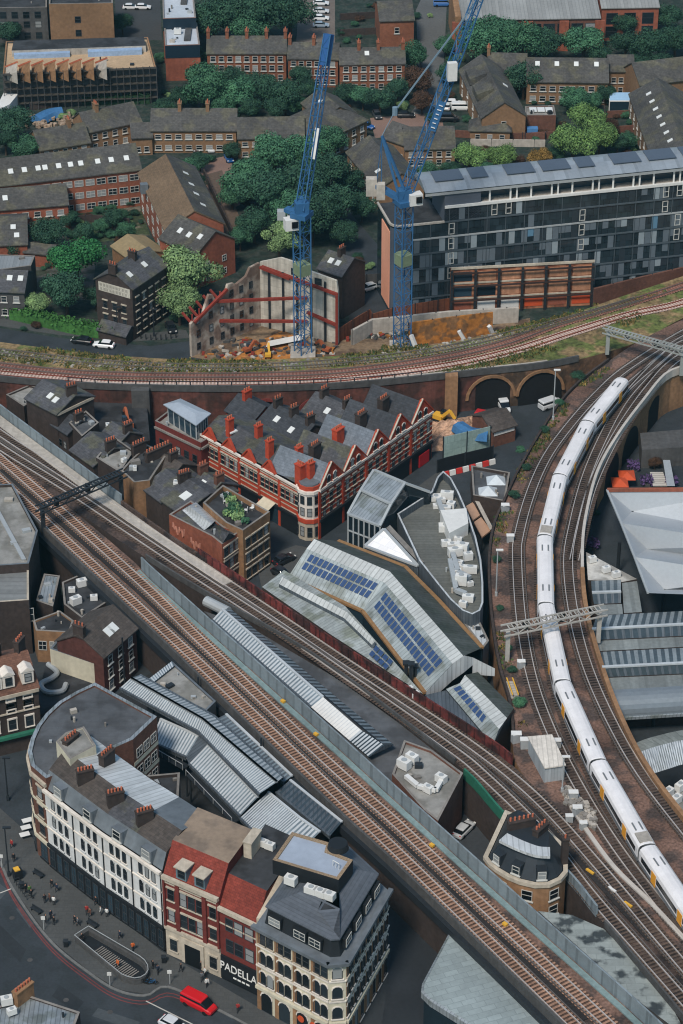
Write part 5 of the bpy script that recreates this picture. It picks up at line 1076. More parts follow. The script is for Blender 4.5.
for x, y, h in ((406, 676, 2.4), (411, 680, 3.0), (415, 676, 1.8)): m = MB(); p = at(x, y, 8.3); m.tube(p, p+Vector((0, 0, h)), .3, 8); m.box(p+Vector((0, 0, h)), 1.1, 1.1, .3); m.build('flue', METALD, vu)
for x, y in ((409, 692), (415, 697)): ac_unit(at(x, y, VZ+.2), .5, .8, 'pale box by the red girder below the flues, '+('left one' if x == 409 else 'right one'))
# ================================================================ plant roof building, glass lantern and white glass triangle
hz = 10.5
HP = [(397, 521), (431, 499), (437, 484), (443, 478), (451, 485), (459, 500), (468, 521), (476, 545), (481, 567), (483, 590), (483, 610), (480, 618), (472, 622), (462, 618), (450, 607), (437, 591), (419, 568)]
r, p = flat('plant_roof_building', 'triangular building with white ventilation plant inside a curved grey roof screen', 'building', PP(HP, hz), hz, ZINCD, M('deck_grey', '#626460', .8, .2, .25, pat='course', per=.8, pd=.18), 1.5, coping=ZINCL, th=.3); HV = r
US = [(436, 500, 1.1), (441, 503, 1.0), (447, 499, 1.1), (437, 508, .9), (451, 508, 1.0), (445, 512, 1.1), (455, 518, .9), (446, 531, 1.2), (453, 533, 1.0), (458, 543, .8), (452, 548, .9), (446, 546, .9), (455, 556, 1.1), (462, 553, 1.1), (468, 560, 1.0), (458, 565, 1.0), (463, 570, .9), (470, 573, 1.1), (456, 576, .8), (461, 585, 1.2), (470, 586, .8), (468, 601, 1.1), (463, 607, .8)]
for j, (x, y, s_) in enumerate(US): ac_unit(at(x, y, hz), R(-.4, .4), (s_*R(.8, 1.5), s_*R(.8, 1.3), s_*R(.7, 1.5)), 'white box of the ventilation plant behind the curved grey screen', 'plant roof ventilation units')
bx = [at(440, 522, hz), at(449, 545, hz), at(468, 535, hz), at(466, 520, hz)]; m = MB(); m.prism(ccw(bx), hz, hz+2.4, 0, 0); tag(m.build('plant_cabin', METALW), 'largest white cabin in the middle of the ventilation plant', 'plant cabin')
for j, (pts_, wd) in enumerate((([(438, 500), (444, 516), (452, 520)], 'at the narrow end'), ([(452, 552), (458, 572), (470, 578)], 'in the middle'), ([(450, 560), (456, 590), (466, 594)], 'toward the round end'))):
    m = MB(); z_ = [at(x, y, hz+1.0) for x, y in pts_]
    for a, b in zip(z_, z_[1:]): m.beam(a, b, .8, .7)
    tag(m.build('duct', METALL), 'pale ductwork run '+wd+' of the ventilation plant', 'duct')
gw = thing('glass_lantern', 'tall glass pavilion with stepped ribbed zinc roof beside the striped building', 'glass pavilion', at(385, 515, 0)); A0, A1, B0, B1, C0, C1, D1_ = Z(374, 470, 15.5), Z(405, 483, 15.5), Z(361, 490, 14.2), Z(391, 504, 14.2), Z(348, 514, 12.2), Z(380, 526, 12.2), Z(430, 492, 13)
D0_ = A0+(D1_-A1); m = MB(); m.poly([B0, B1, A1, A0]); dz = Vector((0, 0, .5)); m.build('upper_roof', ZINC, gw); m = MB(); m.poly([C0, C1, B1-dz, B0-dz]); m.build('lower_roof', ZINC, gw); m = MB(); m.poly([A0, A1, D1_, D0_]); m.poly([B0-dz, B1-dz, B1, B0]); m.build('back_roof', ZINCD, gw)
for a, b in ((C0, C1), (C0, B0), (C1, B1), (B0, A0), (B1, A1), (A0, A1), (A1, D1_), (B0, B1)): m = MB(); m.beam(a, b, .45, .35); m.build('roof_rib', METALL, gw)
m = MB()
for a, b in ((C0, C1),): m.poly([(a.x, a.y, 0), (b.x, b.y, 0), b, a])
m.poly([(C1.x, C1.y, 0), (D1_.x, D1_.y, 0), D1_, A1, B1, C1]); m.poly([(D0_.x, D0_.y, 0), (C0.x, C0.y, 0), C0, B0, A0, D0_]); m.build('glass_wall', GLASSB, gw)
for j in range(7):
    q = C0.lerp(C1, j/6); m = MB(); m.box((q.x, q.y-.1, 0), .25, .25, 12); m.build('mullion', METALL, gw)
for z in (3, 6, 9): m = MB(); m.beam((C0.x, C0.y-.12, z), (C1.x, C1.y-.12, z), .2); m.build('transom', METALL, gw)
wg = thing('glass_roof', 'bright white gridded triangular glass roof between pavilion and solar hall', 'glass roof', at(390, 552, 0)); T0, T1, T2 = Z(365, 546, 10.6), Z(384, 529, 12), Z(418, 566, 10.8); m = MB(); m.poly([T0, T2, T1]); m.build('glass_sheet', M('white_glass', '#e9e8e8', .25, .03, .08, pat='panel', per=1.6, per2=1.6, pd=.12), wg); m = MB(); m.poly([(T0.x, T0.y, 0), (T2.x, T2.y, 0), T2, T0]); m.poly([(T2.x, T2.y, 0), (T1.x, T1.y, 0), T1, T2]); m.poly([(T1.x, T1.y, 0), (T0.x, T0.y, 0), T0, T1]); m.build('wall', ZINCD, wg)
for a, b in ((T0, T1), (T1, T2), (T0, T2)): m = MB(); m.beam(a, b, .5, .3); m.build('edge_beam', METALL, wg)
m = MB(); m.hexa([Z(386, 528, 11.4), Z(420, 564, 10.5), Z(424, 562, 10.5), Z(390, 525, 11.4), Z(386, 528, 12), Z(420, 564, 11), Z(424, 562, 11), Z(390, 525, 12)]); tag(m.build('maintenance_gully', CONC), 'pale gully along the edge of the plant roof above the white glass', 'gully')
r, p = flat('skylit_roof_shed', 'small white sheet roof triangle at the round end of the plant roof', 'roof', PP([(464, 624), (478, 618), (489, 641), (483, 649)], 9.5), 9.5, ZINCD, ZINCL, .1)
# kiosk with two pyramid skylights
r, p = flat('skylit_kiosk', 'low flat roofed kiosk with two glass pyramid skylights', 'kiosk', PP([(471, 468), (510, 475), (505, 504), (473, 498)], 4.5), 4.5, BRICKD, FELT, .6, coping=CONC)
for x, y in ((496, 481), (488, 492)):
    c = at(x, y, 4.6); m = MB(); b4 = [c+Vector((sx*1.7, sy*1.5, 0)) for sx, sy in ((-1, -1), (1, -1), (1, 1), (-1, 1))]; tp = c+Vector((0, 0, 1.3))
    for i in range(4): m.poly([b4[i], b4[(i+1) % 4], tp])
    m.build('pyramid_skylight', M('skylight_glass', '#c3cdd4', .3, .1, .1), r)
for i, q in enumerate(([(466, 506), (473, 502), (480, 515), (473, 520)], [(474, 522), (481, 517), (491, 530), (482, 537)])):
    pz = ccw(PP(q, 3.4)); m = MB(); m.prism(pz, 3.1, 3.4, 0, 0, True); c = centre(pz); t_ = thing('tan_canopy', 'tan flat canopy beside the skylit kiosk, the '+('upper' if i == 0 else 'lower')+' of the two', 'canopy', c); m.build('roof', M('tan_canvas', '#b08f78', .9, .1, .15), t_); posts(t_, pz, 0, 3.1)
m = MB(); m.hexa([Z(473, 497, 0), Z(476, 495, 0), Z(493, 528, 0), Z(490, 530, 0), Z(473, 497, 4), Z(476, 495, 4), Z(493, 528, 4), Z(490, 530, 4)]); tag(m.build('boundary_wall', CONCL), 'pale thin wall between tan canopies and the curved viaduct', 'wall')
# ================================================================ building site by the arches
m = MB(); random.seed(3)
rub = thing('rubble_heap', 'heap of pale bricks and rubble behind the green screened hoarding', 'rubble'); rub['kind'] = 'stuff'; N_ = 16
gx = [[None]*N_ for _ in range(N_)]
for i in range(N_):
    for j in range(N_):
        q = at(430+52*i/(N_-1), 452-30*j/(N_-1)-6*i/N_, 0); e = min(i, j, N_-1-i, N_-1-j)/(N_/2); gx[i][j] = len(m.v); m.v.append((q.x, q.y, e*3.2+R(-.3, .5)*(e > 0)))
for i in range(N_-1):
    for j in range(N_-1): m.f.append((gx[i][j], gx[i+1][j], gx[i+1][j+1], gx[i][j+1])); m.m.append(0)
o = m.build('rubble_surface', M('rubble', '#b08f77', .95, .8, .5, fs=1.8, bs=.4), rub); random.seed(11)
tp_ = MB(); sweep(tp_, resample(spline([at(x, y, 3.2) for x, y in ((458, 424), (470, 431), (488, 433))], 5), n=9), [(-1.6, -1), (-1.2, .2), (0, .5), (1.2, .2), (1.6, -1)]); tag(tp_.build('tarpaulin', M('tarp_blue', '#3f6f9c', .6, .25, .2)), 'crumpled blue tarpaulin on the rubble by the brick arches', 'tarpaulin')
def fence(name, label, pts, h, mat, cat, base=0.0, step=2.4, post=METALD, th=.15, group=None):
    w_ = [at(x, y, base) for x, y in pts]; root = thing(name, label, cat, w_[0], group); m = MB(); sweep(m, w_, rectprof(-th/2, th/2, 0, h)); m.build('panel', mat, root)
    for q in resample(w_, step=step)[::2]: mm = MB(); mm.box(q, .2, .3, h+.15); mm.build('post', post, root)
    return root
fence('screened_hoarding', 'pale green screened scaffold hoarding round the rubble heap', [(443, 458), (490, 447)], 4.5, M('screen_green', '#8fa5a0', .7, .2, .2, pat='panel', per=1.5, per2=1.5, pd=.2), 'hoarding'); fence('site_hoarding', 'black hoarding with faint posters facing the street by the arches', [(437, 473), (447, 470), (493, 459)], 2.8, BLACK, 'hoarding')
for j in range(8):
    a, b = at(443+6.6*j, 477-1.75*j, 0), at(448.6+6.6*j, 475.5-1.75*j, 0); t_ = thing('road_barrier', 'red and white plastic barrier in the row before the black hoarding', 'barrier', a, 'barriers along the black hoarding'); m = MB(); d = (b-a).normalized(); n = Vector((-d.y, d.x, 0))*.3
    m.hexa([a-n, b-n, b+n, a+n]+[q+Vector((0, 0, 1)) for q in (a-n*.5, b-n*.5, b+n*.5, a+n*.5)]); m.build('barrier_body', M('barrier_red', '#c23a35', .5, .1, .1) if j % 2 == 0 else METALW, t_)
def digger(p, rz, label, mat, sc_=.7):
    t_ = thing('excavator', label, 'excavator', p); c, s_ = math.cos(rz), math.sin(rz); L_ = lambda x, y, z: (p.x+(x*c-y*s_)*sc_, p.y+(x*s_+y*c)*sc_, p.z+z*sc_)
    for y in (-1.0, 1.0): m = MB(); m.box(L_(0, y, 0), 3.4*sc_, .6*sc_, .9*sc_, rz); m.build('crawler_track', BLACK, t_)
    m = MB(); m.box(L_(-.4, 0, .9), 3.0*sc_, 2.4*sc_, 1.2*sc_, rz); m.build('body', mat, t_); m = MB(); m.box(L_(.6, .7, 2.1), 1.3*sc_, 1.1*sc_, 1.3*sc_, rz); m.build('cab', GLASSB, t_)
    m = MB(); m.beam(L_(.8, -.3, 1.8), L_(3.2, -.3, 4.4), .5, .6); m.beam(L_(3.2, -.3, 4.4), L_(5.0, -.3, 2.4), .4, .5); m.build('boom', mat, t_); m = MB(); m.box(L_(5.1, -.3, 1.5), .9*sc_, 1.1*sc_, .9*sc_, rz); m.build('bucket', METALD, t_)
digger(at(440, 421, .5), -.6, 'yellow excavator on the rubble beside the red gable', YEL); digger(at(128, 428, 4.8), 1.9, 'orange excavator in the dark yard under the old viaduct', M('digger_orange', '#9a5537', .7, .1, .1))
m = MB(); m.prism(ccw(PP([(85, 440), (95, 398), (146, 396), (150, 440), (128, 452)], 4.8)), 0, 4.8, 1, 0); tag(m.build('yard_deck', [FELTD, BRICKD]), 'dark yard platform carrying the orange excavator', 'platform')
r, inf = gable('arch_workshop', 'small brick workshop with white sign in front of the brick arches', 'workshop', at(492, 448, 0), at(515, 441, 0), 7, 3.6, 5.2, BRICK, SLATEB); m = MB(); wallbox(m, inf['A']+inf['d']*.3, inf['B']-inf['d']*.3, 2.5, 3.4, .12); m.build('sign_board', METALW, r)
# ================================================================ right side: folded canopy and market sheds
fc = thing('folded_canopy', 'large pale folded fabric canopy at the right edge', 'canopy', at(660, 540, 0)); ch, cl = 10.6, 6.6
Aa = [Z(607, 490, ch), Z(621, 523, ch), Z(634.5, 557, ch), Z(648, 593, ch)]; Vv = [Z(632, 511.5, cl), Z(647, 549, cl), Z(664.5, 589.5, cl)]; Rr = [Z(760, 489, ch), Z(760, 522, ch+.6), Z(760, 566, ch+.6), Z(760, 594, ch)]; Rv = [Z(760, 535, cl), Z(760, 565, cl), Z(760, 588, cl)]
m = MB(); Rt = [Z(760, 489, ch), Z(760, 545, ch+2), Z(760, 577, ch+2), Z(760, 597, ch)]
for i in range(3):
    m.poly([Aa[i+1], Vv[i], Aa[i]][::1]); m.poly([Vv[i], Rv[i], Rt[i], Aa[i]]); m.poly([Aa[i+1], Rt[i+1], Rv[i], Vv[i]])
m.build('fabric', M('canopy_fabric', '#aab0b5', .5, .06, .15, bs=.08, spec=.3), fc)
for i in range(3): k = MB(); k.beam(Aa[i], Aa[i+1], .35, .3); k.build('edge_beam', METALL, fc)
k = MB(); k.beam(Aa[0], Rt[0], .5, .6); k.build('edge_beam', BRICKO, fc); posts(fc, [Aa[1], Aa[2], Vv[2], Vv[0]], 0, 6.7, METALD, .3)
GLS = M('shed_glazing', '#4b565d', .4, .2, .3, bs=.2); SHZ = M('shed_zinc', '#858e92', .5, .2, .25, streak=.2)
def shed(label, rows, z0, z1, sub=None, x1=760):
    root = thing('market_shed', label, 'market shed', at(650, rows[1][1], 0), 'parallel market sheds right of the curve')
    (xa, ya, yA), (xb, yb, yB), (xc, yc, yC) = rows
    bk, rg, fr = (Z(xa, ya, z0), Z(x1, yA, z0)), (Z(xb, yb, z1), Z(x1, yB, z1)), (Z(xc, yc, z0), Z(x1, yC, z0))
    n = int((bk[1]-bk[0]).length/1.25); m = MB(); strips(m, rg[0], rg[1], bk[1], bk[0], n, (0, 1), .5); m.build('glazed_slope', [GLS, SHZ], root); m = MB(); strips(m, fr[0], fr[1], rg[1], rg[0], n, (0, 1), .62); m.build('glazed_slope', [GLD, ZINCD], root)
    k = MB(); k.beam(rg[0], rg[1], .45, .3); k.build('ridge_cap', GL2, root); m = MB(); m.poly([(fr[0].x, fr[0].y, 0), (fr[1].x, fr[1].y, 0), fr[1], fr[0]]); m.poly([(bk[0].x, bk[0].y, 0), (fr[0].x, fr[0].y, 0), fr[0], rg[0], bk[0]]); m.poly([(bk[1].x, bk[1].y, 0), (bk[0].x, bk[0].y, 0), bk[0], bk[1]]); m.build('wall', BRICKD, root); return root
shed('upper of the long market sheds with dark glass strips right of the curve', ((597, 615.5, 607), (592, 629, 620), (594, 640, 632)), 7.6, 9.2); shed('lower of the long market sheds with dark glass strips right of the curve', ((599, 652, 644), (602, 667, 659), (606, 677, 670)), 7.6, 9.2); shed('short market shed with dark glass strips touching the viaduct parapet', ((591, 581, 579.5), (592, 592.5, 591.5), (594, 604, 603)), 7.6, 8.8, x1=621)
FLATM = M('weathered_sheet', '#777d7d', .6, .2, .25, pat='seam', per=3, pd=.12, streak=.2)
for nm, lb, q, z in (('flat_roof', 'weathered grey flat strip between the two long market sheds', [(594, 641, ), (760, 633), (760, 643), (599, 651)], 7.5), ('flat_roof', 'weathered grey flat strip below the lower long market shed', [(606, 678), (760, 671), (760, 683), (611, 690)], 7.5), ('flat_roof', 'pale ribbed sheet roof beside the short market shed', [(622, 583), (637, 581), (642, 612), (624, 613)], 7.5), ('flat_roof', 'grey sheet roof strip before the short market shed', [(594, 605), (622, 604), (623, 614), (597, 615)], 7.5), ('flat_roof', 'cluttered white triangular roof between parapet and folded canopy', [(586, 552), (637, 579), (622, 582), (588, 580)], 7.5)):
    m = MB(); m.prism(ccw(PP(q, z)), 0, z, 1, 0); tag(m.build(nm, [M('roof_white', '#b9b8b3', .8, .2, .3, alt='#93918c') if 'white tri' in lb else FLATM, BRICKD]), lb, 'flat roof')
for x, y, wd in ((592, 562, 'nearest the parapet'), (606, 572, 'in the middle'), (616, 577, 'nearest the canopy')): ac_unit(at(x, y, 7.5), .4, .9, 'pale unit on the cluttered white triangular roof, '+wd)
br = thing('barrel_roof', 'smooth grey half barrel roof edge above the dark market yard', 'roof', at(650, 698, 0)); m = MB(); e0, e1 = Z(612, 690, 7.6), Z(760, 681, 7.6); dn_ = Vector((0, -1, 0)); rows = []
for j in range(8): t = j/7*math.pi/2; rows.append((e0+Vector((.5*math.sin(t), -3.2*math.sin(t), -3.2*(1-math.cos(t)))), e1+Vector((0, -3.2*math.sin(t), -3.2*(1-math.cos(t))))))
for (a, b), (c, d) in zip(rows, rows[1:]): m.poly([c, d, b, a])
m.build('roof', M('barrel_zinc', '#7d868d', .4, .1, .15, metal=.3), br, smooth=True); k = MB(); k.beam(rows[-1][0], rows[-1][1], .5, .5); k.build('gutter', ZINC, br); posts(br, [Z(622, 706, 4.4), Z(655, 704, 4.4), Z(690, 702, 4.4)], 0, 4.4, METALD, .25)
ar = thing('arched_shed', 'curved ribbed shed roof below the dark yard at the right edge', 'market shed', at(670, 750, 0)); m = MB(); po_ = resample(spline(PP([(626, 748), (640, 741), (660, 735), (690, 729), (770, 720)], 7), 8), n=16); pm_ = resample(spline(PP([(632, 756), (645, 750), (665, 744), (690, 739), (770, 730)], 8), 8), n=16); pi_ = resample(spline(PP([(638, 779), (652, 774), (668, 769), (690, 763), (770, 752)], 6.4), 8), n=16)
for i in range(15): m.poly([pm_[i], pm_[i+1], po_[i+1], po_[i]])
m.build('back_slope', M('shed_sheet_worn', '#80847f', .7, .25, .3, pat='seam', per=.9, pd=.2), ar); m = MB()
for i in range(15): strips(m, pi_[i], pi_[i+1], pm_[i+1], pm_[i], 4, (0, 1), .5)
m.build('front_slope', [ZINCL, ZINC], ar); m = MB()
for i in range(15): a, b = pi_[i], pi_[i+1]; m.poly([(a.x, a.y, 0), (b.x, b.y, 0), b, a])
m.build('wall', METALD, ar)
m = MB(); m.prism(ccw(PP([(645, 800), (690, 780), (760, 775), (760, 850), (690, 830)], 3)), 0, 3, 1, 0); tag(m.build('yard_roof', [FELTL, CONCD]), 'pale cluttered low roof at the right edge beside the train', 'flat roof')
for x, y, wd in ((668, 796, 'nearest the viaduct'), (676, 803, 'in the middle'), (680, 790, 'at the frame edge')): ac_unit(at(x, y, 3), .8, 1.1, 'white unit on the pale low roof beside the train, '+wd)
# market garden under the curve
for x, y, wd in ((626, 477, 'upper'), (619, 484, 'lower')):
    p = at(x, y+9, 0); t_ = thing('parasol', 'orange square parasol under the curved viaduct, the '+wd+' of the pair', 'parasol', p); m = MB(); m.tube(p, p+Vector((0, 0, 2.6)), .06, 6); m.build('pole', METALD, t_); m = MB(); b4 = [p+Vector((sx*1.5, sy*1.8, 2.3)) for sx, sy in ((-1, -1), (1, -1), (1, 1), (-1, 1))]; tp = p+Vector((0, 0, 3.1))
    for i in range(4): m.poly([b4[i], b4[(i+1) % 4], tp])
    m.build('canopy', ORANGE, t_)
PUR = M('flower_purple', '#594670', .9, .4, .3)
def bush(p, r_, label, mat, group=None, n=160):
    t_ = thing('flower_tub', label, 'flower tub', p, group); m = MB(); m.box(p, r_*1.2, r_*1.2, .5); m.build('tub', CONCD, t_); m = MB()
    for _ in range(n):
        c = p+Vector((R(-1, 1)*r_, R(-1, 1)*r_, .6+R(0, 1)*r_)); u = Vector((R(-1, 1), R(-1, 1), R(-1, 1))).normalized()*.18; v = Vector((R(-1, 1), R(-1, 1), R(-1, 1))).normalized()*.18; m.poly([c-u-v, c+u-v, c+u+v, c-u+v])
    m.build('foliage', mat, t_)
for x, y, wd in ((655, 463, 'at the far end of the market garden'), (646, 485, 'left of the striped table'), (671, 486, 'right of the striped table'), (633, 470, 'beside the orange parasols'), (592, 548, 'in the dark corner by the white parapet')): bush(at(x, y, 0), 1.1, 'tub of purple flowers '+wd, PUR)
tb = thing('long_table', 'pale long table with slatted top above the folded canopy edge', 'table', at(658, 478, 0)); m = MB(); q = PP([(653, 486), (668, 486), (663, 472), (650, 472)], .8); m.prism(ccw(q), .7, .8, 0, 0, True); m.build('tabletop', M('slatted_top', '#b9b6b0', .7, .1, .1, pat='course', per=.7, pd=.5), tb); posts(tb, inset(ccw(q), .3), 0, .7, METALD, .08)
m = MB(); m.hexa([Z(667, 486, 0), Z(675, 486, 0), Z(670, 460, 0), Z(663, 460, 0), Z(667, 486, 3.6), Z(675, 486, 3.6), Z(670, 460, 3.6), Z(663, 460, 3.6)]); tag(m.build('garden_pavilion', [METALL]), 'narrow grey roofed hut right of the slatted table', 'hut')
m = MB(); m.prism(ccw(PP([(640, 433), (700, 428), (760, 430), (760, 452), (700, 446), (642, 450)], 4)), 0, 4, 1, 0); tag(m.build('loading_deck', [CONCD, CONCD]), 'dark concrete deck behind the market garden under the curve', 'deck')
# ================================================================ ground behind the old viaduct
sheet('road', [(-60, 318), (0, 328), (60, 338), (150, 346), (215, 338), (240, 352), (200, 372), (100, 368), (0, 356), (-60, 350)], .004, ASPH)
sheet('pavement', [(-60, 316), (0, 326), (60, 335), (140, 341), (190, 338), (186, 330), (130, 334), (60, 328), (0, 318), (-60, 308)], .012, PAVE)
sheet('road', [(330, 190), (345, 180), (352, 215), (378, 245), (384, 300), (395, 330), (350, 325), (345, 290), (344, 262), (336, 232)], .004, ASPH)
sheet('courtyard', [(185, 165), (230, 155), (240, 205), (215, 215)], .008, PINKPAVE)
sheet('street', [(416, 10), (430, -20), (448, -20), (444, 60), (440, 130), (420, 135), (400, 128), (420, 100)], .008, M('street_asphalt', '#5a5c5c', .9, .2, .2))
sheet('forecourt', [(370, 118), (440, 112), (445, 132), (375, 138)], .012, PINKPAVE)
sheet('car_park', [(300, -10), (335, -10), (335, 45), (296, 45)], .012, M('car_park_asphalt', '#6a625c', .9, .2, .2))
sheet('car_park', [(115, -5), (160, -5), (162, 40), (116, 40)], .012, M('car_park_grey', '#3d4042', .9, .2, .2))
sheet('yard', [(40, 225), (100, 215), (92, 300), (30, 300)], .006, M('yard_gravel', '#565550', .9, .4, .4, alt='#3a4034'))
sheet('path', [(205, 175), (222, 170), (246, 235), (225, 245)], .016, M('path_brown', '#5c4f45', .9, .3, .3))
sheet('lawn', [(525, 126), (560, 124), (562, 134), (526, 136)], .012, GRASS); sheet('lawn', [(65, 215), (140, 205), (150, 235), (80, 245)], .01, M('courtyard_garden', '#3a4630', .95, .7, .5, fs=1.2, alt='#6a6458', altf=.35))
sheet('site_floor', [(190, 357), (262, 322), (340, 340), (440, 335), (530, 318), (530, 345), (340, 362), (240, 365)], .02, M('site_mud', '#7d6a55', .95, .4, .4, alt='#59493c'))
sheet('ply_floor', [(232, 360), (262, 340), (284, 330), (300, 340), (325, 352), (322, 364)], .03, WOODY)
def house(name, label, a, b, z, D, zr, wm, rm, rows=(), n=5, style='white', w=1.2, h=1.4, ends=(0, 0), sky=(), chim=(), group=None, shift=.5, hip=0, cat='house', skip=(), door=False):
    A, B = at(a[0], a[1], z), at(b[0], b[1], z); r, f = gable(name, label, cat, A, B, D, z, zr, wm, rm, group=group, shift=shift, hip=hip)
    if n and rows: wins(r, f['A'], f['B'], rows, n, w, h, style, .4, .4, skip)
    if ends[0]: wins(r, f['B'], f['C'], rows, ends[0], w, h, style, .8, .8)
    if ends[1]: wins(r, f['E'], f['A'], rows, ends[1], w, h, style, .8, .8)
    skylights(f, sky)
    for t in chim: chimney(r, f['rp'](t, 1), math.atan2(f['b'].y, f['b'].x), 1.8, .8, 1.3, wm, 3)
    if door: m = MB(); q = f['A'].lerp(f['B'], .5); wallbox(m, q-f['d']*.6, q+f['d']*.6, 0, 2.2, .06); m.build('door', METALW, r)
    return r, f
BRT = M('brick_terrace', '#83543f', .9, .3, .3, fs=1.4, pat='tile', per=.5, per2=.2, pd=.15); ROOFG = M('roof_tile_grey', '#4c4b49', .85, .4, .4, alt='#57554a', altf=.4, pat='tile', per=.8, per2=.45, pd=.25, streak=.1); ROOFT = M('roof_tile_tan', '#6e5c49', .85, .3, .25, pat='tile', per=.8, per2=.45, pd=.2)
BRP = M('brick_salmon', '#8d5642', .9, .25, .25, fs=1.4, pat='tile', per=.5, per2=.2, pd=.12); BRTAN = M('brick_tan', '#82664d', .9, .25, .25, fs=1.4)
# L shaped housing block
house('housing_block', 'long brick housing block with a row of skylights at the left edge', (-30, 189), (141, 169, ), 9, 12, 12.6, BRP, ROOFG, (.8, 3.6, 6.5), 15, 'casement', 2.0, 1.5, sky=[(t, .45) for t in (.17, .25, .33, .41, .45, .53, .6, .66, .76, .84, .93)], cat='apartment block')
r, f = house('housing_block', 'tan roofed wing of the brick housing block running toward the warehouse', (139, 173), (166, 230), 9, 12.5, 12.6, BRP, ROOFT, (.8, 3.6, 6.5), 5, 'casement', 2.0, 1.5, cat='apartment block')
m = MB(); P_ = f['P']; m.poly([P_(-.3, 12.9, 9.05), P_(-.3, 6.2, 12.95), P_(f['L']+.3, 6.2, 12.95), P_(f['L']+.3, 12.9, 9.05)][::-1]); m.build('back_roof', ROOFG, f['roof']); skylights(f, [(.25, .55), (.45, .55), (.62, .55), (.8, .5)], back=True)
for j in range(1): m = MB(); q = f['A'].lerp(f['B'], .3+j*.2)-f['b']*.6; m.box((q.x, q.y, 8.3), 1.4, 1.6, 2.2, math.atan2(f['d'].y, f['d'].x)); m.build('dormer', LEAD, r)
r, f = house('housing_block', 'skylit dark roofed end wing with orange gables between warehouse and light green tree', (160, 238), (196, 255), 8, 11, 11.5, BRICKO, ROOFG, (1, 4), 4, 'casement', sky=[(.3, .5), (.55, .5), (.8, .6)], cat='apartment block', ends=(2, 0)); 
house('terrace_house', 'dark slate row with orange brick front in front of the long housing block', (-30, 212), (68, 204), 6, 9, 8.8, BRICKO, ROOFG, (.7, 3.5), 8, 'white', 1.4, 1.3, sky=[(.37, .5)], cat='house')
house('cottage', 'small dark house with skylight at the left edge below the slate row', (-40, 247), (27, 244), 5, 15, 8, BRICKO, ROOFG, (1,), 3, sky=[(.8, .6), (.85, .3)])
house('grey_house', 'dark roofed grey house with white windows beside the hedge at the left edge', (-30, 290), (24, 292), 6.5, 9, 9, CONCD, SLATE, (1, 4), 4, 'white', sky=[(.7, .6), (.9, .6)])
r, p = flat('sheet_roof_house', 'pale sheet roofed house behind the dark roofed grey house', 'house', PP([(-30, 274), (31, 266), (35, 256), (-30, 254)], 7.5), 7.5, CONCD, M('sheet_pale', '#83888b', .5, .1, .15, pat='seam', per=.7, pd=.15), .1)
house('garden_shed', 'brown garden wall outbuilding left of the bright green tree', (24, 252), (52, 255), 3.2, 5, 4.2, BRICKO, ROOFG)
# warehouse
r, f = house('brick_warehouse', 'dark brown brick warehouse with a faded white painted sign on its gable', (132, 289), (167, 265), 11.6, 9, 14.4, BRICKD, SLATE, (1.2, 4.3, 7.6), 5, 'stone', 1.0, 1.6, sky=[(.2, .5), (.62, .5)], chim=(.0, .55), cat='warehouse')
E_, A_ = f['E'], f['A']; wins(r, E_, A_, [2.5, 5.6], 3, 1.0, 1.7, 'stone', 1, 1); m = MB(); wallbox(m, E_.lerp(A_, .08), E_.lerp(A_, .94), 9.3, 11.3, .06); sg = m.build('painted_sign', M('sign_faded', '#b5b1a5', .9, .3, .3, fs=3), r)
d = (A_-E_).normalized(); n = Vector((d.y, -d.x, 0)); L = (A_-E_).length; rs = random.Random(5)
for row, z in ((0, 10.45), (1, 9.55)):
    for j in range(9):
        m = MB(); q0 = E_.lerp(A_, .13+.085*j); q1 = E_.lerp(A_, .13+.085*j+.03+.03*rs.random()); wallbox(m, q0, q1, z, z+.6, .1, 0, -.055); m.build('faded_lettering', M('sign_ink', '#98948a', .9, .2, .2), sg)
house('lean_to', 'low slate lean-to at the foot of the brick warehouse', (98, 329), (126, 336), 2.2, 4, 3.4, BRICKD, SLATE, ())
house('tile_roof_pavilion', 'sand coloured roof pavilion behind the brick warehouse', (112, 246), (134, 262), 5, 8, 6.5, BRICKY, M('roof_sand', '#8a7a5c', .9, .2, .2), ())
# rows of houses
house('terrace_house', 'long dark roofed brick terrace with two white porches by the paved court', (151, 130), (236, 130), 5.8, 10, 9, BRTAN, ROOFG, (.8, 3.5), 8, 'white', 1.5, 1.2, chim=(.33, .66), cat='terrace')
house('terrace_house', 'dark roofed terrace partly hidden by the big trees left of the first crane jib', (238, 138), (304, 137), 5.5, 9, 8.6, BRTAN, ROOFG, (.8, 3.3), 6, 'white', 1.4, 1.2, cat='terrace')
house('terrace_house', 'staggered dark roofed house nearer the skylit housing block', (40, 150), (90, 142), 5, 9, 8, BRTAN, ROOFG, (.8, 3), 5, 'white', chim=(.7,), cat='terrace')
house('terrace_house', 'staggered dark roofed house behind, beside the blue yard tarpaulin', (88, 132), (141, 121), 5.5, 9, 8.6, BRTAN, ROOFG, (.8, 3.3), 5, 'white', chim=(.3,), cat='terrace')
house('link_house', 'low dark link house between the staggered pair and the long terrace', (132, 138), (152, 137), 4.5, 8, 6.4, BRTAN, ROOFG, (.8,), 2)
house('terrace_house', 'three storey brick terrace with white windows behind the tall garden trees', (207, 53), (286, 53), 8, 9, 10.6, BRT, ROOFG, (.8, 3.3, 5.7), 9, 'white', 1.3, 1.5, chim=(.01, .25, .5, .75, .99), cat='terrace')
house('terrace_house', 'brick terrace house left of the first crane jib tip', (288, 58), (338, 59), 7.5, 8, 10, BRT, ROOFG, (.8, 3.2, 5.4), 6, 'white', 1.3, 1.4, chim=(.02, .5), cat='terrace')
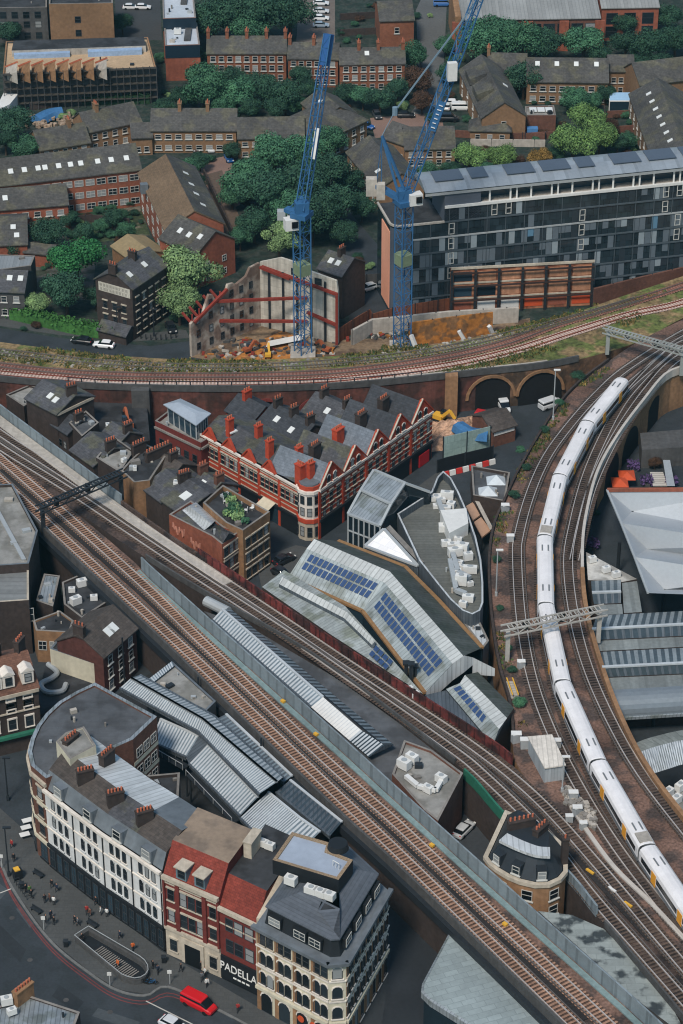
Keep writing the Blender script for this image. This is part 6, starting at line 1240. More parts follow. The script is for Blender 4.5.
house('terrace_house', 'brick terrace with a skylight, just right of the first crane jib tip', (340, 64), (405, 63), 7.5, 8, 10, BRT, ROOFG, (.8, 3.2, 5.4), 7, 'white', 1.3, 1.4, sky=[(.42, .6)], chim=(.3, .6, .98), cat='terrace')
house('gable_house', 'square brown brick house with grey roof near the top centre', (380, 21), (414, 20), 7.5, 14, 10, BRT, ROOFG, (4,), 1, 'white', 1.2, 1.6)
r, f = house('hipped_house', 'hipped dark roofed brick house behind the first crane jib', (324, 140), (367, 120), 5.5, 15, 9.8, BRTAN, ROOFG, (.8, 3.2), 5, 'white', hip=5)
house('gable_house', 'tan gable house with pale stepped roof touching the first crane jib', (302, 103), (322, 120), 6.5, 9, 9, BRTAN, ROOFG, (3.5,), 2, 'white', sky=[(.4, .6)])
house('gable_house', 'brown roofed house slanting below the second crane jib, left part', (347, 152), (378, 190), 5, 11, 8.2, BRTAN, ROOFG, (1, 3), 4, 'white', sky=[(.7, .4)])
house('gable_house', 'brown roofed brick house directly below the second crane jib', (405, 149), (455, 148), 5, 10, 8.2, BRTAN, ROOFG, (.8, 2.9), 5, 'white')
house('gable_house', 'dark link roof house under the second crane pendant', (382, 137), (408, 146), 5, 8, 7.6, BRTAN, ROOFG, (1,), 2)
r, f = house('stepped_house', 'house with stepped dark roof and brick gable right of the second crane jib', (460, 70), (482, 118), 6, 10.5, 9.6, BRTAN, ROOFG, (1, 3.5), 4, 'white', ends=(1, 0))
for t, v in ((.3, .35), (.62, .35)):
    c = f['rp'](t, v); m = MB(); m.hexa([c-f['d']*3-f['b']*1.6-Vector((0, 0, .6)), c+f['d']*3-f['b']*1.6-Vector((0, 0, .6)), c+f['d']*3+f['b']*2.4-Vector((0, 0, .6)), c-f['d']*3+f['b']*2.4-Vector((0, 0, .6)), c-f['d']*3-f['b']*1.6+Vector((0, 0, .9)), c+f['d']*3-f['b']*1.6+Vector((0, 0, .9)), c+f['d']*3+f['b']*2.4+Vector((0, 0, 2.3)), c-f['d']*3+f['b']*2.4+Vector((0, 0, 2.3))]); m.build('stepped_dormer', ROOFG, f['roof'])
skylights(f, [(.5, .4)], back=True)
house('low_house', 'low dark roofed house before the brick gable of the stepped house', (470, 130), (510, 131), 3.2, 6, 5, BRTAN, ROOFG, (.8,), 3, hip=2)
house('long_house', 'long dark roofed brick house with four skylights below the big trees', (527, 81), (608, 82), 6, 11, 9.8, BRTAN, ROOFG, (.8, 3.4), 8, 'white', 1.5, 1.4, sky=[(.13, .72), (.37, .72), (.61, .72), (.86, .72)])
house('long_house', 'shorter dark roofed end of the long house, on its left', (488, 69), (526, 70), 6, 8, 8.6, BRTAN, ROOFG, (3.4,), 3, 'white', chim=(.0,))
house('long_house', 'shorter dark roofed end of the long house, on its right', (609, 71), (634, 71), 6.5, 8, 9, BRTAN, ROOFG, (.8, 3.4), 3, 'white')
house('sloping_roof_house', 'long gabled house with seven skylights at the right edge', (630, 94), (654, 162), 6, 13, 9.8, BRTAN, ROOFG, (1, 3.2), 7, 'white', 1.2, 1.3, sky=[(.14+.12*k, .55+.02*k) for k in range(7)])
house('gable_house', 'dark roofed house just above the skylit house at the right edge', (640, 85), (690, 79), 6.5, 11, 10, BRTAN, ROOFG, (1,), 3)
r, p = flat('brick_extension', 'low brick extension with three roof lights and a small lawn', 'extension', PP([(525, 116), (556, 116), (554, 106), (525, 107)], 4.2), 4.2, BRICK, FELTL, .2)
for x in (533, 541, 549): c = at(x, 110, 4.5); m = MB(); m.box(c, 1.7, 2.6, .2); m.build('skylight', SKYL, r)
gh = thing('greenhouse', 'small white framed greenhouse with pale blue glass roof', 'greenhouse', at(619, 110, 0)); q = ccw(PP([(609, 111), (629, 111), (629, 103), (609, 103)], 0)); m = MB(); m.prism(q, 0, 2.6, 0); m.build('wall', GLASSB, gh); c = centre(q); m = MB(); rr_ = [Vector((p.x, p.y, 2.6)) for p in q]; r0, r1 = (rr_[0]+rr_[3])/2+Vector((0, 0, 1.2)), (rr_[1]+rr_[2])/2+Vector((0, 0, 1.2)); m.poly([rr_[0], rr_[1], r1, r0]); m.poly([rr_[2], rr_[3], r0, r1]); m.build('glass_roof', M('greenhouse_glass', '#8fb0cc', .2, .05, .1), gh)
for i in range(4): a, b = rr_[i], rr_[(i+1) % 4]; m = MB(); m.beam(a, b, .25); m.build('frame', METALW, gh); m = MB(); m.beam(a, (a.x, a.y, 0), .2); m.build('frame', METALW, gh)
# large far buildings
ZR = M('grey_profiled_roof', '#8b8d8c', .6, .12, .2, pat='seam', per=.9, pd=.18)
r, f = house('depot_building', 'large brick depot with wide pale grey profiled roof at the top right', (457, 20), (600, 18), 8.5, 26, 11, BRICK, ZR, (1, 4.6), 10, 'plain', 3.0, 2.6, cat='depot'); m = MB(); q = f['A']+f['d']*.1; m.hexa([f['P'](-.5, -.5, 0), f['P'](1.0, -.5, 0), f['P'](1.0, 20, 0), f['P'](-.5, 20, 0), f['P'](-.5, -.5, 9.6), f['P'](1.0, -.5, 9.6), f['P'](1, 20, 11.6), f['P'](-.5, 20, 11.6)]); m.build('end_wall', BRICKY, r)
for t in (.0, .25, .5, .75, 1.0): m = MB(); q = f['A'].lerp(f['B'], t); m.box((q.x, q.y-.3, 0), 2.4, 1.0, 8.0); m.build('brick_pier', BRICKO, r)
r, f = house('brick_pavilion', 'brick pavilion with grey roof and dark openings right of the depot', (602, 8), (659, 7), 9, 14, 11, BRICKO, ZR, (1, 4.6), 3, 'plain', 3.0, 3.0, cat='pavilion')
r, p = flat('brown_brick_block', 'plain brown brick block with three small dark windows', 'apartment block', PP([(49, 7), (113, 6), (112, -20), (51, -20)], 12.5), 12.5, BRTAN, FELTD, .8, coping=CONC); a, b = at(49, 7, 0), at(113, 6, 0); a, b = Vector(p[0]), Vector(p[1])
pf = sorted(p, key=lambda v: v.y)[:2]; pf.sort(key=lambda v: v.x); wins(r, pf[0], pf[1], [1.2, 4.6, 8.2], 1, 1.5, 1.7, 'plain', 0, 2)
r, p = flat('grey_office_block', 'grey concrete office with dark square windows in the top left corner', 'office', PP([(-30, 10), (47, 9), (47, -20), (-30, -20)], 9), 9, CONCD, FELTD, .5); pf = sorted(p, key=lambda v: v.y)[:2]; pf.sort(key=lambda v: v.x); wins(r, pf[0], pf[1], [1, 4, 6.6], 6, 1.7, 1.8, 'plain', 1, 1)
ROOFPALE = M('roof_pale_blue', '#b4bcc4', .5, .1, .2)
for pts_, z, lb in (([(163, 20), (196, 19), (192, -20), (162, -20)], 11.5, 'upper pale flat roofed modern block with dark blue band'), ([(165, 47), (200, 46), (197, 24), (164, 25)], 9, 'lower pale flat roofed modern block with brick base')):
    r, p = flat('modern_block', lb, 'apartment block', PP(pts_, z), z, BRICKO, ROOFPALE, .4); pf = sorted(p, key=lambda v: v.y)[:2]; pf.sort(key=lambda v: v.x); band(r, pf[0], pf[1], z-2.9, 3.2, .12, M('band_navy', '#1d2d3a', .4, .1, .1), 'glazed_band'); c = centre(p); m = MB(); m.box((c.x+1.6, c.y, z), 1.6, 8, .5); m.build('roof_duct', CONCD, r); ac_unit((c.x-1, c.y+1, z), 0, 1.2, 'small unit on the '+lb.split(' with')[0])
# scaffolded refurbishment
q = PP([(3, 76), (156, 69), (148, 39), (6, 43)], 8.5); r, p = flat('scaffolded_building', 'long building under refurbishment wrapped in scaffolding, roof open', 'building site', q, 8.5, CONCD, M('roof_deck_ply', '#b39a7c', .9, .2, .25), .5, coping=BRICKY)
m = MB(); m.prism(ccw(PP([(12, 56), (146, 51), (144, 42), (14, 46)], 8.8)), 8.5, 10.2, 0, 1); m.build('attic', [CONCL, FELTD], r); m = MB(); m.prism(ccw(PP([(14, 58), (70, 56), (70, 52), (14, 54)], 8.8)), 8.5, 9.6, 0, 0); m.build('roof_plant', M('plant_blue', '#8fa7c4', .5, .2, .2), r); m = MB(); m.prism(ccw(PP([(88, 56), (142, 53.5), (142, 50), (88, 52)], 8.8)), 8.5, 9.8, 0, 0); m.build('roof_plant', MATS['plant_blue'], r)
for j in range(8):
    x0 = 6+12.8*j; a, b = Z(x0, 75-j*.55, 8.6), Z(x0+11, 72-j*.55, 10.6); c, d = Z(x0+11, 62-j*.55, 12.2), Z(x0, 66.5-j*.55, 9.6); m = MB(); m.poly([a, b, c, d]); m.poly([b, a, (a.x, a.y, 7.5), (b.x, b.y, 7.5)]); m.build('sawtooth_roof', [CONCL if j in (0, 7) else BRICKY], r); m = MB(); m.beam(c, d, .5, .4); m.build('sawtooth_ridge', TERRA, r)
a, b = Vector(at(3, 76, 8.5)), Vector(at(156, 69, 8.5)); d = (b-a).normalized(); n = Vector((d.y, -d.x, 0)); sf = thing('scaffolding', 'steel scaffolding with boarded lifts along the front of the opened building', 'scaffolding', (a.x, a.y, 0))
for lv in range(5): m = MB(); z = 1.6+lv*1.9; m.hexa([a+n*.4+Vector((0, 0, z-8.5)), b+n*.4+Vector((0, 0, z-8.5)), b+n*1.6+Vector((0, 0, z-8.5)), a+n*1.6+Vector((0, 0, z-8.5))][::-1]+[q+Vector((0, 0, z-8.4)) for q in (a+n*.4, b+n*.4, b+n*1.6, a+n*1.6)][::-1]); m.build('scaffold_board', M('scaffold_board', '#3f3c37', .9, .3, .3), sf)
for j in range(24): q = a.lerp(b, j/23)+n*1.7; m = MB(); m.tube((q.x, q.y, 0), (q.x, q.y, 10.0), .09, 5); m.build('scaffold_pole', CONCD, sf)
# ================================================================ glazed apartment building
gA, gB = at(392, 228, 20), at(760, 190, 20); gd = (gB-gA).normalized(); gb_ = Vector((-gd.y, gd.x, 0)); GL_ = (gB-gA).length
ga = thing('glazed_apartment_building', 'long dark glass apartment building with barrel roof and salmon end panel', 'apartment building', (gA.x, gA.y, 0)); gp = lambda t, s_, z: Vector((gA.x+gd.x*t+gb_.x*s_, gA.y+gd.y*t+gb_.y*s_, z)); X1 = 11.0; ZM, ZT, DEP = 20.0, 23.4, 12.0
X2 = 18.6; m = MB()
m.poly([gp(2, 0, 0), gp(GL_, 0, 0), gp(GL_, 0, ZT), gp(X1, 0, ZT), gp(X1, 0, ZM), gp(2, 0, ZM)]); m.poly([gp(GL_, 0, 0), gp(GL_, DEP, 0), gp(GL_, DEP, ZT), gp(GL_, 0, ZT)]); m.poly([gp(GL_, DEP, 0), gp(0, DEP, 0), gp(0, DEP, ZM), gp(GL_, DEP, ZM)]); m.poly([gp(0, DEP, 0), gp(0, 2, 0), gp(0, 2, ZM), gp(0, DEP, ZM)]); k = 6; arc = [(2-2*math.cos(t), 2-2*math.sin(t)) for t in [math.pi/2*j/k for j in range(k+1)]]
for (x0, y0), (x1, y1) in zip(arc, arc[1:]): m.poly([gp(x0, y0, 0), gp(x1, y1, 0), gp(x1, y1, ZM), gp(x0, y0, ZM)])
CW = M('curtain_glass', '#2b363c', .12, .2, .5, fs=.5, bs=.2, spec=.6, pat='panel', per=1.35, per2=1.65, pd=.5); m.build('glass_wall', CW, ga)
m = MB(); m.poly([gp(x, y, ZM) for x, y in arc]+[gp(X1, 0, ZM), gp(X1, DEP, ZM), gp(0, DEP, ZM)]); m.build('terrace', FELTD, ga); m = MB(); m.poly([gp(X1, 0.1, ZT), gp(GL_, .1, ZT), gp(GL_, 3.2, ZT), gp(X1, 3.2, ZT)]); m.build('terrace', CONCL, ga)
rim = [gp(x, y, ZM) for x, y in arc][::-1]+[gp(0, DEP, ZM)][::-1]; m = MB(); sweep(m, [gp(0, DEP, ZM)]+[gp(x, y, ZM) for x, y in arc]+[gp(X1, 0, ZM)], rectprof(-.2, .2, 0, .4)); m.build('white_rim', CONCL, ga)
m = MB(); m.hexa([gp(-.12, 8, 1), gp(-.12, 1.6, 1), gp(.02, 1.6, 1), gp(.02, 8, 1), gp(-.12, 8, 18.4), gp(-.12, 1.6, 18.4), gp(.02, 1.6, 18.4), gp(.02, 8, 18.4)]); m.build('salmon_panel', M('salmon_render', '#f0a98a', .8, .06, .1), ga)
m = MB()
for (x0, y0), (x1, y1) in zip(arc[1:], arc[2:]): p_, q_ = gp(x0, y0, 1), gp(x1, y1, 1); o_ = (gp(2, 2, 1)-p_).normalized()*-.06; m.poly([p_+o_, q_+o_, q_+o_+Vector((0, 0, 18.6)), p_+o_+Vector((0, 0, 18.6))])
m.poly([gp(2, -.06, 1), gp(4, -.06, 1), gp(4, -.06, 19.4), gp(2, -.06, 19.4)]); m.build('grey_end_panel', M('panel_slate', '#565d68', .5, .06, .1), ga)
for lv in range(8):
    z = lv*3.35-.1; x0 = 4.2 if z < ZM-1 else X1
    if z > ZT: break
    m = MB(); m.hexa([gp(x0, -.22, z), gp(GL_, -.22, z), gp(GL_, 0, z), gp(x0, 0, z)]+[gp(x0, -.22, z+.3), gp(GL_, -.22, z+.3), gp(GL_, 0, z+.3), gp(x0, 0, z+.3)]); m.build('floor_band', METALL if lv in (5, 7) else M('band_grey', '#4c555b', .5, .1, .1), ga)
rs = random.Random(9); PANC = [M('spandrel_grey', '#626c74', .35, .1, .1, spec=.5), M('spandrel_pale', '#8d989e', .3, .1, .1, spec=.5), M('spandrel_blue', '#5d8199', .3, .05, .1, spec=.5), M('spandrel_dark', '#31393f', .3, .1, .1, spec=.5)]
rest = []; cnt = 0; ncol = int((GL_-4.5)/1.35)
for lv in (4, 3, 2, 1, 5, 6, 0):
    for c_ in range(ncol):
        x = 4.6+c_*1.35
        if x < X1 and lv > 5: continue
        pr_ = {4: .62, 3: .6, 2: .5, 1: .55, 5: .12, 6: .12, 0: .35}[lv]
        if rs.random() > pr_ or x > 66: continue
        w2 = 1.25; z = lv*3.35+.3; m = MB(); zz = z+rs.choice((0, 0, 1.2)); m.hexa([gp(x, -.07, zz), gp(x+w2, -.07, zz), gp(x+w2, .0, zz), gp(x, .0, zz)]+[gp(x, -.07, z+2.85), gp(x+w2, -.07, z+2.85), gp(x+w2, 0, z+2.85), gp(x, 0, z+2.85)])
        cnt += 1
        if cnt > 98: rest.append((m, rs.choice((0, 0, 0, 1, 3, 3)))); continue
        m.build('spandrel_panel', PANC[rs.choice((0, 0, 0, 1, 3, 3, 2 if rs.random() < .2 else 0))], ga)
sm = MB()
for m, mi in rest:
    b0_ = len(sm.v); sm.v += m.v; sm.f += [tuple(i+b0_ for i in f) for f in m.f]; sm.m += [mi]*len(m.f)
if rest: tag(sm.build('spandrel_panel_field', PANC, ga), kind='stuff')
for lv, x in [(6, 21), (6, 24), (5, 40), (4, 40), (3, 40), (2, 12), (3, 12), (4, 12), (6, 58), (5, 58), (6, 61), (4, 61), (3, 61), (5, 12)]: m = MB(); z = lv*3.35+.5; [m.hexa([gp(x+i*1.3, -.14, z+k*1.2), gp(x+i*1.3+1.1, -.14, z+k*1.2), gp(x+i*1.3+1.1, -.05, z+k*1.2), gp(x+i*1.3, -.05, z+k*1.2)]+[gp(x+i*1.3, -.14, z+k*1.2+.12), gp(x+i*1.3+1.1, -.14, z+k*1.2+.12), gp(x+i*1.3+1.1, -.05, z+k*1.2+.12), gp(x+i*1.3, -.05, z+k*1.2+.12)]) for i in (0,) for k in (0, 1, 2)]; m.beam(gp(x, -.1, z), gp(x, -.1, z+2.5), .14); m.beam(gp(x+1.1, -.1, z), gp(x+1.1, -.1, z+2.5), .14); m.build('window_frame', FRAMEW, ga)
for i in range(0, int(GL_), 4):
    if i > 5: m = MB(); m.hexa([gp(i, -.16, 0), gp(i+.14, -.16, 0), gp(i+.14, 0, 0), gp(i, 0, 0)]+[gp(i, -.16, ZT if i > X1 else ZM), gp(i+.14, -.16, ZT if i > X1 else ZM), gp(i+.14, 0, ZT if i > X1 else ZM), gp(i, 0, ZT if i > X1 else ZM)]); m.build('fin', MATS['band_grey'], ga)
m = MB(); m.hexa([gp(X1, 0, 20), gp(X2, 0, 20), gp(X2, 9.5, 20), gp(X1, 9.5, 20), gp(X1, 0, 26.6), gp(X2, 0, 26.6), gp(X2, 9.5, 26.6), gp(X1, 9.5, 26.6)]); m.build('end_pavilion', MATS['panel_slate'], ga)
m = MB(); m.hexa([gp(X2, 3.0, ZT), gp(GL_, 3.0, ZT), gp(GL_, 9.5, ZT), gp(X2, 9.5, ZT)]+[gp(X2, 3.0, 26.5), gp(GL_, 3.0, 26.5), gp(GL_, 9.5, 26.5), gp(X2, 9.5, 26.5)]); m.build('attic_glass', GLASSB, ga)
ang = [(.0+10.2*j/8, 26.6+1.9*math.sin(math.pi*(.08+.84*j/8))) for j in range(9)]; m = MB()
for (s0, z0), (s1, z1) in zip(ang, ang[1:]): m.poly([gp(X1-4.2, s0-.3, z0), gp(GL_, s0-.3, z0), gp(GL_, s1-.3, z1), gp(X1-4.2, s1-.3, z1)])
m.poly([gp(X1-4.2, s_-.3, z) for s_, z in ang][::-1]); bar = m.build('barrel_roof', M('barrel_metal', '#98a1a9', .4, .08, .15, metal=.3, pat='seam', per=3.0, pd=.12), ga)
m = MB(); m.poly([gp(X1-4.2, -.3, 26.9), gp(GL_, -.3, 26.9), gp(GL_, -.3, 26.3), gp(X1-4.2, -.3, 26.3)][::-1]); m.build('eaves', METALL, ga)
for j in range(11): x = X1-1.5+7.6*j; m = MB(); w2 = 6.0 if j % 3 != 1 else 3.6; m.hexa([gp(x, 2.0, 28.3), gp(x+w2, 2.0, 28.3), gp(x+w2, 6.2, 28.62), gp(x, 6.2, 28.62)]+[gp(x, 2.0, 28.45), gp(x+w2, 2.0, 28.45), gp(x+w2, 6.2, 28.8), gp(x, 6.2, 28.8)]); m.build('roof_panel', M('roof_panel_dark', '#4f5966', .35, .08, .1, spec=.5), bar)
for j in range(16):
    x = X2+2+4.4*j; m = MB(); m.box(gp(x, .4, ZT), .35, .35, 3.0, 0); m.build('terrace_post', METALW, ga)
    if j % 2: m = MB(); m.box(gp(x+1.4, .6, ZT), .3, .8, 2.6, 0); m.build('terrace_screen', METALW, ga)
m = MB(); m.hexa([gp(X1, -.3, ZT-.2), gp(GL_, -.3, ZT-.2), gp(GL_, .3, ZT-.2), gp(X1, .3, ZT-.2)]+[gp(X1, -.3, ZT+.35), gp(GL_, -.3, ZT+.35), gp(GL_, .3, ZT+.35), gp(X1, .3, ZT+.35)]); m.build('terrace_edge', METALW, ga)
# retained brick facade with steel frames
fA, fB = at(450, 313, 0), at(592, 305, 0); fd = (fB-fA).normalized(); fn = Vector((fd.y, -fd.x, 0)); fr_ = thing('retained_facade', 'freestanding old brick facade braced by dark steel frames before the glass building', 'facade', fA); m = MB(); wallbox(m, fA, fB, 0, 10.2, 0, 0, .6); BRF = M('brick_retained', '#ab7659', .9, .35, .35, fs=1.2, streak=.2, alt='#7b4a36'); m.build('wall', BRF, fr_); band(fr_, fA, fB, 10.0, .5, .25, STONE, 'coping'); band(fr_, fA, fB, 3.1, .35, .15, STONE, 'string_course'); band(fr_, fA, fB, 6.6, .35, .15, STONE, 'string_course'); FL = (fB-fA).length
for j in range(6):
    p0, p1 = fA+fd*(FL*(j+.12)/6), fA+fd*(FL*(j+.88)/6)
    BRI = M('brick_infill', '#ab7c60', .9, .35, .35, fs=1.2, streak=.25)
    for z in (3.7, 7.2): mb = MB(); wallbox(mb, p0, p1, z, z+2.1, .08); mb.build('infill_panel', GLASSB if j == 0 or (j == 1 and z < 5) else BRI, fr_)
    mb = MB(); wallbox(mb, p0, p1, .6, 2.6, .08); mb.build('infill_panel', (BRICKO, METALW, METALW, ORANGE, BRICKO, ORANGE)[j], fr_)
for j in range(7): q = fA+fd*(FL*(j+.02)/6.1)+fn*.7; mb = MB(); mb.box((q.x, q.y, 0), .5, .5, 10); mb.build('steel_post', METALD, fr_)
for z in (2.9, 6.2, 9.2): mb = MB(); wallbox(mb, fA, fB, z, z+.35, 1.0, 0, -.8); mb.build('steel_waler', M('steel_brown', '#3a2c28', .8, .2, .2), fr_)
# ruined gable walls of the building site
ru = thing('retained_ruin', 'pale roofless gabled shell braced by red steel beams around the orange pit', 'ruin', at(262, 327, 0)); w0, w1, w2 = at(192, 357, 0), at(261, 326, 0), at(338, 344, 0); RUP = M('ruin_plaster', '#a89d90', .9, .3, .35, fs=1.1, streak=.35, alt='#7e6a5e', altf=.45); RUC = M('ruin_concrete', '#b2ada2', .9, .2, .3, fs=1.1, streak=.4, pat='panel', per=3.2, per2=1.4, pd=.18)
def prof_wall(name, a, b, prof, th, mat):
    d = (b-a).normalized(); n = Vector((d.y, -d.x, 0)); L = (b-a).length; m = MB(); pts_ = [(0, 0)]+prof+[(1, 0)]; f = lambda t, z, e: (a.x+d.x*L*t-n.x*e, a.y+d.y*L*t-n.y*e, z); fr = [f(t, z, 0) for t, z in pts_]; bk = [f(t, z, th) for t, z in pts_]; m.poly(fr[::-1]); m.poly(bk)
    for i in range(len(pts_)-1): m.poly([fr[i], bk[i], bk[i+1], fr[i+1]][::-1])
    return m.build(name, mat, ru), d, n, L
wl, d1, n1, L1 = prof_wall('gable_wall', w0, w1, [(0, 7.4), (.08, 8.2), (.16, 8.0), (.22, 10.4), (.27, 12.2), (.32, 11.8), (.36, 10.2), (.5, 11.0), (.54, 12.6), (.62, 12.4), (.66, 11.8), (.8, 12.6), (.86, 14.2), (1, 14.4)], .6, RUP)
for t in (.1, .28, .44, .58, .72, .86):
    for z in (1.0, 3.9, 6.8) + ((9.6,) if t in (.28, .58, .72, .86) else ()): q = w0+d1*(L1*t); addwin(wl, (q.x+n1.x*.02, q.y+n1.y*.02, z), math.atan2(d1.y, d1.x), 'plain', 1.0, 1.6)
wr, d2_, n2_, L2 = prof_wall('concrete_wall', w1, w2, [(0, 14.6), (.27, 16.6), (.62, 16.0), (.66, 15.0), (.98, 14.2), (1, 12)], .5, RUC)
for t in (.12, .3, .48, .66, .84): q = w1+d2_*(L2*t)+n2_*.15; m = MB(); m.box((q.x, q.y, 0), .45, .45, 13.5); m.build('steel_post', METALD, ru)
for t, z in ((.45, 14.0), (.75, 13.0)): q = w1+d2_*(L2*t); addwin(wr, (q.x+n2_.x*.02, q.y+n2_.y*.02, z-.6), math.atan2(d2_.y, d2_.x), 'plain', 1.6, 1.5)
RB_S = M('steel_red', '#7e3328', .8, .3, .3)
for a, b in ((w0+d1*L1*.34+Vector((0, 0, 10.2)), w1+d2_*L2*.62+n2_*.4+Vector((0, 0, 9.2))), (w0+d1*L1*.4+Vector((0, 0, 5.4)), w1+d2_*L2*.62+n2_*.4+Vector((0, 0, 3.8))), (w1+n1*.6+Vector((0, 0, 13.8)), w2+n2_*.5+Vector((0, 0, 11.5))), (w0+d1*L1*.96+n1*.8+Vector((0, 0, 14)), w1+d2_*L2*.4+n2_*.5+Vector((0, 0, 12.6))), (w2+n2_*.6, w2+n2_*.6+Vector((0, 0, 11.8))), (w1+d2_*L2*.62+n2_*.6+Vector((0, 0, 6)), w2+n2_*.6+Vector((0, 0, 4.6))), (w0+d1*.5+n1*.5+Vector((0, 0, 7.8)), w0+d1*L1*.5+n1*.5+Vector((0, 0, 12.0)))): m = MB(); m.beam(a, b, .55, .55); m.build('brace', RB_S, ru)
for j in range(5): a = w0+d1*(L1*(.04+.1*j))-n1*.4+Vector((0, 0, 7+j*.6)); m = MB(); m.beam(a, a-n1*3+Vector((0, 0, 1.5)), .4, .4); m.beam(a, a+Vector((0, 0, 2.2)), .3, .3); m.build('brace', RB_S, ru)
house('terrace_house', 'dark roofed house behind the concrete wall of the ruin', (318, 268), (342, 276), 10, 8, 12.4, BRICKD, SLATE, (), sky=[(.3, .5), (.6, .5)], chim=(.5,), cat='house')
pit = MB(); pit.hexa([Z(266, 347, 0), Z(302, 340, 0), Z(304, 334, 0), Z(268, 341, 0), Z(266, 347, .9), Z(302, 340, .9), Z(304, 334, .9), Z(268, 341, .9)]); tag(pit.build('steel_beam_stack', METALW), 'white beam lying in the orange pit of the ruin', 'beam')
# hoardings and retaining walls of the site
BRW = M('hoarding_brown', '#7a4a35', .85, .3, .3, pat='seam', per=1.2, pd=.35)
fence('timber_hoarding', 'brown timber hoarding at the foot of the glass building', [(372, 327), (395, 320), (449, 311)], 3, BRW, 'hoarding'); fence('timber_hoarding', 'stepped brown timber hoarding between ruin and site road', [(338, 343), (358, 330), (370, 323), (372, 327)], 3.2, BRW, 'hoarding')
fence('retaining_wall', 'pale concrete retaining wall along the pit below the brown hoarding', [(352, 345), (372, 334), (448, 326), (518, 322)], 3.4, CONCL, 'wall', th=.6)
fence('retaining_wall', 'orange plywood faced wall between crane and weedy viaduct', [(408, 347), (450, 341), (492, 336)], 5.5, WOODY, 'wall', th=.4)
fence('boundary_wall', 'brick boundary wall under the right part of the glass building', [(592, 308), (640, 296), (700, 282)], 4.5, BRICK, 'wall', th=.5)
fence('grey_gate', 'grey panelled gate across the site road beside the first crane', [(340, 290), (380, 287)], 3.2, CONCD, 'gate')
for a, b, wd in (((411, 335), (417, 350), 'nearest the second crane'), ((459, 331), (467, 344), 'in the middle'), ((489, 326), (494, 337), 'at the right end')): t_ = MB(); t_.beam(at(*a, 4.5), at(*b, 1.5), .7, .7); tag(t_.build('raking_prop', METALW), 'white raking prop on the retaining wall '+wd, 'prop')
# hedge and garden walls
def hedge(label, pts, h, w_, mat=None):
    path = resample(spline(PP(pts, 0), 6), step=1.2); root = thing('hedge', label, 'hedge', path[len(path)//2]); m = MB(); sweep(m, path, rectprof(-w_/2, w_/2, 0, h*.85)); nr = normals(path)
    for p, q in zip(path, nr):
        for _ in range(60):
            s_ = R(-w_*.55, w_*.55); z = R(.3, h*1.1) if abs(s_) > w_*.45 else R(h*.8, h*1.12); c = p+q*s_+Vector((R(-.6, .6), R(-.6, .6), z)); u = Vector((R(-1, 1), R(-1, 1), R(-1, 1))).normalized()*.2; v = Vector((R(-1, 1), R(-1, 1), R(-1, 1))).normalized()*.2; m.poly([c-u-v, c+u-v, c+u+v, c-u+v])
    m.build('hedge_foliage', mat or M('hedge_green', '#3d6a33', .8, .5, .3, fs=1.5), root)
hedge('clipped bright green hedge along the road below the warehouse', [(10, 317), (40, 324), (80, 333), (126, 340)], 2.6, 2.0); hedge('dark hedge between the scaffolded building and the staggered houses', [(30, 104), (90, 103), (150, 102)], 2.5, 2.5, M('hedge_dark', '#26422c', .85, .5, .3))
# ================================================================ trees
def leafmat(name, hexc, var=.5):
    m = bpy.data.materials.new(name); m.use_nodes = True; k = NT(m); out = k.n('ShaderNodeOutputMaterial'); b = k.n('ShaderNodeBsdfPrincipled'); k.l(b.outputs[0], out.inputs[0])
    geo = k.n('ShaderNodeNewGeometry'); oi = k.n('ShaderNodeObjectInfo'); n1 = k.n('ShaderNodeTexNoise'); n1.inputs['Scale'].default_value = .55; n1.inputs['Detail'].default_value = 3; k.l(geo.outputs['Position'], n1.inputs['Vector'])
    f = k.math('MULTIPLY_ADD', k.math('SUBTRACT', n1.outputs[0], .5), var*3.2); f.node.inputs[2].default_value = 1
    g = k.math('MULTIPLY_ADD', geo.outputs['Random Per Island'], .5); g.node.inputs[2].default_value = .75
    h = k.math('MULTIPLY_ADD', oi.outputs['Random'], .4); h.node.inputs[2].default_value = .8
    c = k.mix(n1.outputs[0], srgb(hexc), tuple(min(1, x*y) for x, y in zip(srgb(hexc), (1.5, 1.25, .8))))
    k.l(k.scale(c, k.math('MULTIPLY', k.math('MULTIPLY', k.math('MAXIMUM', f, .25), g), h)), b.inputs['Base Color']); b.inputs['Roughness'].default_value = .7; b.inputs['Specular IOR Level'].default_value = .2
    return m
LEAFC = {'d': leafmat('foliage_dark', '#2a4a40'), 'm': leafmat('foliage_mid', '#386150'), 'l': leafmat('foliage_light', '#6b8a67', .35), 'b': leafmat('foliage_bright', '#2f6b46'), 'y': leafmat('foliage_lime', '#5d8052'), 'r': leafmat('foliage_russet', '#45362f'), 'o': leafmat('foliage_autumn', '#72603a')}
BARK = M('bark', '#4a3d33', .9, .3, .2)
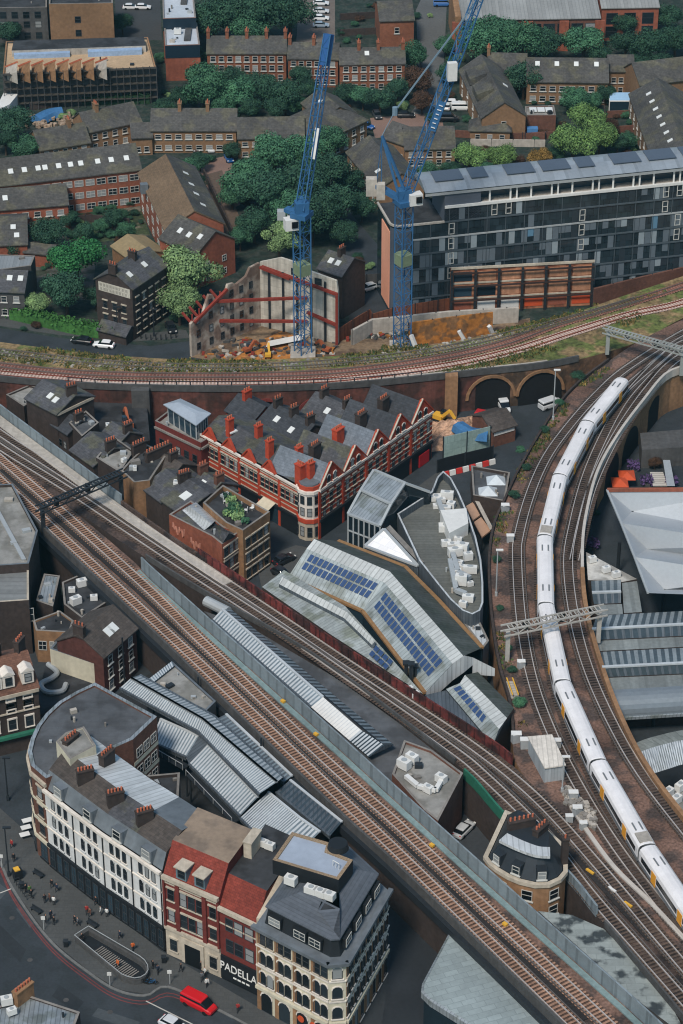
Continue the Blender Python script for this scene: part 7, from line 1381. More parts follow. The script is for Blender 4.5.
def crown_mesh(seed, n=9000, lumps=20, flat_=.82):
    rs = random.Random(seed); m = MB(); L = [(Vector((0, 0, .1)), .62)]
    for i in range(lumps):
        a = rs.uniform(0, 6.283); e = rs.uniform(-.45, 1.1); rr = rs.uniform(.42, .72); L.append((Vector((math.cos(a)*math.cos(e)*rr, math.sin(a)*math.cos(e)*rr, math.sin(e)*rr*flat_)), rs.uniform(.26, .46)))
    for i in range(n):
        c, r_ = rs.choice(L); d = Vector((rs.gauss(0, 1), rs.gauss(0, 1), rs.gauss(0, 1))).normalized()
        p = c+d*r_*(rs.uniform(.75, 1.06) if rs.random() < .85 else rs.uniform(.3, 1.18)); p.z *= flat_
        u = (d.cross(Vector((rs.uniform(-1, 1), rs.uniform(-1, 1), rs.uniform(-1, 1))))).normalized(); v = (d+Vector((rs.uniform(-.9, .9), rs.uniform(-.9, .9), rs.uniform(-.4, 1.2)))).normalized().cross(u); s_ = rs.uniform(.018, .038)
        m.poly([p-u*s_-v*s_*.7, p+u*s_-v*s_*.7, p+u*s_*.6+v*s_, p-u*s_*.6+v*s_])
    o = m.build('crown', LEAFC['d']); me = o.data; bpy.data.objects.remove(o); return me
def trunk_mesh():
    m = MB(); m.tube((0, 0, -1.35), (0, 0, -.1), .075, 8, 0, .05)
    for a in range(5): t = a*1.256; m.tube((0, 0, -.75+a*.08), (math.cos(t)*.5, math.sin(t)*.5, .15), .035, 5, 0, .012)
    o = m.build('trunk', BARK); me = o.data; bpy.data.objects.remove(o); return me
CROWNS = {}
for ty in LEAFC:
    for s_ in range(3):
        me = crown_mesh(40+s_*7+ord(ty)) if s_ == 0 or ty in 'dml' else None
        if me is None: continue
        me.materials.clear(); me.materials.append(LEAFC[ty]); CROWNS.setdefault(ty, []).append(me)
TRUNK = trunk_mesh()
def tree(px, py, rpx, ty, label, group='trees among the houses', tall=1.0, seed=[0]):
    seed[0] += 1; g0 = at(px, py, 5); pm = FPX/math.hypot(g0.y*math.cos(PITCH)+(CAMH-5)*math.sin(PITCH), 0); r_ = rpx/pm*1.22; zc_ = r_*1.15*tall
    p = at(px, py, zc_); root = thing('tree', label, 'tree', (p.x, p.y, 0), group)
    c = bpy.data.objects.new('crown', CROWNS[ty][seed[0] % len(CROWNS[ty])]); C.objects.link(c); c.parent = root; c.location = (0, 0, zc_); c.scale = (r_*R(.95, 1.08), r_*R(.95, 1.08), r_*tall*R(.95, 1.1)); c.rotation_euler = (0, 0, R(0, 6.28))
    t = bpy.data.objects.new('trunk', TRUNK); C.objects.link(t); t.parent = root; t.location = (0, 0, zc_); t.scale = (r_, r_, zc_/1.35)
TREES = [
 (214, 18, 22, 'd', 'dark tree at the left end of the top tree belt beside the modern blocks'), (238, 10, 24, 'd', 'dark tree second from the left in the top tree belt'), (264, 14, 25, 'd', 'dark tree in the middle of the top tree belt'), (290, 10, 22, 'd', 'dark tree at the car park end of the top tree belt'), (250, 28, 18, 'm', 'lower rounded tree in front of the top tree belt'),
 (203, 82, 23, 'm', 'broad mid green tree beside the modern block and long terrace'), (236, 92, 17, 'm', 'round tree before the left of the three storey terrace'), (262, 86, 17, 'd', 'dark tree before the middle of the three storey terrace'), (285, 94, 17, 'd', 'dark tree before the right end of the three storey terrace'), (309, 88, 10, 'd', 'small dark tree behind the pale stepped gable house'), (183, 96, 12, 'd', 'dark tree between modern blocks and long terrace roof'),
 (246, 176, 23, 'm', 'left upper tree of the big clump behind the first crane'), (274, 152, 22, 'm', 'top left tree of the big clump behind the first crane'), (303, 152, 20, 'm', 'top tree of the clump directly behind the first crane jib'), (328, 172, 24, 'd', 'upper right tree of the big clump beside the site road'), (266, 190, 25, 'd', 'middle left tree of the big clump behind the first crane'), (300, 182, 24, 'd', 'middle tree of the clump behind the crane cab'), (338, 203, 22, 'd', 'lower right tree of the clump beside the site road'), (312, 215, 24, 'd', 'lower middle tree of the big clump right of the crane mast'), (254, 222, 17, 'd', 'bottom left tree of the big clump by the brown path'), (279, 237, 17, 'l', 'pale tree directly behind the ruin left of the crane cab'), (362, 205, 14, 'd', 'dark tree between site road and glass building end'), (344, 232, 14, 'd', 'dark tree at the bend of the site road'),
 (191, 272, 30, 'l', 'large pale green willow like tree right of the brick warehouse'), (179, 300, 20, 'l', 'lower pale green tree leaning by the brick warehouse corner'), (76, 256, 24, 'b', 'bright green round tree above the hedge'), (66, 290, 21, 'd', 'dark green tree between bright tree and warehouse'), (36, 302, 12, 'l', 'small bluish pale tree by the grey house'), (48, 232, 17, 'd', 'dark spreading tree left of the bright green tree'), (12, 246, 12, 'd', 'dark tree over the small dark house at the left edge'), (84, 232, 11, 'd', 'dark tree in the courtyard of the brick housing block'), (100, 226, 8, 'm', 'small tree in the middle of the housing block courtyard'),
 (30, 147, 15, 'm', 'blue green tree left of the staggered houses'), (12, 122, 18, 'd', 'dark tree at the left edge by the yard'), (5, 140, 12, 'd', 'small dark tree at the left edge above the housing block'), (8, 32, 12, 'd', 'dark tree in front of the grey office block'), (122, 22, 10, 'd', 'dark tree beside the brown brick block'),
 (188, 168, 11, 'm', 'small green tree at the top of the paved court'), (196, 182, 10, 'd', 'dark small tree beside the brown path'), (232, 150, 9, 'd', 'dark shrub like tree beside the paved court gate'),
 (412, 55, 15, 'm', 'green tree right of the terrace under the second crane jib'), (418, 78, 15, 'r', 'reddish dark tree by the street under the second crane'), (397, 88, 12, 'd', 'dark tree behind the terrace end under the crane pendant'), (380, 98, 14, 'd', 'dark green tree in front of the terrace with skylight'), (398, 74, 8, 'b', 'small bright tree against the terrace wall'), (422, 100, 11, 'r', 'dark reddish tree beside the paved forecourt'),
 (478, 40, 22, 'm', 'left tree of the row before the grey depot'), (500, 34, 22, 'm', 'second tree from the left before the grey depot'), (522, 40, 21, 'm', 'third tree from the left before the grey depot'), (545, 42, 18, 'd', 'dark fourth tree from the left before the grey depot'), (584, 39, 19, 'm', 'round tree standing apart before the depot piers'), (625, 22, 13, 'd', 'dark tree beside the brick pavilion'), (626, 43, 15, 'd', 'dark tree below the brick pavilion'), (650, 44, 18, 'd', 'dark tree above the skylit house at the right edge'), (676, 38, 17, 'd', 'dark tree at the right edge below the pavilion'), (668, 16, 14, 'd', 'dark tree in the top right corner'), (600, 55, 11, 'd', 'small dark tree at the right of the depot trees'), (640, 62, 10, 'd', 'low dark tree just over the gabled house roofs'),
 (524, 77, 17, 'd', 'dark tree at the left end of the long skylit house'), (577, 98, 15, 'm', 'mid green tree in front of the long skylit house'), (585, 119, 16, 'y', 'lime green tree above the pale garden trees'), (573, 143, 20, 'y', 'large lime green garden tree left of the pair'), (600, 136, 16, 'y', 'lime green garden tree right of the pair'), (469, 157, 15, 'y', 'lime tree behind the left end of the barrel roof'), (502, 156, 14, 'y', 'pale green tree second behind the barrel roof'), (540, 158, 11, 'o', 'olive brown shrub tree behind the barrel roof'), (428, 172, 11, 'm', 'green tree behind the crane cab and barrel roof'), (518, 160, 7, 'r', 'small red shrub tree behind the barrel roof'), (556, 154, 9, 'd', 'dark low tree left of the large lime tree'), (618, 142, 10, 'd', 'dark garden tree beside the sloping skylit house'), (610, 125, 8, 'r', 'reddish garden tree before the greenhouse'), (430, 118, 6, 'd', 'little dark tree at the street corner by the forecourt'),
 (668, 380, 9, 'd', 'dark shrub tree over the white parapet at the right edge'), (655, 462, 6, 'r', 'purple leaved small tree in the market garden')]
TREES += [(165, 108, 11, 'd', 'dark tree in the gap left of the long terrace chimney'), (222, 105, 12, 'm', 'green tree against the roof of the long terrace, left one'), (250, 106, 11, 'd', 'dark tree against the roof of the long terrace, middle one'), (276, 108, 12, 'd', 'dark tree against the roof of the partly hidden terrace'), (296, 104, 10, 'm', 'green tree at the end of the partly hidden terrace roof'), (232, 78, 14, 'd', 'tall dark tree rising before the three storey terrace, left of centre'), (300, 76, 11, 'd', 'dark tree in the gap between the two brick terraces'), (346, 92, 11, 'd', 'dark garden tree below the skylight terrace, left'), (363, 96, 11, 'm', 'green garden tree below the skylight terrace, middle'), (112, 218, 11, 'd', 'dark courtyard tree in front of the long housing block'), (126, 230, 10, 'm', 'green courtyard tree beside the tan roofed wing'), (70, 218, 9, 'd', 'dark courtyard tree at the end of the slate row'), (150, 262, 9, 'd', 'dark tree squeezed behind the warehouse roof'), (20, 230, 10, 'm', 'green tree behind the small dark house'), (96, 296, 12, 'd', 'dark tree close against the warehouse gable'), (52, 286, 11, 'd', 'dark tree between grey house yard and hedge'), (448, 72, 10, 'd', 'dark tree along the street under the second jib'), (446, 46, 10, 'm', 'green tree along the upper street beside the depot'), (564, 72, 10, 'd', 'dark tree over the long skylit house roof'), (606, 92, 10, 'd', 'dark tree at the right end of the long skylit house'), (620, 72, 11, 'd', 'dark tree behind the short house at right'), (662, 64, 13, 'd', 'dark tree above the skylit gable house ridge'), (592, 100, 9, 'm', 'green garden tree right of the brick extension'), (628, 140, 9, 'm', 'small green tree at the eaves of the sloping skylit house'), (486, 170, 10, 'm', 'green tree between the two lime trees behind the barrel roof'), (450, 168, 9, 'd', 'dark tree behind the start of the barrel roof'), (200, 160, 9, 'd', 'dark tree at the corner of the paved court'), (240, 236, 12, 'm', 'green tree at the foot of the brown path'), (330, 140, 16, 'm', 'upper right tree of the big clump by the hipped house'), (350, 180, 14, 'd', 'dark tree of the clump nearest the site road'), (232, 192, 14, 'm', 'left edge tree of the big clump above the brown path'), (290, 210, 20, 'm', 'green tree of the clump left behind the crane mast'), (22, 160, 9, 'd', 'small dark tree between staggered houses and housing block'), (178, 34, 9, 'd', 'dark tree beside the lower modern block'), (196, 56, 11, 'd', 'dark tree at the brick base of the modern block')]
for t in TREES: tree(*t)
def shrub(px, py, rpx, ty, label, z, group): 
    g0 = at(px, py, z); pm = FPX/(g0.y*math.cos(PITCH)+(CAMH-z)*math.sin(PITCH)); r_ = rpx/pm; root = thing('shrub', label, 'shrub', g0, group)
    c = bpy.data.objects.new('foliage', CROWNS[ty][0]); C.objects.link(c); c.parent = root; c.location = (0, 0, r_*.55); c.scale = (r_, r_, r_*.8); c.rotation_euler = (0, 0, R(0, 6.28))
for x, y, r_, ty, lb in ((520, 706, 9, 'm', 'green shrub above the yellow stair by the end of the solar roofs'), (512, 672, 6, 'd', 'dark shrub beside the left post of the lattice gantry'), (497, 562, 6, 'd', 'dark shrub by the fence at the plant roof'), (514, 498, 7, 'd', 'dark shrub behind the skylit kiosk'), (526, 470, 6, 'd', 'shrub on the viaduct edge above the kiosk'), (520, 452, 6, 'm', 'shrub on the viaduct edge beside the brick workshop'), (545, 432, 6, 'd', 'shrub near the tall lamp post on the curve'), (560, 405, 6, 'm', 'shrub just above the tall lamp post on the curve'), (578, 380, 8, 'd', 'shrub at the meeting of the two viaducts'), (500, 610, 5, 'd', 'small shrub on the fence below the lamp post'), (509, 650, 5, 'm', 'small shrub just above the lattice gantry end'), (596, 515, 5, 'd', 'shrub in the dark corner beside the white parapet')):
    shrub(x, y, r_, ty, lb, VZ if x < 590 else 0, 'shrubs along the curved viaduct')
rs_ = random.Random(21); BED = [(470, 120), (512, 138), (448, 60), (452, 95), (232, 122), (170, 160), (60, 118), (115, 100), (205, 112), (310, 122), (336, 60), (350, 80), (366, 84), (355, 96), (300, 108), (120, 158), (30, 222), (75, 222), (110, 212), (122, 218), (134, 222), (90, 242), (62, 212), (40, 268), (120, 262), (146, 250), (200, 208), (212, 160), (236, 205), (440, 160), (452, 172), (486, 152), (488, 168), (520, 132), (530, 144), (548, 138), (560, 128), (606, 118), (628, 118), (616, 156), (628, 150), (634, 128), (566, 108), (600, 104), (540, 104), (450, 40), (420, 20), (360, 24), (366, 8), (350, 40), (340, 34), (330, 66), (8, 64), (160, 96), (190, 70), (150, 250), (170, 225), (368, 270), (356, 262), (392, 168), (418, 196), (334, 262), (300, 250), (158, 318), (172, 320), (26, 330), (140, 60), (160, 62), (70, 216), (82, 220), (96, 214), (104, 220), (114, 226), (126, 226), (138, 214), (92, 236), (108, 236), (120, 240), (60, 226), (68, 236), (140, 200), (128, 204), (216, 100), (226, 104), (248, 102), (274, 100), (296, 104), (188, 102), (180, 116), (320, 100), (345, 108), (388, 106), (404, 108)]
for j, (x, y) in enumerate(BED):
    for k in range(2): shrub(x+rs_.uniform(-6, 6)+k*5, y+rs_.uniform(-3, 3), rs_.uniform(3.5, 7.5), rs_.choice('ddmmlrd'), 'leafy shrub in the gardens between the far brick houses', 0, 'garden shrubs between the far houses')
# weeds on the old viaduct and embankments: one mass of ground cover
m = MB(); rs_ = random.Random(4)
def scatter(pa, pb, n, z, s0, s1):
    for _ in range(n):
        t = rs_.random(); i = min(len(pa)-2, int(t*(len(pa)-1))); u = t*(len(pa)-1)-i; p = pa[i].lerp(pa[i+1], u).lerp(pb[i].lerp(pb[i+1], u), rs_.random()); s_ = rs_.uniform(s0, s1)
        if math.sin(p.x*.21)+math.sin(p.x*.067+p.y*.19)+math.sin(p.y*.33) < -.35: continue
        for k in range(5):
            d = Vector((rs_.uniform(-1, 1), rs_.uniform(-1, 1), 0)).normalized(); c = p+Vector((rs_.uniform(-.5, .5), rs_.uniform(-.5, .5), z-p.z)); w_ = d*s_*.5; h_ = Vector((rs_.uniform(-.3, .3), rs_.uniform(-.3, .3), 1))*s_; m.poly([c-w_, c+w_, c+w_*.4+h_, c-w_*.4+h_], rs_.choice((0, 0, 1, 2)))
sp1 = edge([(-60, 356), (0, 362), (100, 370), (200, 373), (300, 370), (400, 360), (470, 346), (560, 324), (620, 306), (683, 288)], VZ, 60); scatter(b_hi[:60], sp1, 1900, VZ, .15, .5)
scatter(edge([(440, 376), (500, 366), (560, 348), (610, 330), (640, 322)], VZ, 20), edge([(440, 370), (500, 356), (560, 338), (610, 320), (640, 312)], VZ, 20), 600, VZ, .15, .5); scatter(edge([(380, 352), (450, 345), (520, 334), (600, 314), (683, 292)], 1.5, 20), edge([(380, 346), (450, 338), (520, 325), (600, 304), (683, 282)], 1.5, 20), 260, 1.5, .2, .6)
scatter([t_l[i] for i in range(near(t_l, (600, 368)), near(t_l, (515, 740)))], [t_l[i]+Vector((2.0, -.6, 0)) for i in range(near(t_l, (600, 368)), near(t_l, (515, 740)))], 420, VZ, .2, .6)
WD = [leafmat('weed_olive', '#4b5236'), leafmat('weed_straw', '#7c7149'), leafmat('weed_green', '#456043')]
tag(m.build('weeds', WD), 'weeds and moss spreading over the old viaduct', 'weeds', kind='stuff')
m = MB()
for _ in range(230):
    t = rs_.random(); i = int(t*50); p = b_hi[i].lerp(sp1[i], rs_.uniform(.35, .95)); m.box((p.x+rs_.uniform(-1, 1), p.y, VZ), rs_.uniform(.2, .9), rs_.uniform(.2, .6), rs_.uniform(.1, .3), rs_.uniform(0, 3), rs_.choice((0, 1, 1)))
for _ in range(160):
    x = rs_.uniform(565, 595); y = 795+(x-565)*.9+rs_.uniform(-9, 9); p = at(x, y, VZ+.1); m.box(p, rs_.uniform(.3, .9), rs_.uniform(.3, .9), rs_.uniform(.2, .6), rs_.uniform(0, 3), rs_.choice((0, 1, 1)))
tag(m.build('debris', [CONCL, CONC]), 'scattered pale stones and debris beside the tracks', 'debris', kind='stuff')
# ================================================================ vehicles
def objcol(name, rough, spec=.5):
    m = bpy.data.materials.new(name); m.use_nodes = True; k = NT(m); out = k.n('ShaderNodeOutputMaterial'); b = k.n('ShaderNodeBsdfPrincipled'); k.l(b.outputs[0], out.inputs[0]); oi = k.n('ShaderNodeObjectInfo'); k.l(oi.outputs['Color'], b.inputs['Base Color']); b.inputs['Roughness'].default_value = rough; b.inputs['Specular IOR Level'].default_value = spec; b.inputs['Coat Weight'].default_value = .3; return m
PAINT = objcol('car_paint', .35); TYRE = M('tyre', '#17181a', .9, .1, .1); CGL = G('car_glass', '#12171b', orand=.1)
def loft(sec, mats_i=0):
    """sec: list of (x, halfwidth, z0, z1) stations along the car"""
    m = MB(); k = 8
    for x, w_, z0, z1 in sec:
        for y, z in ((-w_*.9, z0), (-w_, z0+(z1-z0)*.3), (-w_*.97, z0+(z1-z0)*.8), (-w_*.82, z1), (w_*.82, z1), (w_*.97, z0+(z1-z0)*.8), (w_, z0+(z1-z0)*.3), (w_*.9, z0)): m.v.append((x, y, z))
    for i in range(len(sec)-1):
        for j in range(k): q = (j+1) % k; m.f.append((i*k+j, i*k+q, (i+1)*k+q, (i+1)*k+j)); m.m.append(mats_i)
    m.f.append(tuple(range(k))[::-1]); m.m.append(mats_i); e = (len(sec)-1)*k; m.f.append(tuple(e+j for j in range(k))); m.m.append(mats_i); return m
def make_car(name, cat, L, body, glass, roof, wx, wr=.33, hw=.8):
    t = thing(name, '', cat); loft(body).build('body', PAINT, t); loft(glass).build('windows', CGL, t); loft(roof).build('roof', PAINT, t)
    for x in wx:
        for y in (-hw, hw): m = MB(); m.tube((x, y-.11, wr), (x, y+.11, wr), wr, 12); w_ = m.build('wheel', TYRE, t)
    for y in (-.6, .6): m = MB(); m.box((L/2-.12, y, .62), .16, .36, .16); m.build('headlight', METALW, t); m = MB(); m.box((-L/2+.1, y, .7), .14, .3, .2); m.build('tail_light', REDP, t)
    return t
CAR = make_car('parked_car', 'car', 4.4, [(-2.2, .78, .35, .75), (-2.05, .86, .25, .95), (-1, .9, .22, .98), (.8, .9, .22, .96), (1.7, .86, .24, .85), (2.15, .76, .35, .65)], [(-1.85, .72, .92, 1.0), (-1.35, .76, .92, 1.38), (.25, .76, .92, 1.4), (1.05, .72, .9, .98)], [(-1.4, .66, 1.34, 1.43), (-1.0, .7, 1.36, 1.5), (.1, .7, 1.36, 1.5), (.35, .64, 1.34, 1.42)], (-1.35, 1.35))
VAN = make_car('van', 'van', 5.2, [(-2.6, .9, .35, 1.25), (-2.5, .97, .3, 1.35), (1.4, .97, .3, 1.3), (2.3, .92, .32, 1.05), (2.6, .82, .4, .8)], [(-2.5, .9, 1.3, 1.8), (.9, .9, 1.3, 1.85), (1.95, .84, 1.05, 1.15)], [(-2.58, .88, 1.72, 1.95), (-2.4, .92, 1.72, 2.1), (.7, .92, 1.74, 2.1), (1.0, .84, 1.74, 1.95)], (-1.7, 1.6), .36, .86)
def car(px, py, ang, colr, label, proto=None, grp='parked cars among the streets', z=.02):
    pr_ = proto or CAR; o = place(pr_, at(px, py, z), ang, label, grp)
    for ch in o.children: ch.color = (*srgb(colr), 1)
    return o
def cpy(px, py, dx, dy, *a, **k): p, q = at(px, py), at(px+dx, py+dy); return car(px, py, math.atan2(q.y-p.y, q.x-p.x), *a, **k)
v = cpy(199, 1007, 20, 10, '#c3161f', 'bright red van on the road before the maroon building', VAN, grp='vans'); cpy(174, 1028, 20, 10, '#c9ccd0', 'silver car cut by the bottom edge left of the red van'); 
cpy(82, 343, -20, -2.5, '#16181b', 'black car on the road beside the clipped hedge'); cpy(104, 347, -20, -2, '#e4e6e6', 'white car on the road before the warehouse'); cpy(171, 330, 4, 8, '#20242a', 'dark car parked under the pale green tree'); cpy(368, 290, -18, 5, '#d6d8d8', 'white car with dark glass by the site gate')
for i, (x, y, c) in enumerate(((321, 5, '#d5d8da'), (321, 13, '#c9cdd0'), (321, 20, '#dfe2e2'), (321, 27, '#8fa0b0'))): cpy(x, y, 20, 0, c, ('top', 'second', 'third', 'bottom')[i]+' car in the column of pale cars at the top car park')
for x, y, c, lb in ((131, 9, '#d0d3d4', 'left white car behind the brown brick block'), (143, 9, '#d8dadb', 'right white car behind the brown brick block')): cpy(x, y, 20, 0, c, lb)
cpy(443, 6, 14, 0, '#3a6aa8', 'blue van at the top of the street beside the depot', VAN, grp='vans'); cpy(454, 105, 14, 0, '#e2e4e3', 'white car by the forecourt right of the second jib'); cpy(462, 110, 18, 0, '#d9dbda', 'white van beside the stepped house', VAN, grp='vans'); cpy(447, 108, 2, -9, '#c9cccb', 'pale car end on by the forecourt, left of the white van'); cpy(448, 121, 16, 0, '#15181c', 'black van on the forecourt below the jib', VAN, grp='vans'); cpy(406, 117, 14, 0, '#1b1f24', 'dark car under the dark red tree by the forecourt')
cpy(366, 128, 12, 3, '#2f5d9a', 'blue car beside the hipped house'); cpy(377, 117, 4, 7, '#3b4046', 'dark grey car by the hipped house'); cpy(196, 150, 2, 7, '#4a3f3c', 'dark car left in the paved court'); cpy(211, 150, 1, 8, '#c9cbcc', 'silver car parked in the paved court'); cpy(249, 110, 12, 0, '#dde0df', 'white car between the garden trees and the terrace roof'); cpy(229, 160, 3, 6, '#2d62a0', 'small blue car at the right of the paved court'); cpy(140, 146, 14, -3, '#a8adb0', 'silver car in the yard right of the staggered houses'); cpy(118, 153, 14, -2, '#23272c', 'dark car before the staggered houses')
cpy(68, 678, 20, 12, '#14171a', 'black car in the dark street below the rendered annex'); cpy(52, 702, 16, 14, '#1a1d21', 'black car in the street beside the Victorian house'); cpy(282, 576, 16, 9, '#22262a', 'dark car at the market street corner below the striped building', z=.03); cpy(284, 562, 16, -8, '#1d2024', 'dark car beside the roof garden corner', z=.03); cpy(488, 422, 10, 2, '#b22a2e', 'small red van in front of the left brick arch', VAN, grp='vans'); cpy(503, 408, 5, 9, '#cfd2d3', 'white van inside the left brick arch', VAN, grp='vans'); cpy(551, 407, 12, -4, '#c5c9cc', 'white van before the right brick arch', VAN, grp='vans'); cpy(440, 857, 12, 9, '#2b2f34', 'dark car in the dark lane under the viaducts'); cpy(464, 832, 9, -9, '#b9bdc0', 'pale car in the narrow lane behind the bow fronted building')
# ================================================================ people
def person_mesh(pose, coat, trous, hair):
    sw = {'walk': .3, 'stand': .05, 'stride': .42}[pose]
    V = [(0, 0, .95), (0, 0, 1.2), (0, .01, 1.42), (0, .02, 1.52), (0, .03, 1.64), (0, .02, 1.74), (.0, .1, 1.63),
         (.1, 0, .9), (.11, sw*.5, .48), (.11, sw*.55-.06, .06), (.11, sw*.55+.1, .03), (-.1, 0, .9), (-.11, -sw*.4, .48), (-.11, -sw-.05, .08), (-.11, -sw+.1, .03),
         (.2, 0, 1.4), (.25, -sw*.4, 1.12), (.24, -sw*.3+.12, .88), (.24, -sw*.3+.16, .78), (-.2, 0, 1.4), (-.25, sw*.4, 1.12), (-.24, sw*.5+.1, .88), (-.24, sw*.5+.14, .78)]
    E = [(0, 1), (1, 2), (2, 3), (3, 4), (4, 5), (4, 6), (0, 7), (7, 8), (8, 9), (9, 10), (0, 11), (11, 12), (12, 13), (13, 14), (2, 15), (15, 16), (16, 17), (17, 18), (2, 19), (19, 20), (20, 21), (21, 22)]
    Rr = [.16, .16, .15, .06, .1, .08, .025, .1, .07, .045, .04, .1, .07, .045, .04, .08, .055, .04, .035, .08, .055, .04, .035]
    me = bpy.data.meshes.new('person'); me.from_pydata(V, E, []); o = bpy.data.objects.new('person', me); C.objects.link(o); md = o.modifiers.new('skin', 'SKIN'); o.modifiers.new('sub', 'SUBSURF').levels = 1
    for i, r_ in enumerate(Rr): me.skin_vertices[0].data[i].radius = (r_*(1.15 if i in (0, 1, 2) else 1), r_*(.75 if i in (0, 1, 2) else 1))
    for i in range(len(V)): me.skin_vertices[0].data[i].use_root = (i == 0)
    dg = bpy.context.evaluated_depsgraph_get(); out = bpy.data.meshes.new_from_object(o.evaluated_get(dg)); bpy.data.objects.remove(o); out.materials.clear()
    for q in (coat, trous, M('skin', '#b98a72', .6, .05, .05), hair): out.materials.append(q)
    for p in out.polygons:
        c = p.center; p.use_smooth = True; p.material_index = 1 if c.z < .88 and abs(c.x) < .19 else (3 if c.z > 1.68 or (c.z > 1.56 and c.y < .0) else (2 if c.z > 1.5 or (abs(c.x) > .19 and c.z < .86) else 0))
    return out
COATS = {'black': '#1c1e22', 'navy': '#222c3c', 'grey': '#5d6166', 'brown': '#5d3f35', 'orange': '#c9642f', 'white': '#d2d2cf', 'red': '#93302f', 'green': '#4f7040'}
PM = {}
def person(px, py, coat, pose, label, ang=None, z=.13):
    k = (coat, pose)
    if k not in PM: PM[k] = person_mesh(pose, M('coat_'+coat, COATS[coat], .8, .1, .1), M('trousers_dark', '#24262b', .8, .1, .1), M('hair_dark', '#2a211c', .7, .1, .1))
    o = bpy.data.objects.new('person', PM[k]); C.objects.link(o); o.location = at(px, py, z); o.rotation_euler = (0, 0, R(0, 6.28) if ang is None else ang); tag(o, label, 'person', 'pedestrians on the pavement')
for a in ((52, 888, 'black', 'walk', 'person in a dark coat walking alone by the white terrace shopfront'), (57, 892, 'navy', 'walk', 'person in navy just behind the dark coated walker by the terrace'), (45, 903, 'black', 'stand', 'person in black at the left of the trio on the wide pavement'), (50, 902, 'brown', 'stand', 'person in a brown coat in the middle of the trio on the pavement'), (54, 905, 'white', 'stand', 'person in a white top at the right of the trio on the pavement'), (26, 893, 'black', 'stand', 'person in black standing nearest the kerb in the left group'), (30, 894, 'green', 'stand', 'person with a green top in the kerbside group at left'), (32, 898, 'black', 'walk', 'person in dark clothes at the near end of the kerbside group'), (46, 923, 'black', 'stand', 'person in black on the kerb before the subway stair'), (51, 919, 'navy', 'stand', 'person in navy behind the kerbside pair before the stair'), (54, 925, 'black', 'stand', 'person in dark coat at the right of the kerbside pair'), (75, 924, 'black', 'walk', 'person in black walking toward the subway stair top'), (78, 926, 'grey', 'walk', 'person in grey beside the walker at the subway stair top'), (87, 914, 'red', 'walk', 'person in dark red near the stair corner'), (90, 917, 'brown', 'walk', 'person in brown beside the dark red walker'), (101, 915, 'white', 'stand', 'left of the two white clad people by the terrace shopfront'), (107, 917, 'white', 'stand', 'right of the two white clad people by the terrace shopfront'), (82, 942, 'black', 'walk', 'person in black at the head of the subway stair railing'), (120, 939, 'navy', 'walk', 'person in navy between railing and shopfront'), (133, 951, 'orange', 'walk', 'person in a bright orange jacket beside the subway railing'), (118, 968, 'orange', 'walk', 'person in orange climbing the subway stair'), (153, 969, 'black', 'stand', 'person in black at the rounded end of the subway railing'), (158, 974, 'navy', 'walk', 'person in navy stepping past the round end of the railing'), (181, 972, 'black', 'walk', 'person in black before the stone doorway'), (201, 970, 'black', 'stand', 'dark person right of the stone doorway'), (205, 976, 'white', 'stand', 'person in a pale top by the shop sign corner'), (202, 981, 'grey', 'walk', 'person in grey behind the red van'), (207, 987, 'white', 'walk', 'pale clad person nearest the red van rear'), (238, 1012, 'red', 'walk', 'person in red on the pavement under the shop sign'), (14, 862, 'black', 'stand', 'person beside the lamp post at the left kerb'), (12, 848, 'red', 'walk', 'person in red at the left end of the pavement'), (96, 1 + 904, 'black', 'walk', 'person in black near the middle of the terrace shopfront'), (316, 551, 'navy', 'walk', 'person in navy on the pavement below the corner turret'), (312, 548, 'black', 'stand', 'person in black at the foot of the corner turret')): person(*a)
# street furniture on the pavement
def bollard_row():
    for j in range(9): p = at(136+j*5, 340-(j-4)**2*.15, .02); t_ = thing('bollard', 'black bollard in the arc around the warehouse corner', 'bollard', p, 'bollards round the warehouse corner'); m = MB(); m.tube(p, p+Vector((0, 0, 1.1)), .11, 8); m.build('shaft', BLACK, t_); m = MB(); m.tube(p+Vector((0, 0, 1.1)), p+Vector((0, 0, 1.25)), .14, 8, 0, .05); m.build('cap', BLACK, t_)
bollard_row()
lamp((9, 876), .1, 9, 'dark street lamp at the kerb left of the terrace', METALD); lamp((118, 338), .05, 7, 'street lamp on the road by the warehouse', METALD); lamp((8, 800), .1, 8, 'street lamp over the side street below the Victorian house', METALD); lamp((154, 336), .05, 6, 'street lamp at the arc of bollards', METALD)
kp_ = thing('news_kiosk', 'small dark kiosk with yellow roof edge near the left kerb', 'kiosk', at(18, 878, .13)); m = MB(); m.box(at(18, 878, .13), 1.3, .9, 1.6, .5); m.build('body', BLACK, kp_); m = MB(); m.box(at(18, 878, .13)+Vector((-.1, 0, 1.6)), .8, .9, .2, .5); m.build('roof', YEL, kp_)
for j in range(3):
    p = at(25+j*1.2, 838-j*7, .13); t_ = thing('pavement_table', ('near', 'middle', 'far')[j]+' white pavement table outside the curved corner block', 'table', p, 'pavement tables'); m = MB(); m.box(p+Vector((0, 0, .72)), 1.5, 1.0, .06, .4); m.build('tabletop', METALW, t_); m = MB(); m.tube(p, p+Vector((0, 0, .72)), .06, 6); m.build('leg', METALD, t_)
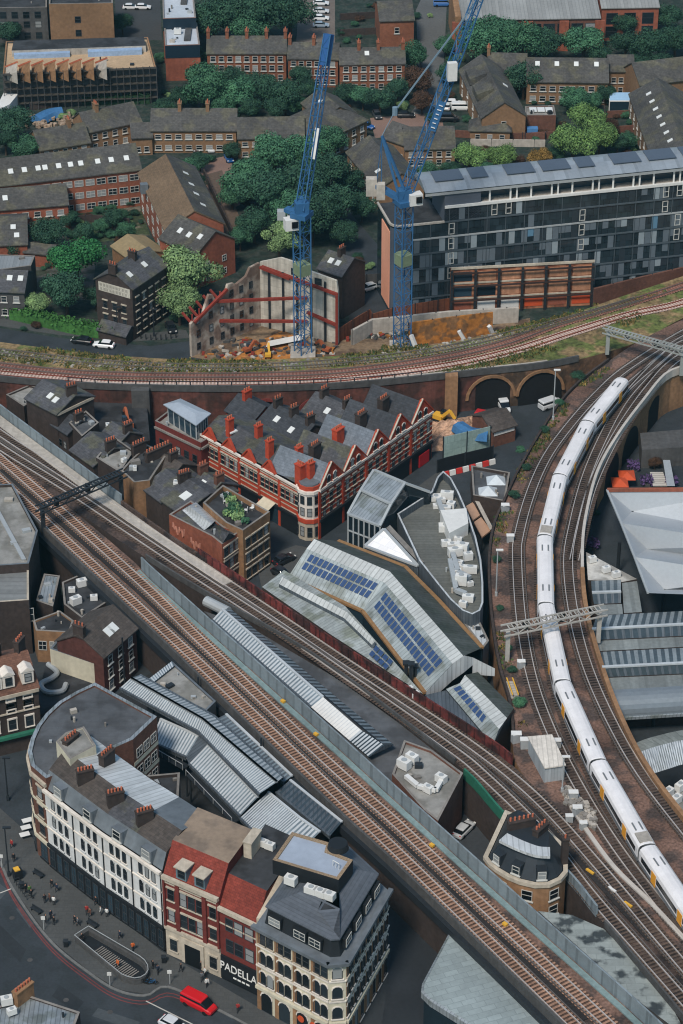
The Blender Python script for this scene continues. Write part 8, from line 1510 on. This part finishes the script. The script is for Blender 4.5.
for j in range(4):
    p = at(147+j*1.8, 983+j*.5, .13); t_ = thing('bicycle', 'bicycle leaning in the row at the end of the subway railing', 'bicycle', p, 'bicycles at the subway railing'); 
    for x in (-.5, .5): m = MB(); pts_ = [p+Vector((x+.33*math.cos(k*.63), .0, .34+.33*math.sin(k*.63))) for k in range(11)]; [m.beam(a, b, .05) for a, b in zip(pts_, pts_[1:])]; m.build('wheel', TYRE, t_)
    m = MB(); [m.beam(p+Vector(a), p+Vector(b), .05) for a, b in (((-.5, 0, .34), (-.15, 0, .8)), ((-.15, 0, .8), (.35, 0, .78)), ((.5, 0, .34), (.35, 0, .95)), ((-.1, 0, .35), (.35, 0, .78)), ((-.1, 0, .35), (-.2, 0, .92)), ((-.5, 0, .34), (-.1, 0, .35)), ((.25, 0, .97), (.45, 0, .97)))]; m.build('frame', CRANEB if j % 2 else METALD, t_); m = MB(); m.box(p+Vector((-.2, 0, .92)), .26, .14, .06); m.build('saddle', BLACK, t_)
# roof garden pots
rs_ = random.Random(8)
for j in range(16):
    u, v_ = rs_.random(), rs_.random(); q = Vector(GARD[0]).lerp(Vector(GARD[1]), u).lerp(Vector(GARD[3]).lerp(Vector(GARD[2]), u), .12+.76*v_); c0 = centre(GARD); q = c0+(Vector((q.x, q.y, 0))-c0)*.8; bush(Vector((q.x, q.y, 10.0)), rs_.uniform(.5, .9), 'leafy tub on the rooftop garden of the brick corner building', LEAFC[rs_.choice('dml')], 'tubs on the rooftop garden', 70)
for j in range(7): q = at(*[(225, 503), (233, 508), (240, 506), (246, 512), (252, 510), (238, 514), (230, 500)][j], 10.05); t_ = thing('garden_chair', 'pale chair among the tubs of the rooftop garden', 'chair', q, 'chairs on the rooftop garden'); m = MB(); m.box(q+Vector((0, 0, .42)), .6, .6, .08, j); m.build('seat', METALW, t_); m = MB(); m.box(q+Vector((math.cos(j)*-.28, math.sin(j)*-.28, .5)), .08, .6, .5, j); m.build('backrest', METALW, t_); posts(t_, [q+Vector((math.cos(j+k*1.57+.78)*.35, math.sin(j+k*1.57+.78)*.35, 0)) for k in range(4)], 10.05, 10.48, METALW, .04)
# garden walls and fences between the far houses
for j, (pts_, lb) in enumerate((([(525, 140), (560, 138), (600, 136)], 'brick garden wall behind the lime trees'), ([(455, 137), (500, 140), (545, 140)], 'low brick wall with blue awnings by the low house'), ([(560, 150), (562, 130)], 'garden fence left of the large lime tree'), ([(606, 150), (604, 112)], 'garden fence beside the greenhouse'), ([(606, 118), (630, 117)], 'brick garden wall before the greenhouse'), ([(606, 134), (634, 132)], 'brick garden wall behind the right lime tree'), ([(204, 176), (232, 236)], 'dark fence along the brown path'), ([(40, 226), (92, 222), (130, 226)], 'low wall across the housing block courtyard'), ([(340, 36), (376, 34)], 'garden fence above the skylight terrace'), ([(340, 20), (376, 18)], 'garden fence second above the skylight terrace'), ([(420, 62), (424, 110)], 'fence along the street under the second jib'), ([(456, 22), (452, 60)], 'dark wall along the street beside the depot'), ([(470, 146), (545, 147)], 'pale garden wall behind the barrel roof'), ([(30, 110), (62, 106)], 'site fence by the blue tarpaulin yard'))): fence('garden_wall', lb, pts_, 1.8, BRICK if 'brick' in lb else (CONCL if 'pale' in lb else BRICKD), 'wall', th=.3)
for j in range(5): a = at(484+j*12, 136, 0); m = MB(); m.box(a, 2.6, 1.6, 2.2, 0); tag(m.build('play_hut', [M('stall_blue', '#4f7fb0', .7, .1, .1) if j % 2 == 0 else M('stall_red', '#a8413a', .7, .1, .1)]), ('first', 'second', 'third', 'fourth', 'fifth')[j]+' from the left of the coloured play huts behind the barrel roof', 'play hut', 'coloured play huts')
tp_ = MB(); sweep(tp_, resample(spline([at(x, y, 1.5) for x, y in ((36, 119), (50, 112), (62, 110))], 5), n=9), [(-2.2, -1), (-1.4, .3), (0, .8), (1.4, .3), (2.2, -1)]); tag(tp_.build('tarpaulin', MATS['tarp_blue']), 'blue tarpaulin in the yard above the staggered houses', 'tarpaulin')
for x, y, lb in ((32, 124, 'pale rubbish pile in the yard left of the staggered houses'), (58, 123, 'second pale pile in the same yard, nearer the roofs')): 
    p = at(x, y, 0); m = MB()
    for _ in range(40): m.box(p+Vector((R(-4, 4), R(-4, 4), R(0, .8))), R(.4, 1.2), R(.4, 1.2), R(.3, .9), R(0, 3), 0)
    tag(m.build('rubbish_pile', M('rubbish', '#9a8774', .9, .6, .3, fs=2)), lb, 'rubbish', kind='stuff')
st_ = thing('storage_tent', 'white tent roof at the left edge below the scaffolding', 'tent', at(8, 100, 0)); q = PP([(-6, 112), (10, 104), (18, 94), (4, 92)], 4); m = MB(); m.prism(ccw(q), 0, 4, 0, 0); m.build('tent_cover', METALW, st_)
# ================================================================ tower cranes
def lattice(name, a, b, w0_, w1_, parent, mat, step=2.2, side=None, ch=.22, br=.13):
    a, b = Vector(a), Vector(b); d = (b-a).normalized(); L = (b-a).length; up = Vector((0, 0, 1)) if abs(d.z) < .95 else Vector((math.cos(.6), math.sin(.6), 0)); x = d.cross(up).normalized(); y = x.cross(d); n = max(2, int(L/step)); m = MB()
    c = lambda i, k: a+d*(L*i/n)+(x*(1 if k in (1, 2) else -1)+y*(1 if k in (2, 3) else -1))*((w0_+(w1_-w0_)*i/n)/2)
    for k in range(4): m.beam(c(0, k), c(n, k), ch)
    for i in range(n):
        for k in range(4):
            q = (k+1) % 4; m.beam(c(i, k), c(i, q), br); m.beam(c(i, k), c(i+1, q), br) if i % 2 else m.beam(c(i, q), c(i+1, k), br)
    return m.build(name, mat, parent)
def crane(base, ztop, tip, aframe, label, weight, cab, ballast):
    p = at(*base, 0); root = thing('tower_crane', label, 'tower crane', p, 'blue tower cranes over the building site'); top = p+Vector((0, 0, ztop)); T = atY(*tip)
    lattice('mast', p, top, 2.5, 2.5, root, CRANEB, 2.7, ch=.24, br=.1); m = MB(); m.box((p.x, p.y, 0), 5, 5, 1.2); m.build('base_block', CONCL, root)
    m = MB(); q = p+Vector((0, 0, ztop*.6)); m.box(q, 2.7, 2.7, 2.3, .6); m.build('mast_collar', M('collar_netting', '#75846a', .8, .2, .2), root)
    hd = Vector((T.x-top.x, T.y-top.y, 0)).normalized(); bk_ = -hd; m = MB(); m.box(top, 3.4, 3.4, 1.0, math.atan2(hd.y, hd.x)); m.build('slewing_ring', CRANEB, root)
    C_ = atY(*cab, p.y-.5); m = MB(); m.box(C_, 2.6, 1.9, 2.3, .3); cb_ = m.build('cab', METALW, root); m = MB(); m.box(C_+Vector((.75, -.75, .6)), 1.2, .5, 1.3, .3); m.build('cab_window', CGL, cb_)
    W_ = atY(*weight, p.y+2); m = MB(); m.beam(top+Vector((0, 0, .6)), W_+Vector((0, 0, 1.5)), 1.6, .8); m.build('counter_jib', CRANEB, root); m = MB(); m.box(W_-Vector((.9, 0, .6)), ballast[0], 1.6, ballast[1], 0); m.box(W_+Vector((.9, -.9, -1.0)), ballast[0]*.8, 1.5, ballast[1]*.9, 0); m.build('counterweight', CONCL if ballast[1] > 2 else METALL, root)
    A_ = atY(*aframe, p.y+1.5); m = MB()
    for e in (-.8, .8): m.beam(top+Vector((e, 0, 1)), A_, .5)
    m.beam(W_+Vector((0, 0, 1)), A_, .16); m.beam(W_+Vector((1, 0, 1)), A_, .16); m.build('a_frame', CRANEB, root)
    m = MB(); m.box(top+Vector((0, 0, 1)), 2.6, 2.2, 2.2, .2); m.build('winch_house', CRANEB, root)
    lattice('jib', top+Vector((0, 0, 1.4)), T, 1.9, 1.4, root, CRANEB, 2.6, ch=.2, br=.09); return root, top, T, A_
r1, t1_, T1, A1_ = crane((303, 357), 31, (329, 34, at(303, 357).y+10), (301, 196), 'blue luffing tower crane rising from the ruin, its jib tip before the brick terrace', (286, 216), (291, 229), (1.6, 1.8))
m = MB(); d = (T1-t1_).normalized(); m.beam(T1-d*6, T1, 1.5, 1.4); m.build('jib_tip', M('crane_blue_deep', '#28558c', .5, .1, .1), r1); m = MB(); m.beam(A1_, T1-d*4, .12); m.build('pendant', CRANEB, r1); q = t1_.lerp(T1, .42); m = MB(); m.beam(q-d*3+Vector((.4, -1.3, 0)), q+d*3+Vector((.4, -1.3, 0)), .9, .12); m.build('banner', METALW, r1)
r2, t2_, T2, A2_ = crane((402, 351), 32.5, (492, -40, at(402, 351).y+8), (382, 136), 'blue luffing tower crane before the glass building, jib leaving the top edge', (376, 192), (415, 204), (2.1, 3.6))
d = (T2-t2_).normalized(); q = t2_.lerp(T2, .38); sx_ = d.cross(Vector((0, -1, 0))).normalized(); bn = MB(); f0 = q+Vector((0, -1.35, 0)); bn.hexa([f0-d*3.0-sx_*.75, f0+d*3.0-sx_*.75, f0+d*3.0-sx_*.75+Vector((0, .1, 0)), f0-d*3.0-sx_*.75+Vector((0, .1, 0)), f0-d*3.0+sx_*.75, f0+d*3.0+sx_*.75, f0+d*3.0+sx_*.75+Vector((0, .1, 0)), f0-d*3.0+sx_*.75+Vector((0, .1, 0))]); bn = bn.build('banner', CRANEB, r2)
for j in range(6): e = f0+d*(-2.3+j*.9)+Vector((0, -.06, 0)); m = MB(); hgt_ = (.5, .35, .35, .35, .5, .5)[j]; m.beam(e-sx_*.4, e+sx_*(hgt_-.1), .5, .06); m.build('banner_lettering', LET, bn)
m = MB(); q = t2_.lerp(T2, .55); m.box(q+Vector((0, -1.6, -1)), 1.8, 1.2, 3.6, .2); m.build('jib_winch', METALW, r2)
m = MB(); B_ = atY(395, 111, at(402, 351).y+4); m.beam(A2_, B_, .12); m.beam(B_, t2_.lerp(T2, .84), .26); m.tube(B_-Vector((0, 0, .8)), B_+Vector((0, 0, .8)), .55, 8); m.build('pendant', M('pendant_grey', '#6f8595', .5, .1, .1), r2)
for j, (x, y, wd) in enumerate(((283, 702, 'upper'), (316, 735, 'second'), (256, 655, 'third'), (352, 752, 'fourth'), (432, 846, 'fifth'), (505, 925, 'lowest'))):
    p = at(x, y, VZ+.3); m = MB(); m.box(p, .7, .5, .35, -.8); tag(m.build('track_box', YEL), wd+' of the small yellow boxes between the rails of the brown viaduct', 'track box', 'yellow track boxes')
for j, (x, y, wd) in enumerate(((590, 872, 'first from the round fronted building'), (612, 890, 'second from the round fronted building'), (628, 905, 'third from the round fronted building'))):
    p = at(x, y, VZ+.2); m = MB(); m.box(p, 1.4, .35, .25, -.85); tag(m.build('spare_rail', METALW if j % 2 else YEL), 'short pale track panel, '+wd, 'track panel', 'track panels beside the dark tracks')
for px_, lb in (([(0, 470), (60, 522), (146, 598), (200, 653), (320, 768), (400, 842), (483, 922), (585, 1020)], 'dark cable run between the two brown viaduct tracks'), ([(0, 442), (70, 486), (140, 533), (200, 573), (283, 627), (341, 667), (440, 735), (476, 764), (540, 818), (600, 884), (650, 940)], 'dark cable run between the two tracks beside the red girder')):
    m = MB(); sweep(m, resample(spline(PP(px_, VZ+.08), 8), step=3), rectprof(-.5, .5, -.05, .1)); tag(m.build('cable_run', M('cable_dark', '#2e2b2a', .9, .4, .4)), lb, 'cable run')

# ---- kerbside furniture and site litter
def furn(name, label, cat, px, z, parts, rz=0.0, group=None):
    p = at(*px, z); t_ = thing(name, label, cat, p, group); c, s_ = math.cos(rz), math.sin(rz)
    for nm, (x, y, zz), (a, b, h), mt in parts: m = MB(); m.box((p.x+x*c-y*s_, p.y+x*s_+y*c, p.z+zz), a, b, h, rz); m.build(nm, mt, t_)
for px, wd in (((22, 888), 'nearest the kiosk'), ((66, 946), 'beside the stair top'), ((164, 962), 'near the stone doorway')): furn('litter_bin', 'dark litter bin on the pavement '+wd, 'litter bin', px, .13, [('bin_body', (0, 0, 0), (.6, .6, .95), BLACK), ('lid', (0, 0, .95), (.7, .7, .12), METALD)])
for px, wd in (((38, 876), 'facing the white terrace'), ((92, 926), 'between stair and shopfront'), ((36, 912), 'on the kerb by the left group')): furn('bench', 'dark bench '+wd, 'bench', px, .13, [('seat', (0, 0, .42), (1.9, .5, .08), METALD), ('leg', (-.75, 0, 0), (.1, .45, .42), BLACK), ('leg', (.75, 0, 0), (.1, .45, .42), BLACK), ('backrest', (0, .24, .5), (1.9, .07, .4), METALD)], -.7)
for px, wd in (((44, 930), 'on the kerb before the stair'), ((110, 986), 'on the kerb along the stair'), ((170, 984), 'at the kerb behind the red van'), ((2, 868), 'at the left end of the kerb')): furn('road_sign', 'small grey road sign post '+wd, 'road sign', px, .13, [('post', (0, 0, 0), (.1, .1, 2.6), METALL), ('sign_plate', (0, -.08, 2.0), (.6, .06, .6), METALW)])
for j in range(7): furn('cycle_stand', 'black cycle stand in the row along the left kerb', 'cycle stand', (17+j*2.1, 882+j*2.9), .13, [('hoop', (0, 0, .7), (.8, .08, .08), METALD), ('upright', (-.38, 0, 0), (.08, .08, .7), METALD), ('upright', (.38, 0, 0), (.08, .08, .7), METALD)], .4, 'cycle stands along the left kerb')
m = MB(); rs_ = random.Random(12)
for _ in range(260):
    t = rs_.random(); x = 200+t*135 if rs_.random() < .6 else 345+t*150; y = (352 if x < 340 else 338)+rs_.uniform(-14, 6)*(1 if x < 340 else .5); m.box(at(x, y, .03), rs_.uniform(.3, 1.6), rs_.uniform(.2, .7), rs_.uniform(.1, .6), rs_.uniform(0, 3), rs_.choice((0, 3, 3, 1, 2, 0)))
tag(m.build('site_debris', [CONCL, MATS['steel_red'] if 'steel_red' in MATS else RUST, WOODY, CONCD]), 'loose beams, boards and rubble on the floor of the building site', 'debris', kind='stuff')
for j, (x, y, wd) in enumerate(((248, 352, 'nearest the gable wall'), (268, 357, 'beside the white beam'), (326, 352, 'right of the crane base'))): digger(at(x, y, .05), .6+j, ('small orange digger ' if j != 1 else 'small yellow digger ')+wd+' in the ruin', MATS['digger_orange'] if j != 1 else YEL, .5)

# ---- packed small roofs left of the striped building
for a, b, z, D, zr, wm, rm, lb, ch, sk in (((100, 436), (117, 446), 8.5, 6, 10.2, BRICKD, SLATE, 'narrow slate house between the pale flat roof and the digger yard', (.9,), ()), ((52, 424), (68, 434), 8, 6, 9.6, BRICKD, SLATED, 'charcoal roofed house squeezed below the tall skylit slate house', (.1, .9), ()), ((168, 494), (184, 504), 8.2, 7, 10, BRICKD, SLATED, 'charcoal gable right behind the skylit back house', (.2,), ((.6, .5),)), ((188, 488), (206, 499), 8.5, 7, 10.4, BRICK, SLATE, 'slate gabled house between graffiti building and roof garden', (.0, .9), ((.4, .5),)), ((150, 470), (168, 480), 8, 7, 9.8, BRICKD, SLATEB, 'brown slate house in front of the row of pots', (.5,), ()), ((256, 424), (296, 446), 9, 9, 11.6, BRICKD, SLATED, 'long charcoal roof filling the yard behind the striped building', (.1, .5, .9), ((.3, .5), (.7, .4))), ((300, 414), (338, 432), 9, 9, 11.8, BRICKD, SLATE, 'dark slate roof against the arches behind the striped building', (.2, .8), ((.5, .5),)), ((226, 410), (252, 423), 8, 7, 10, BRICKR, SLATED, 'small dark roof just right of the glazed penthouse', (.3,), ())):
    house('small_house', lb, a, b, z, D, zr, wm, rm, (1.2, 4.4), 3, 'plain', .9, 1.5, chim=ch, sky=sk)
for x, y, z, wd in ((108, 428, 9, 'first from the digger'), (135, 470, 9.6, 'above the row of pots'), (176, 486, 9, 'by the charcoal gable'), (62, 418, 9, 'by the charcoal squeezed house'), (124, 462, 9.7, 'on the pale flat roof house')): ac_unit(at(x, y, z), R(0, 2), R(.6, .9), 'little grey unit in the packed roofs, '+wd)
# ================================================================ air
import os
if 1:
    hz_ = MB(); hz_.prism(ccw([(-600, -40), (600, -40), (600, 1100), (-600, 1100)]), -1.02, 262, 0, 0, True); ho = tag(hz_.build('haze', bpy.data.materials.new('haze_air')), kind='stuff')
    hm = ho.data.materials[0]; hm.use_nodes = True; k = NT(hm); out = k.n('ShaderNodeOutputMaterial'); pv_ = k.n('ShaderNodeVolumePrincipled'); pv_.inputs['Color'].default_value = (.35, .8, 1.0, 1); pv_.inputs['Density'].default_value = .00006; pv_.inputs['Anisotropy'].default_value = .2; k.l(pv_.outputs[0], out.inputs['Volume'])
    sc.cycles.volume_bounces = 0
